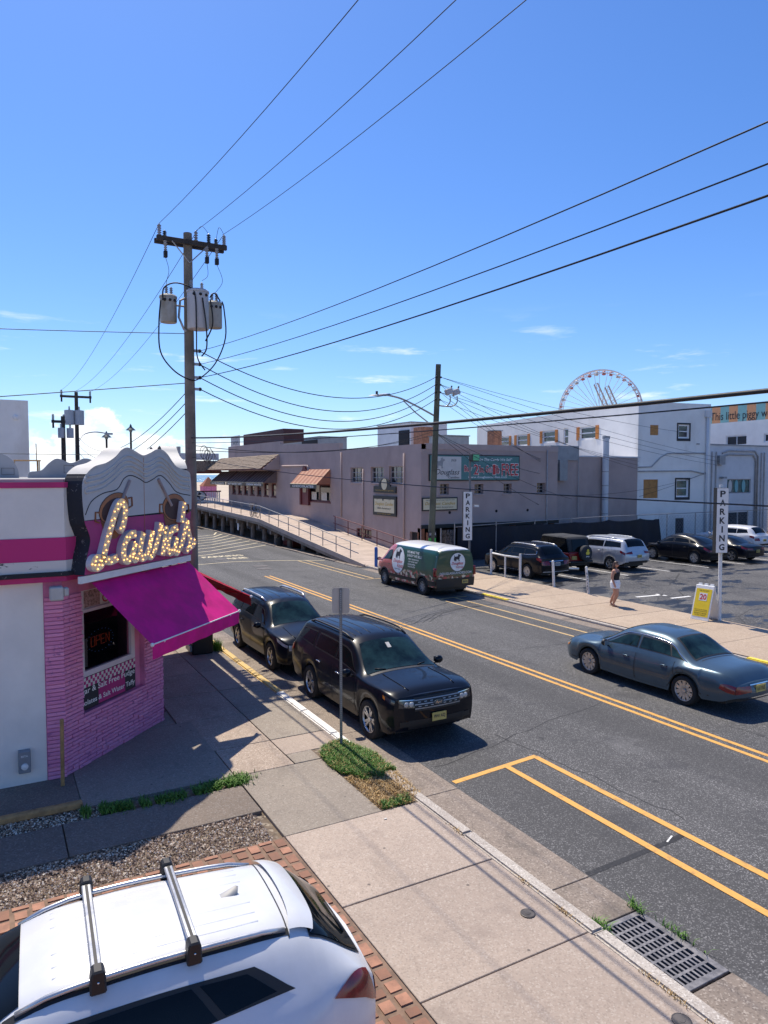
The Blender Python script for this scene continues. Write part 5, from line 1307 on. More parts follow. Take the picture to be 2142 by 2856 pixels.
plain('alloy', (0.55,0.55,0.56), 0.3, 0.8, var=0.1); plain('steel_wheel', (0.3,0.3,0.31), 0.45, 0.6, var=0.15); plain('chrome', (0.75,0.75,0.76), 0.12, 1.0, var=0.05)
plain('lamp_clear', (0.26,0.27,0.28), 0.08, spec=0.9, var=0.25, scale=9); plain('lamp_dark', (0.03,0.032,0.035), 0.06, spec=0.9, var=0.4, scale=9); plain('lamp_bright', (0.5,0.5,0.48), 0.1, spec=0.9, var=0.3, scale=12); plain('lamp_red', (0.2,0.004,0.008), 0.12, spec=0.8, var=0.3, scale=9); plain('lamp_amber', (0.6,0.2,0.03), 0.15, var=0.1)
plain('plate_yellow', (0.55,0.42,0.12), 0.5, var=0.1); plain('plate_text', (0.03,0.03,0.05), 0.6)
plain('soft_top', (0.035,0.037,0.04), 0.9, var=0.25, scale=3, bmp=0.2); plain('rail_alloy', (0.6,0.6,0.6), 0.3, 0.7)
plain('seat_tan', (0.3,0.25,0.2), 0.9)

def mono(pts):
    """monotone cubic through (x, y)"""
    xs = np.array([p[0] for p in pts], float); ys = np.array([p[1] for p in pts], float)
    o = np.argsort(xs); xs, ys = xs[o], ys[o]; n = len(xs)
    if n == 1: return lambda x: ys[0]
    d = np.diff(ys)/np.diff(xs); m = np.zeros(n); m[0], m[-1] = d[0], d[-1]
    for i in range(1, n-1): m[i] = 0 if d[i-1]*d[i] <= 0 else 2*d[i-1]*d[i]/(d[i-1]+d[i])
    def f(x):
        x = min(max(x, xs[0]), xs[-1]); i = min(int(np.searchsorted(xs, x, 'right'))-1, n-2); i = max(i, 0)
        h = xs[i+1]-xs[i]; t = (x-xs[i])/h
        return float((2*t**3-3*t*t+1)*ys[i]+(t**3-2*t*t+t)*h*m[i]+(-2*t**3+3*t*t)*ys[i+1]+(t**3-t*t)*h*m[i+1])
    return f

class Car:
    """car body as one surface S(y, t): y along the car (front +), t up the half section
       0 sill .. 2 waist .. 3/4 shoulder .. 5/6 roof edge .. 8 centre line"""
    def __init__(s, spec):
        s.sp = spec; s.top = mono(spec['top']); s.belt = mono(spec['belt']); s.w = mono(spec['w']); s.wr = mono(spec['wr'])
        s.dr = mono(spec['dr']); s.sill = mono(spec['sill']); s.yf = spec['y'][1]; s.yb = spec['y'][0]
        s.fb = mono(spec['front']); s.rb = mono(spec['rear']); s.ax = spec['axles']; s.Ra = spec['arch']; s.Rt = spec['tyre']
        s.sec_cache = {}
    def zs(s, y):
        z = s.sill(y)
        for a in s.ax:
            if abs(y-a) < s.Ra: z = max(z, s.Rt+math.sqrt(max(0, s.Ra**2-(y-a)**2)))
        return z
    def ctrl(s, y):
        k = round(y, 4)
        if k in s.sec_cache: return s.sec_cache[k]
        w, b, tp, wr, dr, z0 = s.w(y), s.belt(y), s.top(y), s.wr(y), s.dr(y), s.zs(y)
        V = lambda x, z: np.array((x, z))
        P0, P1, P2, P3 = V(w*.955, z0), V(w*.99, z0+.28*(b-z0)), V(w, z0+.64*(b-z0)), V(w*s.sp.get('shoulder', .965), b)
        P4 = V(wr, max(tp-dr, b+.012)); P5 = V(wr*.6, tp-(tp-P4[1])*.22); P6 = V(0, tp)
        def off(a, c, d): L = np.linalg.norm(c-a); return a+(c-a)*min(d/L if L > 1e-6 else 0, .33)
        r1, r2 = s.sp.get('r1', .05), s.sp.get('r2', .07)
        C_ = [P0, P1, P2, off(P3,P2,r1), off(P3,P4,r1), off(P4,P3,r2), off(P4,P5,r2), P5, P6]
        s.sec_cache[k] = C_; return C_
    def pt(s, y, t, side=1, off=0.0):
        def raw(y, t):
            C_ = s.ctrl(y); t = min(max(t, 0), 8); k = int(round(t)); k = min(max(k, 0), 8)
            a = C_[max(k-1, 0)] if k > 0 else 2*C_[0]-C_[1]; c = C_[min(k+1, 8)] if k < 8 else C_[7]*np.array((-1, 1)); b = C_[k]; u = t-k+.5
            q = .5*(1-u)**2*a+(.5+u*(1-u))*b+.5*u*u*c
            return np.array((q[0], y, q[1]))
        p = raw(y, t)
        if off:
            e = 1e-2; du = raw(min(y+e, s.yf), t)-raw(max(y-e, s.yb), t); dv = raw(y, min(t+.05, 8))-raw(y, max(t-.05, 0))
            n = np.cross(du, dv); L = np.linalg.norm(n); n = n/L if L > 1e-9 else np.array((1, 0, 0))
            if n[0] < 0 and t < 6: n = -n
            if n[2] < 0 and t >= 6: n = -n
            p = p+n*off
        return Vector((p[0]*side, p[1], p[2]))
    def tz(s, y, z):
        lo, hi = 0.0, 5.6
        for _ in range(24):
            m = (lo+hi)/2
            if s.pt(y, m).z < z: lo = m
            else: hi = m
        return (lo+hi)/2
    def side_at(s, y, z, side=1, off=0.0): return s.pt(y, s.tz(y, z), side, off)
    def ylist(s):
        ys = set(np.linspace(s.yb, s.yf, 60).tolist())
        for a in s.ax: ys |= {a+s.Ra*math.cos(t)*.9999 for t in np.linspace(0, math.pi, 19)}
        return sorted(ys)
    def shell(s):
        mb = MB(); ts = [i/4 for i in range(33)]; ys = s.ylist()
        for side in (1, -1):
            rows = [[s.pt(y, t, side) for t in (ts if side > 0 else ts[::-1])] for y in ys]; mb.grid(rows)
        for e, fb, sg in ((s.yf, s.fb, 1), (s.yb, s.rb, -1)):
            rows = []
            for t in ts:
                p = s.pt(e, t); rows.append([s.cap(u, p.x, p.z, sg) for u in np.linspace(-1, 1, 17)])
            mb.grid(rows if sg > 0 else [r[::-1] for r in rows])
        return mb
    def cap(s, u, xm, z, sg, off=0.0):
        fb = s.fb if sg > 0 else s.rb; e = s.yf if sg > 0 else s.yb
        return Vector((xm*u, e+sg*(fb(z)*(1-abs(u)**2.6)+off), z))
    def xmax(s, z, sg):
        e = s.yf if sg > 0 else s.yb; lo, hi = 0., 8.
        if z >= s.pt(e, 8).z: return s.pt(e, 7).x
        for _ in range(22):
            m = (lo+hi)/2
            if s.pt(e, m).z < z: lo = m
            else: hi = m
        return s.pt(e, lo).x
    def cap_quad(s, mb, x0, x1, z0, z1, sg, off=.008, n=6, m=3, z0b=None, z1b=None):
        rows = []
        for j in range(m+1):
            row = []
            for i in range(n+1):
                a = i/n; za = z0+((z0b if z0b is not None else z0)-z0)*a; zb = z1+((z1b if z1b is not None else z1)-z1)*a
                x = x0+(x1-x0)*a; z = za+(zb-za)*j/m; xm = s.xmax(z, sg); u = max(-1, min(1, x/xm)); row.append(s.cap(u, xm, z, sg, off))
            rows.append(row if sg < 0 else row[::-1])
        return mb.grid(rows)
    def patch(s, mb, q, side=1, off=.004, n=10, m=5):
        """quad q in (y,t): bottom-left, bottom-right, top-right, top-left"""
        rows = []
        for j in range(m+1):
            b = j/m; row = []
            for i in range(n+1):
                a = i/n
                y = (q[0][0]*(1-a)+q[1][0]*a)*(1-b)+(q[3][0]*(1-a)+q[2][0]*a)*b; t = (q[0][1]*(1-a)+q[1][1]*a)*(1-b)+(q[3][1]*(1-a)+q[2][1]*a)*b
                row.append(s.pt(y, t, side, off))
            rows.append(row if side < 0 else row[::-1])
        return mb.grid(rows)
    def top_patch(s, mb, y0, y1, t0, off=.004, n=8, m=14, bow=0.0, t1=None):
        """strip over the centre line between y0 and y1, out to t0 at y0 and t1 at y1"""
        t1 = t0 if t1 is None else t1; rows = []
        for i in range(n+1):
            a = i/n; row = []
            tt = t0+(t1-t0)*a
            for j in range(-m, m+1):
                t = 8-(8-tt)*abs(j)/m; y = y0+(y1-y0)*a+bow*(1-(j/m)**2)*(1 if y0 > y1 else 1)
                row.append(s.pt(y, t, 1 if j >= 0 else -1, off))
            rows.append(row)
        return mb.grid(rows if y1 < y0 else rows[::-1])

def wheel_set(car, parent, spec, rim, spokes, tw=.23, sides=(1,-1), dark=True, star=False):
    Rt = spec['tyre']; rr = spec.get('rim', Rt*.68)
    tyre = MB().lathe([(rr*.98,-tw*.42),(rr*1.03,-tw/2),(Rt*.93,-tw/2),(Rt*.985,-tw*.42),(Rt,-tw*.3),(Rt,tw*.3),(Rt*.985,tw*.42),(Rt*.93,tw/2),(rr*1.03,tw/2),(rr*.98,tw*.42)], (0,0,0), (1,0,0), 30).mesh('tyre','tyre',smooth=40)
    barrel = MB().lathe([(.001,-tw*.3),(rr*.97,-tw*.3),(rr*.97,tw*.2),(rr*.9,tw*.14),(.001,tw*.10)], (0,0,0), (1,0,0), 24).mesh('wheel','trim_black' if dark else rim,smooth=40)
    mb = MB().lathe([(rr*.9,tw*.28),(rr*1.01,tw*.36),(rr*1.01,tw*.42),(rr*.93,tw*.42),(rr*.88,tw*.3)], (0,0,0), (1,0,0), 30)
    mb.lathe([(.001,tw*.2),(rr*.24,tw*.2),(rr*.2,tw*.38),(.001,tw*.4)], (0,0,0), (1,0,0), 12)
    for k in range(spokes):
        t = 2*math.pi*k/spokes
        for dt in ((-.12,.12) if star else (0,)):
            a = Vector((0,math.cos(t),math.sin(t))); a2 = Vector((0,math.cos(t+dt*1.7),math.sin(t+dt*1.7))); wv = Vector((0,-math.sin(t),math.cos(t)))
            p, q = a*rr*.15+Vector((tw*.3,0,0)), a2*rr*.95+Vector((tw*.36,0,0)); wd = rr*(.10 if star else .15)
            mb.add([p-wv*wd,p+wv*wd,q+wv*wd*.8,q-wv*wd*.8,p-wv*wd-Vector((.05,0,0)),p+wv*wd-Vector((.05,0,0)),q+wv*wd*.8-Vector((.05,0,0)),q-wv*wd*.8-Vector((.05,0,0))],[(0,1,2,3),(0,4,5,1),(1,5,6,2),(2,6,7,3),(3,7,4,0)])
    rimm = mb.mesh('rim', rim, smooth=35)
    for a in spec['axles']:
        for sd in sides:
            x = sd*(car.w(a)-tw*.5-.015)
            w = bpy.data.objects.new('wheel', barrel); C.objects.link(w); w.parent = parent; w.location = (x, a, Rt)
            if sd < 0: w.rotation_euler = (0,0,math.pi)
            for nm, me in (('tyre',tyre),('rim',rimm)):
                o = bpy.data.objects.new(nm, me); C.objects.link(o); o.parent = w

def put(mb, name, mat, parent, smooth=True, bevel=0.0): return mb.build(name, mat, parent, smooth=smooth, bevel=bevel, local=True)
def under(car, t):
    y0, y1 = car.yb+.25, car.yf-.25; w = min(car.w(0), car.w(car.ax[0]))
    mb = MB().box(-w*.72, w*.72, y0, y1, .24, car.belt(0)-.12)
    for sd in (1,-1): mb.box(sd*w*.72 if sd > 0 else -w*.93, w*.93 if sd > 0 else -w*.72, car.ax[0]+car.Ra+.02, car.ax[1]-car.Ra-.02, car.sill(0)+.03, car.belt(0)-.14)
    put(mb, 'underbody', 'trim_black', t, False)
    for sd in (1,-1):
        for a in car.ax:
            mb = MB()
            A = [car.pt(a+car.Ra*math.cos(q)*.9999, 0, sd) for q in np.linspace(0, math.pi, 17)]; B = [p-Vector((sd*.32,0,0)) for p in A]
            mb.grid([A, B])
            put(mb, 'wheel_arch', 'trim_black', t)
def mirror_pair(car, t, y, mat, z=None, out=.16):
    for sd in (1,-1):
        p = car.pt(y, 3.6, sd); c = (p.x+sd*out, y, p.z+.07)
        h = put(MB().ball(c,.11,.07,.085,n=10,m=6), 'mirror', mat, t)
        put(MB().tube([(p.x,y,p.z-.02),(p.x+sd*out*.6,y,p.z+.03)],.025,6), 'mirror_stalk', 'trim_black', h)
        put(MB().obox((c[0]-sd*.08,y-.068,c[2]-.055),Vector((sd*.16,0,0)),Vector((0,-.006,0)),Vector((0,0,.11))), 'mirror_glass', 'chrome', h, False)
def doors(car, t, mat, edges, tlo=.35, thi=3.5, handle='trim_black', hz=None, sides=(1,-1), strip=None):
    for sd in sides:
        for y0, y1 in edges:
            seam = car.patch(MB(), [(y1,tlo),(y0,tlo),(y0,thi),(y1,thi)], sd, .0012, 12, 8)
            d = put(car.patch(MB(), [(y1+.011,tlo+.03),(y0-.011,tlo+.03),(y0-.011,thi),(y1+.011,thi)], sd, .0045, 12, 8), 'door', mat, t)
            put(seam, 'door_gap', 'trim_black', d)
            yh = y1+.18; p = car.pt(yh, 2.75, sd, .02); h = MB()
            h.tube([car.pt(yh+.0,2.72,sd,.006),car.pt(yh+.03,2.74,sd,.03),car.pt(yh+.14,2.74,sd,.03),car.pt(yh+.17,2.72,sd,.006)], .016, 6)
            put(h, 'handle', handle, d)
            if strip: put(car.patch(MB(), [(y1+.03,strip[0]),(y0-.03,strip[0]),(y0-.03,strip[1]),(y1+.03,strip[1])], sd, .010, 8, 2), 'side_moulding', strip[2], d)
def side_windows(car, t, quads, glass, trim='trim_black', sides=(1,-1), grow=.025, tg=.09):
    for sd in sides:
        for q in quads:
            (a,b),(c,d),(e,f),(g,h) = q
            fr = put(car.patch(MB(), [(a-grow if a<c else a+grow,b-tg),(c+grow if a<c else c-grow,d-tg),(e+grow*.7 if a<c else e-grow*.7,f+tg),(g-grow*.7 if a<c else g+grow*.7,h+tg)], sd, .004), 'window_surround', trim, t)
            put(car.patch(MB(), q, sd, .009), 'side_window', glass, fr)
def plate(car, t, z, sg, txt, x=0.0, mat='plate_yellow', off=.02):
    xm = car.xmax(z, sg); c = car.cap(x/xm, xm, z, sg, off); f = Vector((0, sg, 0)); u = Vector((sg*-1.0,0,0))
    o = c-u*.155-Vector((0,0,.077)); p = put(MB().obox(o, u*.31, Vector((0,0,.155)), f*.012), 'number_plate', mat, t, False)
    mb = MB(); text_into(mb, txt, c+f*.016, u, (0,0,1), width=.25, height=.08, bold=.02); put(mb, 'plate_lettering', 'plate_text', p, False)
def body(spec, name, label, loc, rz, mat, cat='car', group=None):
    car = Car(spec); t = thing(name, label, cat, loc, rz, group)
    put(car.shell(), 'body', mat, t, 50); under(car, t); return car, t
def rails(car, t, y0, y1, tt, mat, r=.022, lift=.05):
    for sd in (1,-1):
        P = [car.pt(y, tt, sd, lift if 0 < i < 8 else .0) for i, y in enumerate(np.linspace(y0, y1, 9))]
        put(MB().tube(P, r, 7), 'roof_rail', mat, t)
def roof_ribs(car, t, y0, y1, mat, ts=(6.6,7.1,7.6)):
    for sd in (1,-1):
        for q in ts: put(MB().tube([car.pt(y,q,sd,.001) for y in np.linspace(y0,y1,8)], .007, 5), 'roof_rib', mat, t)

# ---- mid-size SUV with a bold three bar grille (parked at the kerb, nose to the camera)
EXP = dict(y=(-2.50,2.45), axles=(-1.27,1.595), arch=.42, tyre=.375, rim=.26, r1=.03, r2=.05, shoulder=.965,
  top=[(-2.5,.98),(-2.42,1.14),(-2.18,1.60),(-2.02,1.70),(-1.3,1.745),(-.4,1.76),(.25,1.72),(.45,1.65),(1.22,1.21),(1.35,1.18),(2.0,1.145),(2.32,1.105),(2.45,1.03)],
  belt=[(-2.5,.93),(-2.2,1.13),(-1.2,1.10),(.6,1.06),(1.3,1.08),(2.0,1.07),(2.45,.98)],
  w=[(-2.5,.90),(-2.35,.965),(-1.7,.99),(0,.985),(1.6,.99),(2.1,.98),(2.35,.94),(2.45,.885)],
  wr=[(-2.5,.74),(-2.2,.70),(-1.6,.715),(0,.725),(.4,.71),(1.2,.80),(2.0,.82),(2.45,.76)],
  dr=[(-2.5,.03),(-2.1,.08),(-1,.09),(.4,.10),(1.2,.07),(2.0,.05),(2.45,.03)],
  sill=[(-2.5,.50),(-2.2,.36),(-1.5,.30),(0,.28),(1.6,.30),(2.3,.30),(2.45,.38)],
  front=[(.3,.04),(.5,.14),(.8,.13),(1.0,.06)], rear=[(.4,.1),(.7,.12),(.98,.02)])
def explorer():
    car, t = body(EXP, 'black_suv', 'black suv with bold barred grille parked beside the signpost', (7.24, 13.55, -.10), R(180), 'paint_black')
    wheel_set(car, t, EXP, 'alloy', 5, star=True)
    put(car.top_patch(MB(), .48, 1.24, 6.3, .006, t1=5.55), 'windshield', 'car_glass_clear', t)
    put(car.top_patch(MB(), -2.06, -2.36, 6.4, .006), 'rear_window', 'car_glass', t)
    side_windows(car, t, [[(.98,4.2),(.0,4.2),(.02,4.85),(.48,4.85)],[(-.08,4.2),(-1.05,4.2),(-1.03,4.85),(-.08,4.85)],[(-1.22,4.2),(-2.02,4.3),(-1.92,4.85),(-1.2,4.85)]], 'car_glass')
    doors(car, t, 'paint_black', [(1.05,-.03),(-.05,-1.02)], handle='chrome')
    mirror_pair(car, t, .92, 'paint_black'); rails(car, t, -1.9, .3, 6.05, 'trim_black', lift=.05); roof_ribs(car, t, -1.8, .2, 'trim_black')
    for y in (1.32,): put(car.top_patch(MB(), 1.33, 1.26, 5.9, .004), 'cowl', 'trim_black', t)
    for sd in (1,-1):
        put(MB().tube([car.pt(y,6.8,sd,.002) for y in np.linspace(1.4,2.35,8)], .012, 5), 'hood_crease', 'paint_black', t)
        hl = put(car.cap_quad(MB(), sd*.80, sd*.47, .82, .965, 1, .010, 6, 3, .80, .95), 'headlight', 'lamp_dark', t)
        for q in (.56,.66): put(MB().lathe([(.001,0),(.048,0),(.05,.012),(.03,.02),(.001,.02)], car.cap(sd*q/car.xmax(.875,1),car.xmax(.875,1),.875,1,.012), (0,1,0), 12), 'lamp_unit', 'lamp_bright', hl)
        put(car.cap_quad(MB(), sd*.78, sd*.48, .955, .965, 1, .014, 6, 1, .94, .95), 'lamp_strip', 'chrome', hl)
        put(car.patch(MB(), [(2.45,2.6),(2.2,2.8),(2.16,3.25),(2.45,3.25)], sd, .008, 6, 3), 'headlight_side', 'lamp_dark', hl)
        put(car.patch(MB(), [(2.24,2.7),(2.17,2.75),(2.15,3.1),(2.22,3.05)], sd, .011, 3, 3), 'marker', 'lamp_amber', hl)
        put(car.cap_quad(MB(), sd*.78, sd*.55, .46, .56, 1, .012), 'fog_lamp', 'trim_black', t)
        put(car.patch(MB(), [(-2.5,2.3),(-2.2,2.4),(-2.2,3.1),(-2.5,3.1)], sd, .008, 5, 3), 'taillight', 'lamp_red', t)
    g = put(car.cap_quad(MB(), -.50, .50, .74, .985, 1, .012, 12), 'grille', 'trim_black', t)
    for z in (.79,.865,.94): put(car.cap_quad(MB(), -.5, .5, z-.010, z+.010, 1, .026, 12, 1), 'grille_bar', 'steel_wheel', g)
    for z in (.828,.902):
        for q in (-.4,-.27,-.14,.14,.27,.4): put(car.cap_quad(MB(), q-.03, q+.03, z-.008, z+.008, 1, .024, 2, 1), 'grille_slot', 'steel_wheel', g)
    em = MB().prism([(.11*math.cos(a),.045*math.sin(a)) for a in np.linspace(0,2*math.pi,21)[:-1]], car.cap(0,1,.865,1,.035), (-1,0,0), (0,0,1), (0,.012,0)); e = put(em, 'badge', 'paint_blue', g, False)
    mb = MB(); text_into(mb, 'Ford', car.cap(0,1,.865,1,.049), (-1,0,0), (0,0,1), width=.13, height=.05, shear=.3); put(mb, 'badge_lettering', 'chrome', e, False)
    put(car.cap_quad(MB(), -.62, .62, .40, .58, 1, .008, 12), 'lower_intake', 'trim_black', t)
    plate(car, t, .60, 1, 'W41 AZJ', .0, off=.03)
    # papers behind the windshield and the wipers
    for sd, y0 in ((.3,1.17),(-.35,1.17)): put(MB().tube([car.pt(1.24,7.2,1 if sd>0 else -1,.015), car.pt(1.16,6.6,1 if sd>0 else -1,.02)], .010, 5), 'wiper', 'trim_black', t)
    q = [car.pt(.60,7.9,-1,.009),car.pt(.60,7.9,1,.009),car.pt(.73,7.9,1,.009),car.pt(.73,7.9,-1,.009)]; put(MB().quad(*q), 'window_tag', 'sign_cream', t, False)
    return t
explorer()

HIG = dict(EXP); HIG.update(y=(-2.38,2.30), axles=(-1.33,1.46), arch=.41, tyre=.36, rim=.24,
  top=[(-2.38,1.0),(-2.3,1.18),(-2.1,1.56),(-1.95,1.66),(-1.2,1.71),(-.3,1.715),(.3,1.67),(.5,1.60),(1.2,1.16),(1.32,1.12),(1.95,1.02),(2.2,.95),(2.3,.86)],
  belt=[(-2.38,.95),(-2.1,1.10),(-1,1.06),(.6,1.02),(1.25,1.02),(1.9,.95),(2.3,.82)],
  w=[(-2.38,.82),(-2.2,.9),(-1.6,.945),(0,.945),(1.5,.945),(1.95,.92),(2.2,.84),(2.3,.76)],
  wr=[(-2.38,.68),(-2.1,.63),(-1.5,.66),(0,.67),(.5,.64),(1.2,.72),(1.95,.72),(2.3,.62)],
  front=[(.3,.05),(.5,.14),(.7,.14),(.86,.05)], rear=[(.4,.1),(.7,.12),(.98,.02)])
def highlander():
    car, t = body(HIG, 'black_suv', 'black suv with silver roof rails parked behind another at the kerb', (7.2, 18.95, -.10), R(180), 'paint_black2')
    wheel_set(car, t, HIG, 'alloy', 5)
    put(car.top_patch(MB(), .52, 1.22, 6.3, .006, t1=5.55), 'windshield', 'car_glass_clear', t); put(car.top_patch(MB(), -2.0, -2.26, 6.4, .006), 'rear_window', 'car_glass', t)
    side_windows(car, t, [[(.95,4.2),(.0,4.2),(.02,4.85),(.48,4.85)],[(-.08,4.2),(-1.02,4.2),(-1.0,4.85),(-.08,4.85)],[(-1.15,4.2),(-1.98,4.35),(-1.84,4.85),(-1.14,4.85)]], 'car_glass')
    doors(car, t, 'paint_black2', [(1.03,-.03),(-.05,-1.05)], handle='paint_black2'); mirror_pair(car, t, .9, 'paint_black2')
    rails(car, t, -1.85, .25, 6.05, 'rail_alloy', .028, .06); roof_ribs(car, t, -1.8, .2, 'trim_black', (7.0,7.6))
    for sd in (1,-1):
        hl = put(car.cap_quad(MB(), sd*.72, sd*.42, .66, .80, 1, .010, 6, 3, .66, .78), 'headlight', 'lamp_bright', t)
        put(car.patch(MB(), [(2.3,2.6),(1.98,2.75),(1.9,3.35),(2.3,3.2)], sd, .008, 6, 3), 'headlight_side', 'lamp_bright', hl)
        put(MB().ball(car.cap(sd*.78,car.xmax(.48,1),.48,1,.0),.06,.03,.06), 'fog_lamp', 'lamp_clear', t)
        put(car.patch(MB(), [(-2.38,2.3),(-2.1,2.4),(-2.1,3.2),(-2.38,3.1)], sd, .008, 5, 3), 'taillight', 'lamp_red', t)
        put(MB().tube([car.pt(y,6.6,sd,.002) for y in np.linspace(1.4,2.2,8)], .012, 5), 'hood_crease', 'paint_black2', t)
    g = put(car.cap_quad(MB(), -.4, .4, .62, .79, 1, .012, 10), 'grille', 'trim_black', t)
    for z in (.63,.70,.775): put(car.cap_quad(MB(), -.4, .4, z-.011, z+.011, 1, .022, 10, 1), 'grille_bar', 'chrome', g)
    plate(car, t, .5, 1, 'N28 KTR', off=.03)
highlander()

# ---- older blue saloon driving by
BUI = dict(y=(-2.50,2.50), axles=(-1.38,1.47), arch=.375, tyre=.325, rim=.235, r1=.09, r2=.09, shoulder=.93,
  top=[(-2.5,.72),(-2.42,.86),(-2.2,.965),(-1.70,1.00),(-1.52,1.03),(-.86,1.385),(-.5,1.44),(.1,1.45),(.4,1.40),(1.22,.99),(1.38,.955),(2.0,.90),(2.35,.80),(2.5,.68)],
  belt=[(-2.5,.68),(-2.2,.87),(-1.5,.90),(-.5,.885),(.6,.875),(1.3,.87),(2.1,.79),(2.5,.63)],
  w=[(-2.5,.72),(-2.3,.84),(-1.8,.91),(-.5,.935),(.6,.935),(1.5,.925),(2.1,.87),(2.35,.76),(2.5,.64)],
  wr=[(-2.5,.55),(-2.0,.66),(-1.5,.66),(-.8,.61),(0,.63),(.4,.61),(1.2,.70),(2.0,.66),(2.5,.5)],
  dr=[(-2.5,.03),(-1.8,.05),(-1.2,.06),(-.6,.07),(.2,.07),(.6,.07),(1.2,.06),(2.0,.05),(2.5,.03)],
  sill=[(-2.5,.42),(-2.2,.30),(-1.4,.24),(0,.21),(1.5,.24),(2.3,.26),(2.5,.34)],
  front=[(.25,.04),(.45,.12),(.6,.10),(.7,.02)], rear=[(.3,.05),(.5,.10),(.72,.03)])
def buick():
    car, t = body(BUI, 'blue_sedan', 'steel blue sedan driving up the far lane', (14.2, 11.72, -.10), 0, 'paint_blue')
    wheel_set(car, t, BUI, 'alloy', 10, star=True)
    put(car.top_patch(MB(), .42, 1.2, 6.3, .006, t1=5.6), 'windshield', 'car_glass_clear', t)
    put(car.top_patch(MB(), -.86, -1.50, 6.25, .007, t1=5.6), 'rear_surround', 'trim_black', t); put(car.top_patch(MB(), -.91, -1.46, 6.45, .010, t1=5.85), 'rear_window', 'car_glass_clear', t)
    side_windows(car, t, [[(.98,4.12),(.0,4.12),(.0,4.92),(.40,4.92)],[(-.1,4.12),(-.96,4.12),(-.84,4.92),(-.1,4.92)],[(-1.0,4.12),(-1.3,4.22),(-1.04,4.84),(-.89,4.92)]], 'car_glass_clear', grow=.03)
    for sd in (1,-1):
        P = [car.pt(1.06,4.05,sd,.008),car.pt(.98,4.5,sd,.01),car.pt(.6,5.05,sd,.008),car.pt(.3,5.15,sd,.008),car.pt(-.3,5.15,sd,.008),car.pt(-.88,5.1,sd,.008),car.pt(-1.15,4.75,sd,.01),car.pt(-1.38,4.15,sd,.008)]
        put(MB().tube(smoothpath([tuple(p) for p in P],4), .010, 5), 'window_chrome', 'chrome', t)
        ta, tb_ = car.tz(-2.5,.51), car.tz(-2.5,.655); tc2, td2 = car.tz(-2.22,.60), car.tz(-2.22,.70); put(car.patch(MB(), [(-2.5,ta),(-2.22,tc2),(-2.26,td2),(-2.5,tb_)], sd, .010, 5, 3), 'taillight_side', 'lamp_red', t)
        tl = put(car.cap_quad(MB(), sd*.72, sd*.28, .50, .67, -1, .010, 6, 3, .53, .65), 'taillight', 'lamp_red', t)
        put(car.patch(MB(), [(2.5,2.2),(2.2,2.4),(2.16,3.1),(2.5,2.9)], sd, .008, 5, 3), 'headlight', 'lamp_clear', t)
        put(car.patch(MB(), [(2.34,2.2),(2.22,2.35),(2.2,2.7),(2.34,2.6)], sd, .012, 3, 2), 'marker', 'lamp_amber', t)
    put(MB().tube([car.side_at(-1.28+.085*math.cos(a),.76+.08*math.sin(a),-1,.002) for a in np.linspace(0,2*math.pi,21)[:-1]], .004, 4, closed=True), 'fuel_flap', 'trim_black', t)
    doors(car, t, 'paint_blue', [(1.05,-.03),(-.05,-1.12)], handle='paint_blue', strip=(1.35,1.6,'paint_blue')); mirror_pair(car, t, .86, 'trim_black', out=.12)
    put(car.cap_quad(MB(), -.32, .32, .50, .68, -1, .009, 8), 'tail_panel', 'paint_blue', t); plate(car, t, .585, -1, 'L61 YUE', -.0, off=.016)
    put(car.cap_quad(MB(), -.3, .3, .665, .685, -1, .02, 8, 1), 'boot_chrome', 'chrome', t); put(car.cap_quad(MB(), -.7, .7, .36, .39, -1, .012, 10, 1), 'bumper_strip', 'trim_black', t)
    put(car.top_patch(MB(), -1.56, -1.58, 6.2, .003), 'boot_gap', 'trim_black', t)
    for sd in (1,-1):
        for dy in (2.2,): put(car.patch(MB(), [(2.1,.55),(-2.0,.55),(-2.0,.7),(2.1,.7)], sd, .001, 20, 1), 'lower_line', 'trim_black', t)
buick()

# ---- white compact SUV in the foreground
TUC = dict(y=(-2.12,2.2), axles=(-1.30,1.33), arch=.40, tyre=.345, rim=.235, r1=.07, r2=.10, shoulder=.94,
  top=[(-2.12,1.06),(-2.08,1.13),(-1.96,1.24),(-1.66,1.51),(-1.5,1.58),(-1.0,1.615),(-.4,1.635),(.1,1.62),(.40,1.56),(1.2,1.13),(1.4,1.08),(1.9,1.03),(2.1,.95),(2.2,.84)],
  belt=[(-2.12,1.01),(-1.95,1.15),(-1.3,1.09),(-.5,1.04),(.6,1.0),(1.3,1.0),(1.9,.94),(2.2,.8)],
  w=[(-2.14,.66),(-2.0,.79),(-1.8,.875),(-1.5,.92),(0,.92),(1.4,.925),(1.9,.88),(2.1,.80),(2.2,.70)],
  wr=[(-2.14,.58),(-1.95,.62),(-1.75,.61),(-1.5,.585),(-.9,.605),(0,.62),(.4,.60),(1.2,.7),(1.9,.7),(2.2,.56)],
  dr=[(-2.14,.03),(-1.9,.05),(-1.4,.085),(0,.085),(.6,.085),(1.2,.06),(1.9,.05),(2.2,.03)],
  sill=[(-2.14,.48),(-1.95,.36),(-1.3,.30),(0,.27),(1.4,.30),(2.1,.32),(2.2,.4)],
  front=[(.3,.05),(.5,.12),(.7,.12),(.84,.04)], rear=[(.35,.1),(.6,.14),(.93,.03)])
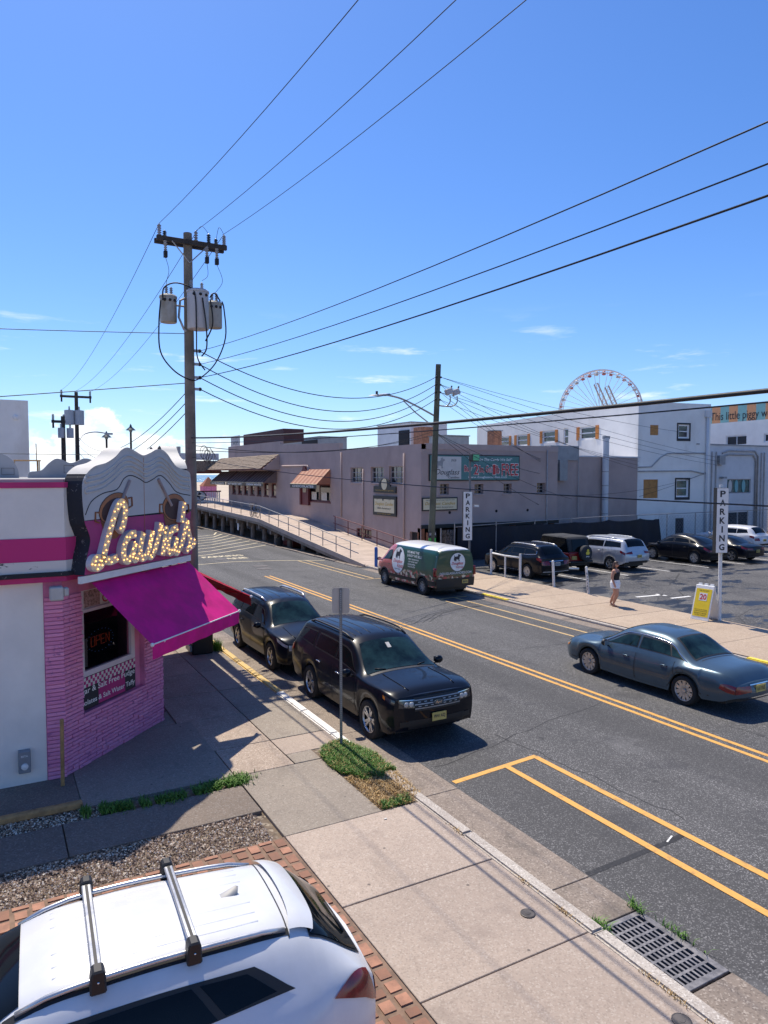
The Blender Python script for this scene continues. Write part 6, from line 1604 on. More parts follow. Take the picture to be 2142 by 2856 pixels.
def tucson():
    P = 'paint_white_car'
    car, t = body(TUC, 'white_suv', 'white suv with roof crossbars parked on the brick pavers', (.50, 5.58, -.02), R(87.2), P)
    wheel_set(car, t, TUC, 'alloy', 5)
    put(car.top_patch(MB(), .40, 1.2, 6.25, .006, t1=5.55), 'windshield', 'car_glass', t)
    put(car.top_patch(MB(), -1.60, -2.05, 5.6, .006, t1=6.1), 'rear_surround', 'trim_black', t); put(car.top_patch(MB(), -1.62, -2.03, 5.75, .011, t1=6.25), 'rear_window', 'car_glass', t)
    q = [[(.90,4.2),(.06,4.2),(.08,4.9),(.36,4.9)],[(-.0,4.17),(-.84,4.22),(-.68,4.9),(-.0,4.9)],[(-.90,4.24),(-1.28,4.34),(-1.08,4.86),(-.74,4.9)]]
    for sd in (1,-1): put(car.patch(MB(), [(1.0,4.0),(-1.42,4.26),(-1.14,4.98),(.40,5.05)], sd, .003, 16, 5), 'window_surround', 'trim_black', t)
    for sd in (1,-1):
        for k in q: put(car.patch(MB(), k, sd, .008), 'side_window', 'car_glass', t)
    doors(car, t, P, [(1.06,.03),(.01,-1.08)], handle=P); mirror_pair(car, t, .92, P)
    # spoiler over the hatch
    sp = put(car.top_patch(MB(), -1.44, -1.63, 5.9, .03, bow=-.06, n=6), 'spoiler', P, t)
    A = [car.pt(-1.63-.06*(1-(j/10)**2),8-2.1*abs(j)/10,1 if j>=0 else -1,.03) for j in range(-10,11)]
    put(MB().grid([A,[p+Vector((0,.06,-.05)) for p in A]]), 'spoiler_lip', P, sp)
    put(car.top_patch(MB(), -1.437, -1.447, 5.6, .004, n=1), 'roof_gap', 'trim_black', t)
    # rails and crossbars
    for sd in (1,-1):
        P_ = [car.pt(y, 6.0, sd, h) for y, h in zip(np.linspace(-1.42,.42,11), [0,.03,.035,.035,.035,.035,.035,.035,.03,.02,0])]
        r = put(MB().tube(P_, .02, 7), 'roof_rail', 'rail_alloy', t)
        put(car.patch(MB(), [(.5,5.72),(-1.45,5.72),(-1.45,6.05),(.5,6.05)], sd, .003, 20, 1), 'roof_ditch', 'trim_black', t)
    for sd in (1,-1):
        for tt in (6.75,7.15,7.55): put(MB().tube([car.pt(y,tt,sd,-.0125) for y in np.linspace(-1.25,.2,9)], .015, 8), 'roof_rib', P, t)
    for y in (-.08, -.72):
        a, b_ = car.pt(y,6.0,1,.11), car.pt(y,6.0,-1,.11)
        cb = put(MB().obox(a+Vector((0,-.036,.0)), b_-a, Vector((0,.072,0)), Vector((0,0,.022))), 'crossbar', 'rail_alloy', t, False, .008)
        put(MB().obox(a+Vector((0,-.011,.023)), b_-a, Vector((0,.022,0)), Vector((0,0,.002))), 'bar_strip', 'trim_black', cb, False)
        for sd, e in ((1,a),(-1,b_)):
            mb = MB().prism([(-.055,-.12),(.055,-.12),(.048,.01),(.035,.045),(-.035,.045),(-.048,.01)], (e.x-sd*.05, y, e.z), (0,1,0), (0,0,1), (sd*.11,0,0))
            put(mb, 'bar_foot', 'trim_black', cb, False, .012); put(MB().ball((e.x+sd*.062,y,e.z-.03),.009,n=6,m=4), 'bolt', 'chrome', cb)
    # shark fin
    c = car.pt(-1.12,8,1)
    put(MB().add([(c.x-.03,c.y+.09,c.z-.005),(c.x+.03,c.y+.09,c.z-.005),(c.x+.035,c.y-.06,c.z-.005),(c.x-.035,c.y-.06,c.z-.005),(c.x,c.y-.05,c.z+.062),(c.x,c.y-.075,c.z+.05)],[(0,1,4),(1,2,5,4),(2,3,5),(3,0,4,5)]), 'antenna_fin', 'unit_grey', t)
    for sd in (1,-1):
        tl = put(car.patch(MB(), [(-2.12,2.3),(-1.96,2.6),(-1.70,3.3),(-2.03,4.5)], sd, .010, 8, 4), 'taillight', 'lamp_red', t)
        put(car.cap_quad(MB(), sd*.66, sd*.40, .86, 1.0, -1, .010, 6, 3, .90, 1.0), 'taillight_inner', 'lamp_red', tl)
        put(car.cap_quad(MB(), sd*.64, sd*.36, .66, .80, 1, .010), 'headlight', 'lamp_clear', t)
    fl = car.side_at(-1.46,.92,1,.004); put(MB().tube([car.side_at(-1.50+.10*math.cos(a),.92+.085*math.sin(a),1,.002) for a in np.linspace(0,2*math.pi,25)[:-1]], .005, 4, closed=True), 'fuel_flap', 'trim_black', t)
    put(MB().tube([car.pt(-1.98,7.1,-1,.02),car.pt(-1.90,7.9,-1,.05)], .012, 6), 'rear_wiper', 'trim_black', t); put(car.cap_quad(MB(), -.5,.5,.5,.62,-1,.006,8), 'rear_bumper_panel', 'trim_black', t)
tucson()

# ---- wrapped delivery van
def wrap_mat():
    m, N, L, b = nmat('van_wrap', 0.3, 0, 0.5, 0.6)
    tc_ = N.new('ShaderNodeTexCoord'); sp_ = N.new('ShaderNodeSeparateXYZ'); L.new(tc_.outputs['Object'], sp_.inputs[0])
    v = tc_.outputs['Object']
    candy = N.new('ShaderNodeTexVoronoi'); candy.inputs['Scale'].default_value = 7; L.new(v, candy.inputs['Vector'])
    cs = N.new('ShaderNodeSeparateColor'); L.new(candy.outputs['Color'], cs.inputs[0])
    cc = N.new('ShaderNodeValToRGB'); L.new(cs.outputs[0], cc.inputs[0]); cc.color_ramp.interpolation = 'CONSTANT'
    e = cc.color_ramp.elements; e[0].color = (.09,.02,.015,1); e[1].position = .85; e[1].color = (.7,.6,.45,1)
    for p, c in ((.25,(.45,.04,.05,1)),(.45,(.28,.16,.09,1)),(.62,(.6,.3,.28,1)),(.75,(.02,.07,.04,1))):
        k = e.new(p); k.color = c
    # taffy weave on the front half
    wv = N.new('ShaderNodeTexWave'); wv.inputs['Scale'].default_value = 9; wv.inputs['Distortion'].default_value = 5; wv.bands_direction = 'DIAGONAL'; L.new(v, wv.inputs['Vector'])
    red = mixc(N, L, wv.outputs['Fac'], (.50,.03,.035), (.62,.22,.18))
    nz = noise(N, L, v, 3.5, 4)
    def add(a, c, op='ADD'):
        n = N.new('ShaderNodeMath'); n.operation = op
        for i, x in enumerate((a, c)):
            if isinstance(x, (int, float)): n.inputs[i].default_value = x
            else: L.new(x, n.inputs[i])
        return n.outputs[0]
    yy = add(sp_.outputs['Y'], add(nz, .35, 'MULTIPLY'))
    zz = add(sp_.outputs['Z'], add(nz, .5, 'MULTIPLY'))
    c = mixc(N, L, ramp(N, L, yy, .92, .96), (.006,.062,.03), red)
    low = ramp(N, L, zz, 1.08, 1.2, 1, 0); rear = ramp(N, L, yy, .9, 1.1, 1, 0)
    c = mixc(N, L, add(low, rear, 'MULTIPLY'), c, cc.outputs['Color'])
    c = mixc(N, L, ramp(N, L, sp_.outputs['Z'], 1.93, 1.95), c, (.78,.78,.77))
    c = mixc(N, L, ramp(N, L, sp_.outputs['Z'], .80, .81, 1, 0), c, cc.outputs['Color'])
    L.new(c, b.inputs['Base Color'])
wrap_mat()
VAN = dict(y=(-2.62,2.72), axles=(-1.62,1.68), arch=.43, tyre=.365, rim=.22, r1=.06, r2=.10, shoulder=.985,
  top=[(-2.62,2.0),(-2.5,2.06),(-1.5,2.10),(.6,2.11),(1.15,2.04),(1.4,1.93),(2.05,1.36),(2.18,1.27),(2.5,1.12),(2.72,.92)],
  belt=[(-2.62,1.15),(0,1.15),(1.3,1.15),(2.0,1.12),(2.45,1.0),(2.72,.82)],
  w=[(-2.62,.98),(-2.4,1.02),(0,1.03),(1.6,1.03),(2.2,.98),(2.55,.86),(2.72,.72)],
  wr=[(-2.62,.84),(-2.3,.87),(0,.88),(1.0,.86),(1.4,.82),(2.1,.84),(2.72,.6)],
  dr=[(-2.62,.14),(0,.14),(1.2,.13),(1.6,.10),(2.1,.07),(2.72,.04)],
  sill=[(-2.62,.42),(0,.36),(2.4,.36),(2.72,.44)], front=[(.3,.05),(.6,.12),(.92,.03)], rear=[(.4,.03),(1.2,.03),(2.0,.02)])
def van():
    car, t = body(VAN, 'delivery_van', 'delivery van wrapped in green and red candy graphics parked at the far kerb', (16.95, 27.05, -.10), 0, 'van_wrap', 'van')
    wheel_set(car, t, VAN, 'steel_wheel', 8, dark=False)
    put(car.top_patch(MB(), 1.22, 2.05, 6.3, .006, t1=5.6), 'windshield', 'car_glass_clear', t)
    side_windows(car, t, [[(1.92,4.02),(1.0,3.95),(1.02,4.72),(1.42,4.78)]], 'car_glass', grow=.03)
    doors(car, t, 'van_wrap', [(2.0,.92)], tlo=.5, thi=3.9, handle='trim_black'); mirror_pair(car, t, 1.85, 'trim_black', out=.2)
    for sd in (1,-1):
        put(car.patch(MB(), [(1.2,.55),(-1.15,.55),(-1.15,1.15),(1.2,1.15)], sd, .012, 16, 2), 'lower_cladding', 'trim_black', t)
        put(car.patch(MB(), [(-2.06,.3),(-2.62,.3),(-2.62,1.2),(-2.06,1.2)], sd, .012, 6, 3), 'rear_cladding', 'trim_black', t); put(car.patch(MB(), [(2.72,.2),(2.14,.2),(2.14,1.5),(2.72,1.5)], sd, .010, 6, 3), 'front_cladding', 'trim_black', t)
        for a in car.ax:
            put(MB().tube([car.pt(a+car.Ra*math.cos(q)*.9999,.0,sd)+Vector((sd*.012,0,.02)) for q in np.linspace(.05,math.pi-.05,15)], .035, 6), 'arch_trim', 'trim_black', t)
        put(MB().tube([car.pt(-2.585,q,sd,.012) for q in (2.0,2.4,2.8,3.2,3.6,3.9)], .075, 8), 'taillight', 'lamp_red', t)
        q = car.pt(-2.0,5.3,sd); put(MB().box(q.x-.03,q.x+.03,-2.56,-2.5,1.62,1.74), 'hinge', 'lamp_clear', t, False)
    # oval emblem, lettering on the camera side and on the rear doors
    def decal_disc(name, mat, cy, cz, ry, rz, off, sd=-1, n=32):
        ring = [car.side_at(cy+ry*math.cos(a), cz+rz*math.sin(a), sd, off) for a in np.linspace(0,2*math.pi,n+1)[:-1]]; mid_ = [car.side_at(cy+.5*ry*math.cos(a), cz+.5*rz*math.sin(a), sd, off) for a in np.linspace(0,2*math.pi,n+1)[:-1]]
        c0 = car.side_at(cy,cz,sd,off); mb = MB(); mb.add(ring+mid_+[c0], [(i,(i+1)%n,n+(i+1)%n,n+i) for i in range(n)]+[(n+i,n+(i+1)%n,2*n) for i in range(n)]); return put(mb, name, mat, t)
    def decal_text(name, mat, st, y, z, w, h, off, sd=-1, shear=0., bold=.01):
        vs, fs, x0, x1, y0, y1 = text_mesh(st, bold, shear); mb = MB()
        mb.add([car.side_at(y-sd*-1*((p[0]-(x0+x1)/2)*w/(x1-x0)), z+(p[1]-(y0+y1)/2)*h/(y1-y0), sd, off) for p in vs], fs); put(mb, name, mat, t, False)
    decal_disc('emblem_edge', 'line_black', .42, 1.28, .56, .60, .005); decal_disc('emblem', 'text_white', .42, 1.28, .54, .58, .007)
    def dogd(y, z, s_):
        P = [(0,.35),(.08,.62),(.03,.8),(.1,.82),(.17,.64),(.55,.66),(.62,.8),(.6,.95),(.68,.88),(.78,.98),(.8,.86),(1.0,.8),(1.0,.7),(.85,.62),(.82,.45),(.78,.2),(.84,.05),(.68,.05),(.66,.25),(.38,.28),(.34,.05),(.2,.05),(.2,.2),(.06,.05)]
        put(MB().add([car.side_at(y-a*s_, z+b_*s_, -1, .010) for a, b_ in P], [tuple(range(len(P)))]), 'dog_emblem', 'text_black', t, False)
    dogd(.68, 1.33, .48); decal_text('emblem_script', 'text_red', 'Douglass', .42, 1.22, .8, .2, .010, shear=.4); decal_text('emblem_lettering', 'text_red', 'FUDGE', .2, 1.02, .5, .13, .010, bold=.02); decal_text('emblem_small', 'text_black', 'OCEAN CITY & WILDWOOD', .42, .88, .5, .05, .010)
    for st, y, z, w_, h_ in (('WE MAKE THE',-.75,1.72,1.0,.11),('CANDY WE SELL!',-.9,1.57,1.2,.11),('FRESH CREAM FUDGE',-.85,1.42,.85,.06),('SALT WATER TAFFY',-.85,1.31,.75,.06),('HANDDIPPED',-.75,1.2,.6,.06),('CHOCOLATES',-.75,1.1,.6,.06)):
        decal_text('side_lettering', 'text_white', st, y, z, w_, h_, .006)
    # rear doors
    def rq(x0,x1,z0,z1,off): return car.cap_quad(MB(), x0, x1, z0, z1, -1, off, 10, 4)
    rd = put(rq(-.93,.93,.80,1.98,.006), 'rear_doors', 'van_wrap', t); put(rq(-.006,.006,.8,1.98,.011), 'door_gap', 'line_black', rd)
    def rdisc(nm, mat, cx, cz, r, off):
        ring = [(cx+r*math.cos(a), cz+r*math.sin(a)) for a in np.linspace(0,2*math.pi,29)[:-1]]; put(MB().add([car.cap(x/car.xmax(z,-1),car.xmax(z,-1),z,-1,off) for x, z in ring], [tuple(range(28))]), nm, mat, rd, False)
    rdisc('emblem_edge','line_black',.1,1.45,.40,.012); rdisc('emblem','text_white',.1,1.45,.38,.014)
    P = [(0,.35),(.08,.62),(.03,.8),(.1,.82),(.17,.64),(.55,.66),(.62,.8),(.6,.95),(.68,.88),(.78,.98),(.8,.86),(1.0,.8),(1.0,.7),(.85,.62),(.82,.45),(.78,.2),(.84,.05),(.68,.05),(.66,.25),(.38,.28),(.34,.05),(.2,.05),(.2,.2),(.06,.05)]
    put(MB().add([car.cap((-.1+a*.36)/car.xmax(1.5,-1),car.xmax(1.5,-1),1.47+b_*.33,-1,.018) for a, b_ in P],[tuple(range(len(P)))]), 'dog_emblem', 'text_black', rd, False)
    def rtext(nm, mat, st, x, z, w_, h_, sh=0.):
        mb = MB(); xm = car.xmax(z,-1); text_into(mb, st, car.cap(x/xm,xm,z,-1,.022), (1,0,0), (0,0,1), width=w_, height=h_, bold=.012, shear=sh); put(mb, nm, mat, rd, False)
    rtext('emblem_script','text_red','Douglass',.08,1.38,.6,.16,.4); rtext('emblem_lettering','text_red','FUDGE',.2,1.23,.36,.08); rtext('web_lettering','text_white','DOUGLASSCANDIES.COM',0,1.0,1.6,.10)
    put(rq(-1.0,1.0,.42,.78,.03), 'rear_bumper', 'trim_black', t); plate(car, t, .62, -1, 'XBA 81R', .45, off=.05)
    put(car.cap_quad(MB(), -.6, .6, .7, .9, 1, .01, 10), 'grille', 'trim_black', t)
van()

# ---- cars in the car park
OUT_ = dict(HIG); OUT_.update(y=(-2.25,2.3), axles=(-1.25,1.42), tyre=.35, arch=.40,
  top=[(-2.25,.98),(-2.15,1.16),(-1.9,1.50),(-1.75,1.60),(-1.2,1.66),(-.3,1.68),(.3,1.64),(.5,1.57),(1.25,1.12),(1.4,1.08),(2.0,.98),(2.3,.84)], rear=[(.4,.1),(.7,.16),(.98,.03)])
def simple_car(spec, name, label, loc, rz, mat, glass='car_glass', wins=None, rearwin=(-1.76,-2.1,6.3), cat='car', rim='alloy', spokes=5, red=(.74,.92), rail=None, door=((1.0,-.03),(-.05,-1.0)), platez=.78, ptxt='K94 RVE', extra=None, wsh=(.52,1.25), star=True, pmat='plate_yellow', pz=None):
    car, t = body(spec, name, label, loc, rz, mat, cat); wheel_set(car, t, spec, rim, spokes, star=star)
    put(car.top_patch(MB(), wsh[0], wsh[1], 6.3, .006, t1=5.55), 'windshield', 'car_glass_clear', t); put(car.top_patch(MB(), rearwin[0], rearwin[1], rearwin[2], .006), 'rear_window', glass, t)
    side_windows(car, t, wins or [[(.95,4.2),(.0,4.2),(.02,4.85),(.48,4.85)],[(-.08,4.2),(-.95,4.2),(-.9,4.85),(-.08,4.85)],[(-1.02,4.2),(-1.75,4.4),(-1.6,4.85),(-.98,4.85)]], glass)
    doors(car, t, mat, door, handle=mat); mirror_pair(car, t, .92, mat)
    for sd in (1,-1):
        tl = put(car.patch(MB(), [(car.yb,2.3),(car.yb+.3,2.6),(car.yb+.32,3.2),(car.yb,3.3)], sd, .010, 6, 3), 'taillight', 'lamp_red', t); xm = car.xmax(red[0],-1)
        put(car.cap_quad(MB(), sd*xm*.97, sd*xm*.5, red[0], red[1], -1, .010, 6, 3), 'taillight_inner', 'lamp_red', tl); put(car.cap_quad(MB(), sd*.62, sd*.34, .62, .74, 1, .01), 'headlight', 'lamp_clear', t)
    if rail: rails(car, t, -1.7, .3, 6.05, rail, .03, .05)
    plate(car, t, platez, -1, ptxt, mat=pmat, off=.02)
    put(car.cap_quad(MB(), -.7, .7, .42, .55, -1, .012, 10), 'rear_bumper', 'trim_black', t)
    if extra: extra(car, t)
    return car, t
def out_extra(car, t):
    put(car.cap_quad(MB(), -.42, .42, .90, .93, -1, .016, 8, 1), 'chrome_bar', 'chrome', t); put(car.cap_quad(MB(), -.8,.8,.40,.44,-1,.022,8,1), 'skid_plate', 'rail_alloy', t)
    for sd in (1,-1):
        P = [car.pt(-.9,4.05,sd,.012),car.pt(-1.6,4.15,sd,.012),car.pt(-1.82,4.35,sd,.012),car.pt(-1.78,4.75,sd,.012)]; put(MB().tube(smoothpath([tuple(p) for p in P],4), .014, 5), 'window_chrome', 'chrome', t); put(car.patch(MB(), [(1.0,.35),(-.85,.35),(-.85,.5),(1.0,.5)], sd, .012, 10, 1), 'sill_chrome', 'chrome', t)
simple_car(OUT_, 'black_crossover', 'black crossover with silver roof rails behind the white pipe rail', (23.53, 27.8, -.02), 0, 'paint_black', rail='rail_alloy', extra=out_extra, spokes=8, pmat='sign_white')
SED = dict(EXP); SED.update(y=(-2.5,2.45), axles=(-1.5,1.56), tyre=.35, arch=.40, rim=.235,
  top=[(-2.5,1.05),(-2.42,1.25),(-2.22,1.60),(-2.08,1.68),(-1.3,1.73),(-.3,1.745),(.5,1.70),(.8,1.62),(1.6,1.15),(1.72,1.1),(2.1,1.0),(2.45,.82)], belt=[(-2.5,1.0),(-2.2,1.12),(-1,1.10),(.8,1.05),(1.6,1.0),(2.45,.78)], rear=[(.4,.08),(.75,.14),(1.05,.03)])
simple_car(SED, 'silver_minivan', 'silver minivan parked beside the red off roader', (29.4, 28.3, -.02), 0, 'paint_silver', rearwin=(-2.1,-2.4,6.2), wsh=(.82,1.6), wins=[[(1.3,4.2),(.3,4.2),(.32,4.85),(.8,4.85)],[(.2,4.2),(-.95,4.2),(-.95,4.85),(.2,4.85)],[(-1.05,4.2),(-2.15,4.3),(-2.05,4.85),(-1.05,4.85)]], door=((1.4,.25),(.22,-1.0)), red=(.92,1.06), rail='paint_silver', platez=.80, ptxt='V20 HGX')
TES = dict(BUI); TES.update(y=(-2.3,2.3), axles=(-1.4,1.48), tyre=.36, arch=.40, rim=.25, r1=.07, r2=.09, shoulder=.95,
  top=[(-2.3,.92),(-2.15,1.05),(-1.9,1.15),(-1.2,1.45),(-.6,1.58),(-.1,1.62),(.3,1.58),(.6,1.48),(1.35,1.05),(1.5,1.0),(2.0,.88),(2.3,.70)], belt=[(-2.3,.88),(-1.9,1.05),(-1,1.04),(.6,.98),(1.4,.93),(2.3,.66)], w=[(-2.3,.80),(-2.1,.9),(-1.5,.96),(0,.95),(1.4,.955),(2.0,.88),(2.3,.70)], wr=[(-2.3,.6),(-1.9,.62),(-1.2,.58),(0,.6),(.5,.58),(1.3,.7),(2.3,.52)], rear=[(.4,.06),(.65,.12),(.92,.04)])
simple_car(TES, 'black_hatchback', 'glossy black fastback crossover parked next to the empty bay', (35.45, 27.72, -.02), 0, 'paint_black', rearwin=(-1.05,-1.85,6.3), wsh=(.6,1.38), wins=[[(1.15,4.2),(.1,4.2),(.12,4.85),(.6,4.85)],[(0,4.2),(-1.0,4.2),(-.85,4.85),(0,4.85)],[(-1.06,4.2),(-1.6,4.4),(-1.2,4.8),(-.92,4.85)]], door=((1.2,.05),(.02,-1.05)), red=(.74,.84), platez=.66, ptxt='Z31 MPT', spokes=7)
TE3 = dict(TES); TE3.update(top=[(-2.3,.92),(-2.1,1.0),(-1.8,1.05),(-1.0,1.34),(-.5,1.43),(-.1,1.45),(.3,1.41),(.6,1.3),(1.35,.98),(1.5,.94),(2.0,.83),(2.3,.68)], belt=[(-2.3,.86),(-1.9,.97),(-1,.95),(.6,.9),(1.4,.87),(2.3,.64)], tyre=.335, arch=.375)
simple_car(TE3, 'black_sedan', 'low black sedan parked past the black fastback', (38.5, 27.55, -.02), 0, 'paint_black2', rearwin=(-.85,-1.7,6.3), wsh=(.6,1.38), wins=[[(1.15,4.2),(.1,4.2),(.12,4.85),(.6,4.85)],[(0,4.2),(-1.0,4.2),(-.8,4.85),(0,4.85)]], door=((1.2,.05),(.02,-1.05)), red=(.72,.82), platez=.64, ptxt='D58 YWB')
simple_car(OUT_, 'white_crossover', 'white crossover parked at the far end of the row', (43.9, 30.6, -.02), 0, 'paint_white_car', ptxt='G16 LSA')

# ---- red off-roader with a soft top and a spare wheel
jp = thing('red_off_roader', 'red off roader with black soft top and a spare wheel cover', 'car', (26.3, 28.6, -.02))
def jb(name, mat, bx, parent=jp, bevel=.05, smooth=False): return put(MB().box(*bx), name, mat, parent, smooth, bevel)
jb('tub', 'paint_red', (-.76,.76,-1.85,.5,.55,1.08)); jb('hood', 'paint_red', (-.62,.62,.5,1.85,.62,1.08)); jb('grille', 'paint_red', (-.60,.60,1.85,1.95,.6,1.05))
for sd in (1,-1):
    for y in (-1.22,1.22):
        f = put(MB().prism([(-.55,.62),(-.42,.92),(.42,.92),(.55,.62),(.48,.62),(.36,.85),(-.36,.85),(-.48,.62)], (sd*.70,y,0), (0,1,0), (0,0,1), (sd*.24,0,0)), 'fender', 'trim_black' if y < 0 else 'paint_red', jp, False, .02)
    jb('taillight', 'lamp_red', (sd*.70-.06,sd*.70+.06,-1.90,-1.85,.78,.95), bevel=.01)
    put(MB().prism([(-1.78,1.08),(-1.62,1.78),(.18,1.80),(.52,1.08)], (sd*.735,0,0), (0,1,0), (0,0,1), (sd*.012,0,0)), 'side_curtain', 'car_glass', jp, False)
    jb('headlight', 'lamp_clear', (sd*.42-.09,sd*.42+.09,1.95,1.97,.78,.96), bevel=.02)
put(MB().prism([(-1.82,1.08),(-1.66,1.80),(-1.5,1.86),(.15,1.88),(.3,1.80),(.56,1.08)], (-.73,0,0), (0,1,0), (0,0,1), (1.46,0,0)), 'soft_top', 'soft_top', jp, False, .06)
put(MB().add([(-.5,-1.835,1.15),(.5,-1.835,1.15),(.46,-1.70,1.7),(-.46,-1.70,1.7)],[(0,1,2,3)]), 'rear_curtain', 'car_glass', jp, False)
put(MB().add([(-.64,.56,1.12),(.64,.56,1.12),(.6,.34,1.74),(-.6,.34,1.74)],[(3,2,1,0)]), 'windshield', 'car_glass_clear', jp, False)
jb('rear_bumper', 'trim_black', (-.78,.78,-2.02,-1.85,.50,.64)); jb('front_bumper', 'trim_black', (-.7,.7,1.95,2.12,.5,.64)); jb('chassis', 'trim_black', (-.6,.6,-1.8,1.8,.35,.58))
jspec = dict(axles=(-1.22,1.22), tyre=.40, rim=.22)
class JW: 
    def w(s, y): return .92
wheel_set(JW(), jp, jspec, 'steel_wheel', 6, tw=.26)
sw = put(MB().lathe([(.001,0),(.33,0),(.385,-.04),(.40,-.1),(.40,-.2),(.36,-.25),(.001,-.25)], (.22,-2.13,1.02), (0,-1,0), 26), 'spare_wheel', 'soft_top', jp, 35)
mb = MB().prism([(-.13,-.02),(-.10,-.10),(.08,-.11),(.14,-.02),(.10,.04),(.05,.05),(.09,.10),(.06,.17),(-.02,.18),(-.06,.11),(-.03,.05),(-.1,.04)], (.24,-2.136,1.06), (1,0,0), (0,0,1), (0,-.006,0)); put(mb, 'duck_print', 'kerb_yellow', sw, False)
mb = MB(); text_into(mb, 'Jeep', (.24,-2.14,.86), (1,0,0), (0,0,1), width=.24, height=.09, bold=.02); put(mb, 'cover_lettering', 'text_white', sw, False)
pl_ = jb('number_plate', 'plate_yellow', (-.6,-.29,-1.92,-1.86,.72,.88), bevel=0); mb = MB(); text_into(mb, 'T47 NCB', (-.445,-1.925,.80), (1,0,0), (0,0,1), width=.24, height=.07); put(mb, 'plate_lettering', 'plate_text', pl_, False)
# ================================================================ utility poles, lamps and wires
plain('pole_wood', (0.20,0.175,0.14), 0.9, var=0.3, scale=1.5, world=True, bmp=0.4, dirt=((0.09,0.075,0.06),0.6))
plain('pole_dark', (0.06,0.05,0.042), 0.9, var=0.3, scale=2, world=True)
plain('pole_green', (0.10,0.105,0.075), 0.9, var=0.3, scale=1.5, world=True, bmp=0.4)
plain('arm_dark', (0.045,0.04,0.036), 0.9, var=0.3, scale=3, world=True)
plain('tank_grey', (0.44,0.45,0.47), 0.5, 0.1, var=0.06, scale=2); plain('tank_stained', (0.36,0.36,0.33), 0.6, 0.1, var=0.12, scale=2.5, dirt=((0.2,0.16,0.09),0.7))
plain('porcelain', (0.30,0.31,0.33), 0.25, var=0.1); plain('porcelain_dark', (0.04,0.055,0.06), 0.3, var=0.1); plain('wire_black', (0.008,0.008,0.009), 0.6, var=0.1); plain('galv', (0.36,0.37,0.38), 0.5, 0.5, var=0.15)
plain('lamp_green', (0.1,0.5,0.25), 0.3); plain('lamp_housing', (0.05,0.055,0.05), 0.6)
def insul(p, r=.07, h=.28, down=False, mat='porcelain', nm='insulator', parent=None):
    n = 5; prof = [(.02,0)]
    for k in range(n): prof += [(r,h*(k+.15)/n),(r*.9,h*(k+.45)/n),(r*.5,h*(k+.6)/n),(r*.5,h*(k+.95)/n)]
    prof += [(.03,h),(.001,h+.03)]
    return MB().lathe(prof, p, (0,0,-1) if down else (0,0,1), 9).build(nm, mat, parent, smooth=40)
def cat_pts(p, q, sag, n=24):
    p, q = Vector(p), Vector(q); return [p.lerp(q, i/n)-Vector((0,0,4*sag*(i/n)*(1-i/n))) for i in range(n+1)]
def wire(label, p, q, sag, r=.012, group='overhead wires', name='overhead_wire', n=28):
    return tag(MB().tube(cat_pts(p, q, sag, n), r, 5).build(name, 'wire_black', None, smooth=True), label, 'wire', group)
PX1, PY1 = 5.36, 21.8
p1 = thing('utility_pole', 'tall wooden utility pole with crossarm and three grey transformers', 'utility pole', (PX1,PY1,0))
MB().tube([(PX1,PY1,-.1),(PX1,PY1,4),(PX1,PY1,8),(PX1,PY1,12.22)], [.185,.17,.15,.125], 12).build('shaft', 'pole_wood', p1, smooth=40)
for dy in (-.16,.16): MB().box(4.42,6.5,PY1+dy-.05,PY1+dy+.05,11.84,11.98).build('crossarm', 'arm_dark', p1, bevel=.008)
for a in (4.85,5.9): MB().tube([(a,PY1-.22,11.86),(PX1,PY1-.2,11.3)], .018, 5).build('arm_brace', 'galv', p1)
for x, y, h, mt in ((4.5,-.16,.32,'porcelain'),(4.72,.16,.26,'porcelain_dark'),(5.62,.05,.36,'porcelain'),(5.95,-.16,.26,'porcelain_dark'),(6.26,.16,.26,'porcelain_dark'),(6.42,-.16,.30,'porcelain')):
    insul((x,PY1+y,11.98),.065,h,False,mt,parent=p1)
for x in (4.66,5.88,6.18):
    insul((x,PY1-.2,11.84),.055,.3,True,'porcelain',parent=p1); MB().box(x-.05,x+.05,PY1-.26,PY1-.14,11.36,11.54).build('cutout', 'wire_black', p1)
def tank(cx, cy, z0, z1, r, mt, bl):
    t = MB().lathe([(.001,0),(r*.96,0),(r,.03),(r,z1-z0-.05),(r*1.06,z1-z0-.05),(r*1.06,z1-z0),(r*.9,z1-z0+.04),(.001,z1-z0+.06)], (cx,cy,z0), n=22).build('transformer', mt, p1, smooth=40)
    for dx, dy in bl: insul((cx+dx,cy+dy,z1+.03),.055,.26,False,'porcelain',parent=t,nm='bushing')
    for a in (-.6,0,.6): MB().ball((cx+r*1.03*math.sin(a),cy-r*1.03*math.cos(a),z1-.14),.045,n=8,m=5).build('terminal', 'wire_black', t)
    return t
tank(4.76,21.8,9.52,10.28,.245,'tank_stained',((-.05,0),(.1,.05))); tank(5.55,21.45,9.33,10.45,.315,'tank_grey',((-.2,0),(.15,.1))); tank(6.15,21.85,9.5,10.25,.235,'tank_stained',((-.05,.05),(.06,-.05)))
MB().tube([(5.36,21.7,10.35),(5.1,21.75,10.2),(5.05,21.75,9.7),(5.2,21.75,9.35),(5.36,21.7,9.25)], .035, 6).build('bracket', 'galv', p1); MB().tube([(5.0,21.8,10.05),(5.9,21.85,10.05)], .03, 6).build('bracket', 'galv', p1)
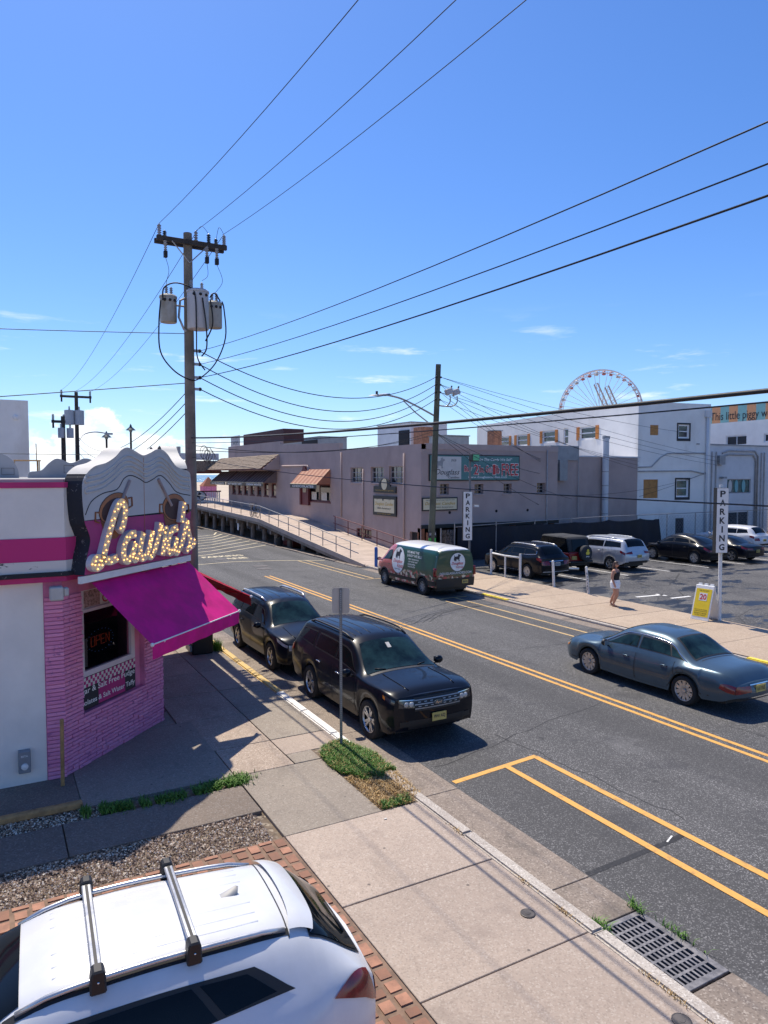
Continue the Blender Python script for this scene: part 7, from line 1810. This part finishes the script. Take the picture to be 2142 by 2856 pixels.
loops = [[(4.5,21.6,10.1),(4.42,21.5,9.4),(4.45,21.5,8.6),(4.8,21.5,8.1),(5.25,21.5,7.85),(5.6,21.6,7.9),(6.1,21.6,8.4),(6.42,21.6,9.2),(6.40,21.65,10.05),(6.35,21.7,10.3)],
 [(4.55,21.55,10.1),(4.58,21.5,10.45),(4.9,21.45,10.62),(5.3,21.3,10.5),(5.4,21.15,10.2),(5.42,21.15,9.2),(5.5,21.4,8.5),(5.75,21.5,8.15)],
 [(5.6,21.12,10.2),(5.7,21.12,9.4),(5.78,21.4,8.8),(5.65,21.5,8.55)], [(5.85,21.2,10.2),(5.92,21.2,9.5),(5.75,21.4,9.0)], [(6.3,21.7,10.3),(6.1,21.6,10.5),(5.95,21.6,10.35)]]
for l in loops: MB().tube(smoothpath(l,6), .021, 6).build('cable_loop', 'wire_black', p1, smooth=True)
for l in ([(4.66,21.6,11.36),(4.75,21.6,11.0),(4.7,21.7,10.7),(4.72,21.8,10.6)],[(6.18,21.6,11.36),(6.35,21.6,10.9),(6.2,21.75,10.6),(6.15,21.85,10.55)],[(5.88,21.6,11.36),(5.9,21.6,11.0),(5.7,21.5,10.8)],[(5.65,21.85,12.35),(5.8,21.8,12.5),(5.95,21.64,12.25)],[(6.26,21.9,12.25),(6.32,21.8,12.55),(6.42,21.64,12.3)]):
    MB().tube(smoothpath(l,5), .007, 5).build('jumper', 'wire_black', p1, smooth=True)
for z in (8.75,8.35,7.95,7.6):
    MB().box(PX1+.13,PX1+.3,PY1-.08,PY1+.04,z-.035,z+.035).build('spool_bracket', 'galv', p1); MB().ball((PX1+.3,PY1-.04,z),.06,n=8,m=5).build('spool', 'wire_black', p1)
# second pole with street lamp and floodlights
q0, q1 = Vector((18.6,28.95,-.05)), Vector((18.62,28.3,10.2))
p2 = thing('lamp_utility_pole', 'weathered green wooden pole with street lamp arm and floodlights', 'utility pole', tuple(q0))
MB().tube([q0, q0.lerp(q1,.5), q1], [.17,.15,.125], 11).build('shaft', 'pole_green', p2, smooth=40)
def at2(z): return q0.lerp(q1, (z+.05)/10.25)
arm = smoothpath([tuple(at2(7.75)),(17.9,29.0,8.25),(17.2,29.35,8.62),(16.6,29.6,8.78)], 5); la = MB().tube(arm, .045, 7).build('lamp_arm', 'galv', p2, smooth=True)
MB().tube([tuple(at2(7.2)),(17.8,29.0,7.95),(17.3,29.3,8.52)], .03, 6).build('arm_brace', 'galv', la)
lh_ = MB().add([(16.72,29.52,8.74),(16.5,29.78,8.74),(15.75,29.95,8.72),(15.85,29.62,8.72),(16.7,29.55,8.86),(16.5,29.74,8.86),(15.85,29.85,8.78),(15.9,29.7,8.78)],[(3,2,1,0),(4,5,6,7),(0,1,5,4),(1,2,6,5),(2,3,7,6),(3,0,4,7)]).build('lamp_head', 'tank_grey', p2); MB().cyl((16.1,29.75,8.8),(16.1,29.75,8.95),.06,n=8).build('photocell', 'lamp_housing', lh_)
for dx, y in ((.55,27.9),(.95,27.5)):
    b_ = at2(8.3); MB().tube(smoothpath([tuple(b_),(b_.x+dx*.7,b_.y-.2,8.25),(b_.x+dx,b_.y-.3,8.45),(b_.x+dx,b_.y-.3,8.75)],5), .03, 6).build('flood_bracket', 'galv', p2)
    c = Vector((b_.x+dx,b_.y-.3,8.95)); MB().obox(c+Vector((-.18,-.05,-.2)), (.30,-.12,.12), (.1,.28,0), (-.1,.05,.26)).build('floodlight', 'tank_grey', p2, bevel=.03); MB().cyl(c+Vector((.05,0,.12)),c+Vector((.1,0,.26)),.04,n=7).build('photocell','lamp_housing',p2)
for z in (9.6,9.25,8.9,8.55): MB().ball(tuple(at2(z)+Vector((-.14,-.08,0))),.06,n=7,m=5).build('spool', 'wire_black', p2); MB().ball(tuple(at2(z)+Vector((.14,-.05,0))),.05,n=7,m=5).build('spool', 'wire_black', p2)
plain('sign_green', (0.05,0.42,0.06), 0.6)
pn = MB().box(18.38,18.78,28.70,28.73,1.35,1.95).build('pole_notice', 'sign_green'); tag(pn, 'green parking notice on the second utility pole', 'notice'); pn2 = MB().box(18.36,18.80,28.70,28.73,1.98,2.28).build('pole_placard', 'text_black'); tag(pn2, 'black placard with white lettering on the second utility pole', 'notice')
m_ = MB(); text_into(m_, '534-538', (18.58,28.69,2.15), X_, Z_, width=.36, height=.12); m_.build('placard_lettering', 'text_white', pn2)
m_ = MB(); text_into(m_, 'PAY', (18.58,28.69,1.75), X_, Z_, width=.26, height=.12); text_into(m_, 'HERE', (18.58,28.69,1.58), X_, Z_, width=.26, height=.1); m_.build('notice_lettering', 'text_black', pn)
# far poles towards the beach
def farpole(label, x, y, zt, arm, tanks, mat='pole_dark'):
    t = thing('far_utility_pole', label, 'utility pole', (x,y,-.3)); MB().tube([(x,y,-.3),(x,y,zt)], [.2,.13], 9).build('shaft', mat, t, smooth=40)
    MB().box(x-arm[0],x+arm[1],y-.08,y+.08,zt-.45,zt-.28).build('crossarm', mat, t)
    for a in (-arm[0]+.1, arm[1]-.1): insul((x+a,y,zt-.28),.1,.4,parent=t); MB().box(x+a-.06,x+a+.06,y-.1,y,zt-.8,zt-.45).build('cutout','wire_black',t)
    for dx, z0, z1, r in tanks:
        k = MB().lathe([(.001,0),(r,0),(r,z1-z0),(.001,z1-z0+.06)], (x+dx,y-.3,z0), n=14).build('transformer', 'tank_grey', t, smooth=40); insul((x+dx,y-.3,z1),.08,.3,parent=k,nm='bushing')
    return t
fp3 = farpole('dark utility pole with pale transformers seen beyond the shop roof', 6.0,60,11.4,(1.15,1.1),((-.55,8.85,9.95,.36),(.15,8.85,9.95,.36)))
fp4 = farpole('shorter dark utility pole left of a taller one beyond the shop roof', 4.35,52,8.9,(.7,.15),((-.15,7.45,8.1,.2),(.4,7.45,8.1,.22)))
MB().tube(smoothpath([(6.1,60,7.6),(6.6,61,8.2),(7.6,62.5,8.5),(8.7,63.5,8.45)],6), .05, 6).build('lamp_arm', 'galv', fp3); MB().box(8.5,9.1,63.3,63.7,8.36,8.5).build('lamp_head', 'tank_grey', fp3)
for i, (x, z) in enumerate(((9.23,8.5),(11.32,9.2))):
    t = thing('boardwalk_lamp', 'dark boardwalk lamp post with bell shade, ' + ('beside the street lamp arm' if i == 0 else 'taller and nearer the shop pole'), 'lamp post', (x,68,0))
    MB().cyl((x,68,-.3),(x,68,z),.11,.09,n=8).build('post', 'pole_dark', t); MB().lathe([(.45,0),(.3,.15),(.12,.3),(.08,.45),(.001,.6)], (x,68,z-.15), n=12).build('shade', 'porcelain_dark', t, smooth=40); MB().ball((x,68,z-.2),.16,n=8,m=5).build('globe', 'lamp_clear', t)
# ---- wires
for k, x in enumerate((4.5,5.62,6.42)):
    e3 = ('shop side end of the crossarm','pole top insulator','road side end of the crossarm')[k]
    wire('thin primary wire overhead from the '+e3, (x,PY1,12.34), (x-.1,-22,12.5), 1.25, .007)
    wire('thin primary wire seaward from the '+e3, (x,PY1,12.3), (6.0+(k-1)*1.05,60,11.5), .75, .009)
for z, ze, s_ in ((8.75,8.9,1.02),(8.35,8.5,.95),(7.95,8.35,.9)):
    wire('secondary wire sweeping overhead from the '+{8.75:'top',8.35:'second',7.95:'third'}[z]+' spool of the tall pole', (PX1+.3,PY1-.04,z), (5.36,-24,ze), s_, .008 if z > 8 else .011)
for z, z2, s_ in ((8.75,9.6,1.2),(8.35,9.25,1.35),(7.95,8.9,1.35),(7.6,8.55,1.3)):
    e_ = at2(z2); wire('black service cable sagging between the poles from the '+{8.75:'top',8.35:'second',7.95:'third',7.6:'lowest'}[z]+' spool', (PX1+.3,PY1-.04,z), (e_.x-.14,e_.y-.08,z2), s_, .016)
wire('thick black cable bundle strung low along the left pavement', (PX1,PY1,6.12), (5.42,-18,6.12), .46, .021)
wire('thinner cable strung just under the thick bundle', (PX1,PY1,5.97), (5.42,-18,5.97), .40, .007)
wire('lowest telephone wire strung along the left pavement', (PX1,PY1,5.55), (5.42,-18,5.5), .78, .007)
wire('thin wire along the mauve facade from the tall pole', (PX1,PY1,5.9), tuple(at2(7.1)), .55, .011); wire('lower thin wire along the mauve facade from the tall pole', (PX1,PY1,5.75), tuple(at2(6.9)), .35, .010)
wire('span guy wire running left from the tall pole', (PX1,PY1,9.25), (-16,20.5,8.0), .15, .011); wire('lower span guy wire with a strain insulator running left from the tall pole', (PX1,PY1,7.78), (-14,20.5,5.2), .05, .013)
for k, (a, z) in enumerate((((5.36),7.3),((5.36),7.0),((5.36),6.7))):
    wire(('upper','middle','lower')[k]+' secondary wire curving down towards the far poles', (PX1,PY1+.1,z+.3), (6.05,60,8.0-.6*k), 1.5, .013)
wire('flat wire crossing behind the shop roof', (-20,30,5.9), (PX1+3,36,5.95), .05, .012)
for z2, e_ in ((9.6,(48.3,36.8,8.2)),(9.6,(50.0,35.8,6.3)),(9.25,(50.0,35.8,6.0)),(8.9,(50.0,35.8,5.7)),(8.55,(41.9,36.8,6.0)),(8.9,(41.9,36.8,5.7)),(9.25,(41.9,36.8,5.4)),(8.55,(33.9,36.8,5.7)),(8.9,(33.9,36.8,5.5)),(9.25,(33.9,36.8,5.3))):
    p = at2(z2); wire('service drop wire fanning from the second pole to the buildings', (p.x+.14,p.y-.05,z2), e_, .35, .010)
for e_ in ((33.6,35.0,3.4),(33.9,36.8,2.4),(33.9,36.8,4.9)):
    wire('black drop wire running down past the billboard from the second pole', (at2(7.0).x,at2(7.0).y,7.0), e_, .35, .012)
wire('drop wire crossing the white hotel to the grey building', (42.0,36.8,3.4), (48.0,35.7,5.2), .1, .010); wire('cable looping across the mauve wing to the white hotel', (33.9,36.8,3.6), (47.9,35.6,5.1), .5, .010)
# tangle of cable on the pole side towards the boardwalk
tg = MB()
for k in range(6):
    c = Vector((5.75+.05*k,21.75,5.7-.05*(k%3))); tg.tube([c+Vector((.12*math.cos(a),.03*math.sin(2*a),.2*math.sin(a)-.02*k)) for a in np.linspace(0,2*math.pi,15)[:-1]], .008, 5, closed=True)
tag(tg.build('cable_coil', 'wire_black', p1, smooth=True), kind='stuff')
# ================================================================ street furniture and people
plain('post_white', (0.72,0.72,0.70), 0.6, var=0.08, scale=3, dirt=((0.4,0.33,0.25),0.35), world=True); plain('sign_metal', (0.42,0.39,0.36), 0.45, 0.3, var=0.06); plain('post_galv', (0.16,0.17,0.18), 0.5, 0.4, var=0.15)
plain('bin_black', (0.006,0.007,0.009), 0.5, var=0.2); plain('aframe_white', (0.75,0.75,0.74), 0.5, var=0.05); plain('aframe_yellow', (0.82,0.6,0.02), 0.5, var=0.04); plain('cone_orange', (0.75,0.12,0.03), 0.6)
plain('bollard_blue', (0.03,0.12,0.42), 0.5, var=0.1)
# street sign seen from behind
ss = thing('street_sign', 'blank grey back of a street sign on a perforated steel post', 'street sign', (5.52,11.58,0))
su = Vector((math.cos(R(-24)),math.sin(R(-24)),0)); sn_ = Vector((su.y,-su.x,0)); so = Vector((5.52,11.58,0))
MB().obox(so-su*.025-sn_*.0+Z_*-.05, su*.05, -sn_*.03, Z_*3.0).build('post', 'post_galv', ss)
hm = MB()
for k in range(80): hm.obox(so-su*.007+sn_*.001+Z_*(.05+k*.036), su*.014, sn_*.002, Z_*.016)
tag(hm.build('post_holes', 'galv', ss), kind='stuff')
rc = []
for cx, cz, a0 in ((.115,.19,0),(-.115,.19,90),(-.115,-.19,180),(.115,-.19,270)):
    rc += [(cx+.045*math.cos(R(a0+a)), cz+.045*math.sin(R(a0+a))) for a in (0,30,60,90)]
MB().prism(rc, so-sn_*.034+Z_*2.71, su, Z_, -sn_*.004).build('plate', 'sign_metal', ss)
for z in (2.55,2.88): MB().ball(tuple(so+sn_*.003+Z_*z),.012,n=6,m=4).build('bolt', 'galv', ss)
# bin by the pole
tb = thing('black_litter_bin', 'tall black litter bin in the shade of the awning', 'bin', (5.05,19.85,0))
MB().box(4.78,5.36,19.55,20.15,.0,.95).build('body','bin_black',tb,bevel=.03); MB().box(4.75,5.39,19.52,20.18,.95,1.1).build('hood','bin_black',tb,bevel=.05); MB().box(4.72,4.79,19.6,20.1,.1,.25).build('pedal','galv',tb)
# white pipe bollards and rail at the car park edge
def pipe(name, label, x, y, h, lean=(0,0), r=.055, mat='post_white', group=None, parent=None):
    t = thing(name, label, 'bollard', (x,y,0), 0, group); MB().tube([(x,y,-.1),(x+lean[0],y+lean[1],h)], r, 10).build('pipe', mat, t, smooth=40); MB().ball((x+lean[0],y+lean[1],h),r*1.02,n=10,m=4).build('cap', mat, t); return t
gr_ = thing('white_pipe_barrier', 'white three post pipe barrier at the edge of the car park', 'barrier', (21.95,27.4,0))
for x, y in ((21.97,28.5),(21.9,27.3),(21.92,26.2)): MB().tube([(x,y,-.1),(x,y,1.25 if y != 27.3 else 1.05)], .06 if y != 27.3 else .045, 10).build('post','post_white',gr_,smooth=40)
MB().tube([(21.97,28.5,1.08),(21.9,27.3,1.05),(21.92,26.2,1.07)], .045, 8).build('rail','post_white',gr_,smooth=True); MB().tube([(24.0,26.0,.45),(24.9,25.4,.45)], .04, 8).build('lower_rail','post_white',gr_,smooth=True)
pipe('white_bollard', 'plain white pipe bollard behind the black crossover', 21.9, 23.85, 1.15, (-.08,0), .06)
gb_ = pipe('lettered_bollard', 'leaning white pipe bollard with black hand lettering', 21.9, 21.75, 1.12, (-.14,.02), .055)
m_ = MB()
for k, ch in enumerate('NOPARK'): text_into(m_, ch, (21.80+.0-.014*(6-k)*.9, 21.69, .86-k*.13), X_, Z_, width=.07, height=.09, bold=.02)
m_.build('lettering', 'text_black', gb_)
pipe('blue_bollard', 'blue capped bollard at the foot of the ramp', 18.3, 33.9, 1.0, r=.09, mat='bollard_blue')
# lower one with white hoops near the van
# parking signs
def vsign(label, x, y, w, z0, z1, post_h, pmat, depth=.16, ux=None, lamp=False, lean=0.0):
    t = thing('parking_sign', label, 'sign', (x,y,0)); u = Vector((math.cos(ux),math.sin(ux),0)); n = Vector((u.y,-u.x,0)); c = Vector((x,y,0))
    MB().tube([c+Z_*-.1, c+u*lean+Z_*post_h], .06, 10).build('post', pmat, t, smooth=40)
    o = c-u*(w*.86)+n*.07; bx = MB().obox(o+Z_*z0, u*w, n*depth, Z_*(z1-z0)).build('sign_box', 'sign_black', t)
    MB().obox(o+n*depth+u*.01+Z_*(z0+.01), u*(w-.02), n*.01, Z_*(z1-z0-.02)).build('face', 'aframe_white', bx)
    st = (z1-z0-.1)/7; mb = MB()
    for k, ch in enumerate('PARKING'): text_into(mb, ch, o+u*w/2+n*(depth+.014)+Z_*(z1-.05-st*(k+.5)), u, Z_, width=w*.46 if ch != 'I' else w*.12, height=st*.72, bold=.03)
    mb.build('lettering', 'text_black', t); return t
vsign('white vertical parking sign on a white post beside the yellow price board', 21.8, 15.55, .42, 2.36, 4.56, 4.66, 'post_white', .2, R(-24), lean=-.05)
pa = vsign('white vertical parking sign with a green lamp on top near the van', 22.15, 30.6, .5, 1.55, 4.12, 5.8, 'post_galv', .14, R(-18))
MB().box(22.05,22.55,30.3,30.6,5.7,6.1).build('lamp_box','lamp_housing',pa,bevel=.03); MB().box(22.12,22.5,30.27,30.3,5.75,6.05).build('lamp_glass','lamp_green',pa)
MB().box(22.3,22.6,30.4,30.5,3.3,3.4).build('camera','post_white',pa)
# price board
af = thing('price_board', 'yellow twenty dollar parking price board on a white a-frame', 'price board', (21.4,15.95,0))
au = Vector((.12,-.99,0)).normalized(); an = Vector((-.99,-.12,0)); ao = Vector((21.25,16.28,.0))
for sgn, nm in ((1,'front_leaf'),(-1,'rear_leaf')):
    up_ = Vector((.30*sgn if sgn > 0 else -.30,0,1.18)); base = ao if sgn > 0 else ao+Vector((.62,0,0))
    lf = MB().obox(base, au*.66, up_, an*.03).build(nm, 'aframe_white', af, bevel=.01)
    if sgn > 0:
        f_ = base+up_*.10+an*.031+au*.05; upn = up_.normalized()
        pn_ = MB().obox(f_, au*.56, up_*.80, an*.006).build('panel', 'aframe_yellow', lf)
        MB().obox(f_+au*.14+up_*.46+an*.007, au*.28, up_*.22, an*.003).build('price_patch', 'aframe_white', pn_)
        m_ = MB(); text_into(m_, '20', f_+au*.28+up_*.57+an*.013, au, upn, width=.24, height=.20, bold=.03); m_.build('price', 'text_red', pn_)
        m_ = MB()
        for st, vv, w_, h_ in (('WE ACCEPT',.745,.36,.04),('SCAN & PAY OR PAY ATTENDANT',.20,.46,.03),('NO REFUNDS OR EXCHANGES',.155,.46,.03),('VEHICLES AT OWN RISK',.10,.46,.04),('ALL DAY PARKING',.05,.40,.035)): text_into(m_, st, f_+au*.28+up_*vv+an*.01, au, upn, width=w_, height=h_, bold=.015)
        m_.build('small_lettering', 'text_black', pn_)
        for k in (.06,.27,.48): MB().obox(base+up_+au*k, au*.12, up_*.05, an*.03+Vector((.06,0,0))).build('hinge_lug', 'aframe_white', lf)
cn = thing('traffic_cone', 'small orange traffic cone behind the yellow price board', 'cone', (22.15,16.2,0))
MB().lathe([(.001,.03),(.13,.03),(.03,.42),(.001,.42)], (22.15,16.15,0), n=14).build('cone','cone_orange',cn,smooth=40); MB().box(21.97,22.33,15.97,16.33,0,.035).build('base','bin_black',cn)
# chain link fence with black windscreen cloth
fn = thing('chain_link_fence', 'chain link fence with black cloth along the back of the car park', 'fence', (36,33.8,0))
px_ = [23.4,26.4,29.4,32.4,35.4,38.4,41.4,44.4,47.4,50.4,53.4,56.4]
for x in px_: MB().cyl((x,33.8,-.1),(x,33.8,2.28),.035,n=8).build('post','rail_grey',fn,smooth=40)
MB().tube([(23.4,33.8,1.98),(29.4,33.8,2.15),(35.4,33.8,2.25),(56.4,33.8,2.3)], .028, 7).build('top_rail','rail_grey',fn,smooth=True)
rows = []
N_ = 90
for j in range(7):
    row = []
    for i in range(N_+1):
        x = 23.6+16.9*i/N_; s_ = (x-23.6)/16.9
        topz = (1.98 if x < 33 else 2.05)-.16*abs(math.sin((x-23.6)*math.pi/3.0))**.7*(.4 if x < 33 else 1.0)-(.0 if x < 38 else .0)
        topz = topz if x < 40 else topz+.05
        z = .06+(topz-.06)*j/6; row.append((x+(.45*(1-j/6) if i == N_ else 0), 33.74-.05*math.sin(x*2.3+j*.3)-.02*math.sin(x*7.1), z))
    rows.append(row)
MB().grid(rows).build('windscreen_cloth','tarp',fn,smooth=True)
mb = MB(); zt = 2.2
for k in range(int((56.4-40.6)/.16)):
    x = 40.6+k*.16
    for sg_ in (1,-1):
        xe = x+sg_*1.1
        if 40.5 < xe < 56.5: mb.cyl((x,33.8+.006*sg_,.05),(xe,33.8+.006*sg_,.05+2.1),.006,n=3,caps=False)
        elif True:
            L_ = min(1.0, abs(((56.4 if sg_ > 0 else 40.5)-x)/1.1)); mb.cyl((x,33.8+.006*sg_,.05),(x+sg_*1.1*L_,33.8+.006*sg_,.05+2.1*L_),.006,n=3,caps=False)
tag(mb.build('chain_mesh','chain_wire',fn), kind='stuff')
mb = MB()
for k in range(11):
    x = 22.5+k*.09
    for sg_ in (1,-1): mb.cyl((x,33.8+.006*sg_,.05+(0 if sg_>0 else 0)),(x+sg_*.45 if 22.4 < x+sg_*.45 < 23.5 else x,33.8+.006*sg_,1.85),.006,n=3,caps=False)
tag(mb.build('chain_mesh','chain_wire',fn), kind='stuff'); MB().cyl((22.45,33.8,-.1),(22.45,33.8,1.95),.04,n=8).build('post','rail_grey',fn)
# scraps on the pavement
for x, y, lb in ((5.1,11.35,'small white scrap of paper beside the grass mound'),(4.9,8.8,'tiny white pebble on the slab below the dead grass')):
    tag(MB().prism([(-.07,-.02),(.05,-.03),(.07,.02),(-.04,.03)] if y > 9 else [(-.02,-.012),(.02,-.014),(.022,.012),(-.018,.014)], (x,y,.006), X_, Y_, Z_*.006).build('litter_scrap','paper'), lb, 'litter')

# ================================================================ the woman on the far pavement
plain('skin', (0.46,0.235,0.155), 0.55, var=0.06, scale=5); plain('hair_brown', (0.06,0.028,0.016), 0.5, var=0.4, scale=14); plain('top_black', (0.010,0.010,0.012), 0.8); plain('shorts_white', (0.80,0.80,0.80), 0.8, var=0.05, scale=6, bmp=0.2); plain('sandal', (0.12,0.05,0.03), 0.7); plain('glass_black', (0.008,0.006,0.006), 0.1)
def skinned(name, mat, nodes, edges, parent, sub=2):
    me = bpy.data.meshes.new(name); me.from_pydata([n[0] for n in nodes], edges, [])
    o = bpy.data.objects.new(name, me); C.objects.link(o); o.parent = parent
    o.modifiers.new('skin','SKIN'); s_ = o.modifiers.new('sub','SUBSURF'); s_.levels = s_.render_levels = sub
    if not me.skin_vertices: me.skin_vertices
    lay = me.skin_vertices[0].data if me.skin_vertices else None
    if lay is None:
        bm = bmesh.new(); bm.from_mesh(me); bm.verts.layers.skin.verify(); bm.to_mesh(me); bm.free(); lay = me.skin_vertices[0].data
    for i, n in enumerate(nodes): lay[i].radius = n[1] if isinstance(n[1], tuple) else (n[1], n[1]); lay[i].use_root = (i == 0)
    me.materials.append(MATS[mat])
    for m_ in o.modifiers: 
        if m_.type == 'SKIN': m_.use_smooth_shade = True
    return o
pw = thing('person', 'person in black top and white shorts walking with sunglasses on', 'person', (20.7,19.2,0), R(200))
# local frame: +y forward, +x to her right... built standing mid-stride
B = [((0,0,.93),(.185,.14)),((0,.0,1.08),(.15,.115)),((0,.01,1.22),(.165,.125)),((0,.0,1.35),(.165,.10)),((0,.0,1.44),(.055,.055)),((0,.015,1.50),(.05,.05)),
     ((.09,0,.88),.13),((.10,.07,.68),.118),((.10,.12,.50),.085),((.10,.05,.33),.076),((.10,-.02,.10),.038),((.10,.05,.035),.034),((.10,.14,.025),.03),
     ((-.09,0,.88),.13),((-.10,-.04,.68),.118),((-.10,-.02,.50),.085),((-.10,-.12,.33),.076),((-.10,-.22,.10),.038),((-.10,-.15,.035),.034),((-.10,-.06,.025),.03),
     ((.18,0,1.35),.07),((.225,-.02,1.20),.062),((.24,-.02,1.08),.05),((.25,.05,.93),.04),((.25,.09,.83),.028),
     ((-.18,0,1.35),.07),((-.225,-.06,1.20),.062),((-.24,-.08,1.08),.05),((-.25,.0,.94),.04),((-.25,.05,.84),.028)]
E_ = [(0,1),(1,2),(2,3),(3,4),(4,5),(0,6),(6,7),(7,8),(8,9),(9,10),(10,11),(11,12),(0,13),(13,14),(14,15),(15,16),(16,17),(17,18),(18,19),(3,20),(20,21),(21,22),(22,23),(23,24),(3,25),(25,26),(26,27),(27,28),(28,29)]
for hb in (24,29):
    c = Vector(B[hb][0]); sx = 1 if c.x > 0 else -1
    for k, (dx, L_) in enumerate(((-.022,.06),(-.008,.07),(.008,.066),(.02,.052))):
        i = len(B); p = c+Vector((0,dx,-.035)); B += [(tuple(p),.010),(tuple(p+Vector((-sx*.006,.008,-L_*.55))),.009),(tuple(p+Vector((-sx*.02,.014,-L_))),.007)]; E_ += [(hb,i),(i,i+1),(i+1,i+2)]
    i = len(B); B += [(tuple(c+Vector((-sx*.02,.025,-.01))),.011),(tuple(c+Vector((-sx*.03,.045,-.045))),.009)]; E_ += [(hb,i),(i,i+1)]
bd_ = skinned('body', 'skin', B, E_, pw)
hd = MB(); rows = []
for i in range(13):
    ph = math.pi*i/12; row = []
    for j in range(17):
        th = 2*math.pi*j/16; x, y, z = math.sin(ph)*math.cos(th), math.sin(ph)*math.sin(th), -math.cos(ph)
        jaw = 1-.28*max(0,-z)**1.3; yy = y*.098*jaw+(.018 if (y > .7 and -.35 < z < .05 and abs(x) < .28) else 0)+(.008 if z < -.6 and y > .2 else 0)
        row.append((x*.075*jaw, .02+yy, 1.595+z*.112))
    rows.append(row)
head = hd.grid(rows).build('head','skin',pw,smooth=True,local=True)
for sx in (1,-1): MB().ball((sx*.076,.01,1.59),.012,.022,.03,n=6,m=4).build('ear','skin',head,local=True)
MB().ball((0,.128,1.578),.013,.016,.02,n=6,m=4).build('nose','skin',head,smooth=True,local=True); MB().ball((0,.112,1.538),.026,.008,.007,n=8,m=4).build('mouth','text_red',head,local=True)
sg2 = MB()
for sx in (1,-1): sg2.ball((sx*.034,.108,1.61),.03,.014,.022,n=8,m=5); sg2.tube([(sx*.06,.1,1.615),(sx*.08,.0,1.615)],.004,4)
sg2.tube([(-.01,.118,1.615),(.01,.118,1.615)],.004,4); sg2.build('sunglasses','glass_black',head,smooth=True,local=True)
hr = MB(); rows = []
for i in range(9):
    t_ = i/8; row = []
    for j in range(15):
        a = math.pi*(-.02+1.04*j/14)+math.pi
        if t_ < .5: ph = t_*math.pi; r_ = math.sin(ph)*.092+.002; z = 1.60+math.cos(ph)*.125
        else: r_ = .094+.02*math.sin((t_-.5)*6)-.01*(t_-.5); z = 1.60-(t_-.5)*.52
        row.append((r_*math.cos(a)*(.92), .005+r_*math.sin(a)*1.12-(.03*max(0,t_-.5)), z+.004*math.sin(j*2.1)))
    rows.append(row)
hair = hr.grid(rows).build('hair','hair_brown',pw,smooth=True,local=True)
MB().ball((0,.015,1.665),.082,.095,.06,n=12,m=7).build('hair_crown','hair_brown',hair,smooth=True,local=True)
def tubewear(name, mat, rings, parent=pw, n=20):
    rows = [[(cx+rx*math.cos(2*math.pi*k/n), cy+ry*math.sin(2*math.pi*k/n), z) for k in range(n+1)] for cx, cy, z, rx, ry in rings]
    return MB().grid(rows).build(name, mat, parent, smooth=True, local=True)
tp_ = tubewear('camisole','top_black',[(0,0,1.0,.182,.148),(0,0,1.08,.168,.135),(0,.015,1.2,.182,.152),(0,.02,1.28,.18,.152),(0,.015,1.31,.165,.135)])
for sx in (1,-1): MB().tube([(sx*.08,.12,1.30),(sx*.09,.05,1.40),(sx*.09,-.06,1.40),(sx*.07,-.1,1.29)],.007,5).build('strap','top_black',tp_,smooth=True,local=True)
sh_ = tubewear('shorts','shorts_white',[(0,0,1.02,.182,.148),(0,0,.95,.21,.165),(0,-.0,.88,.225,.175)])
tubewear('shorts_leg','shorts_white',[(.10,0,.92,.13,.165),(.11,.03,.80,.14,.168),(.115,.05,.72,.148,.17)],sh_); tubewear('shorts_leg','shorts_white',[(-.10,0,.92,.13,.165),(-.11,-.02,.80,.14,.168),(-.115,-.035,.72,.148,.17)],sh_)
for x, y in ((.10,.06),(-.10,-.14)): MB().prism([(-.045,-.1),(.045,-.1),(.05,.06),(.03,.13),(-.03,.13),(-.05,.06)], (x,y,.0), X_, Y_, Z_*.018).build('sandal','sandal',pw,local=True)
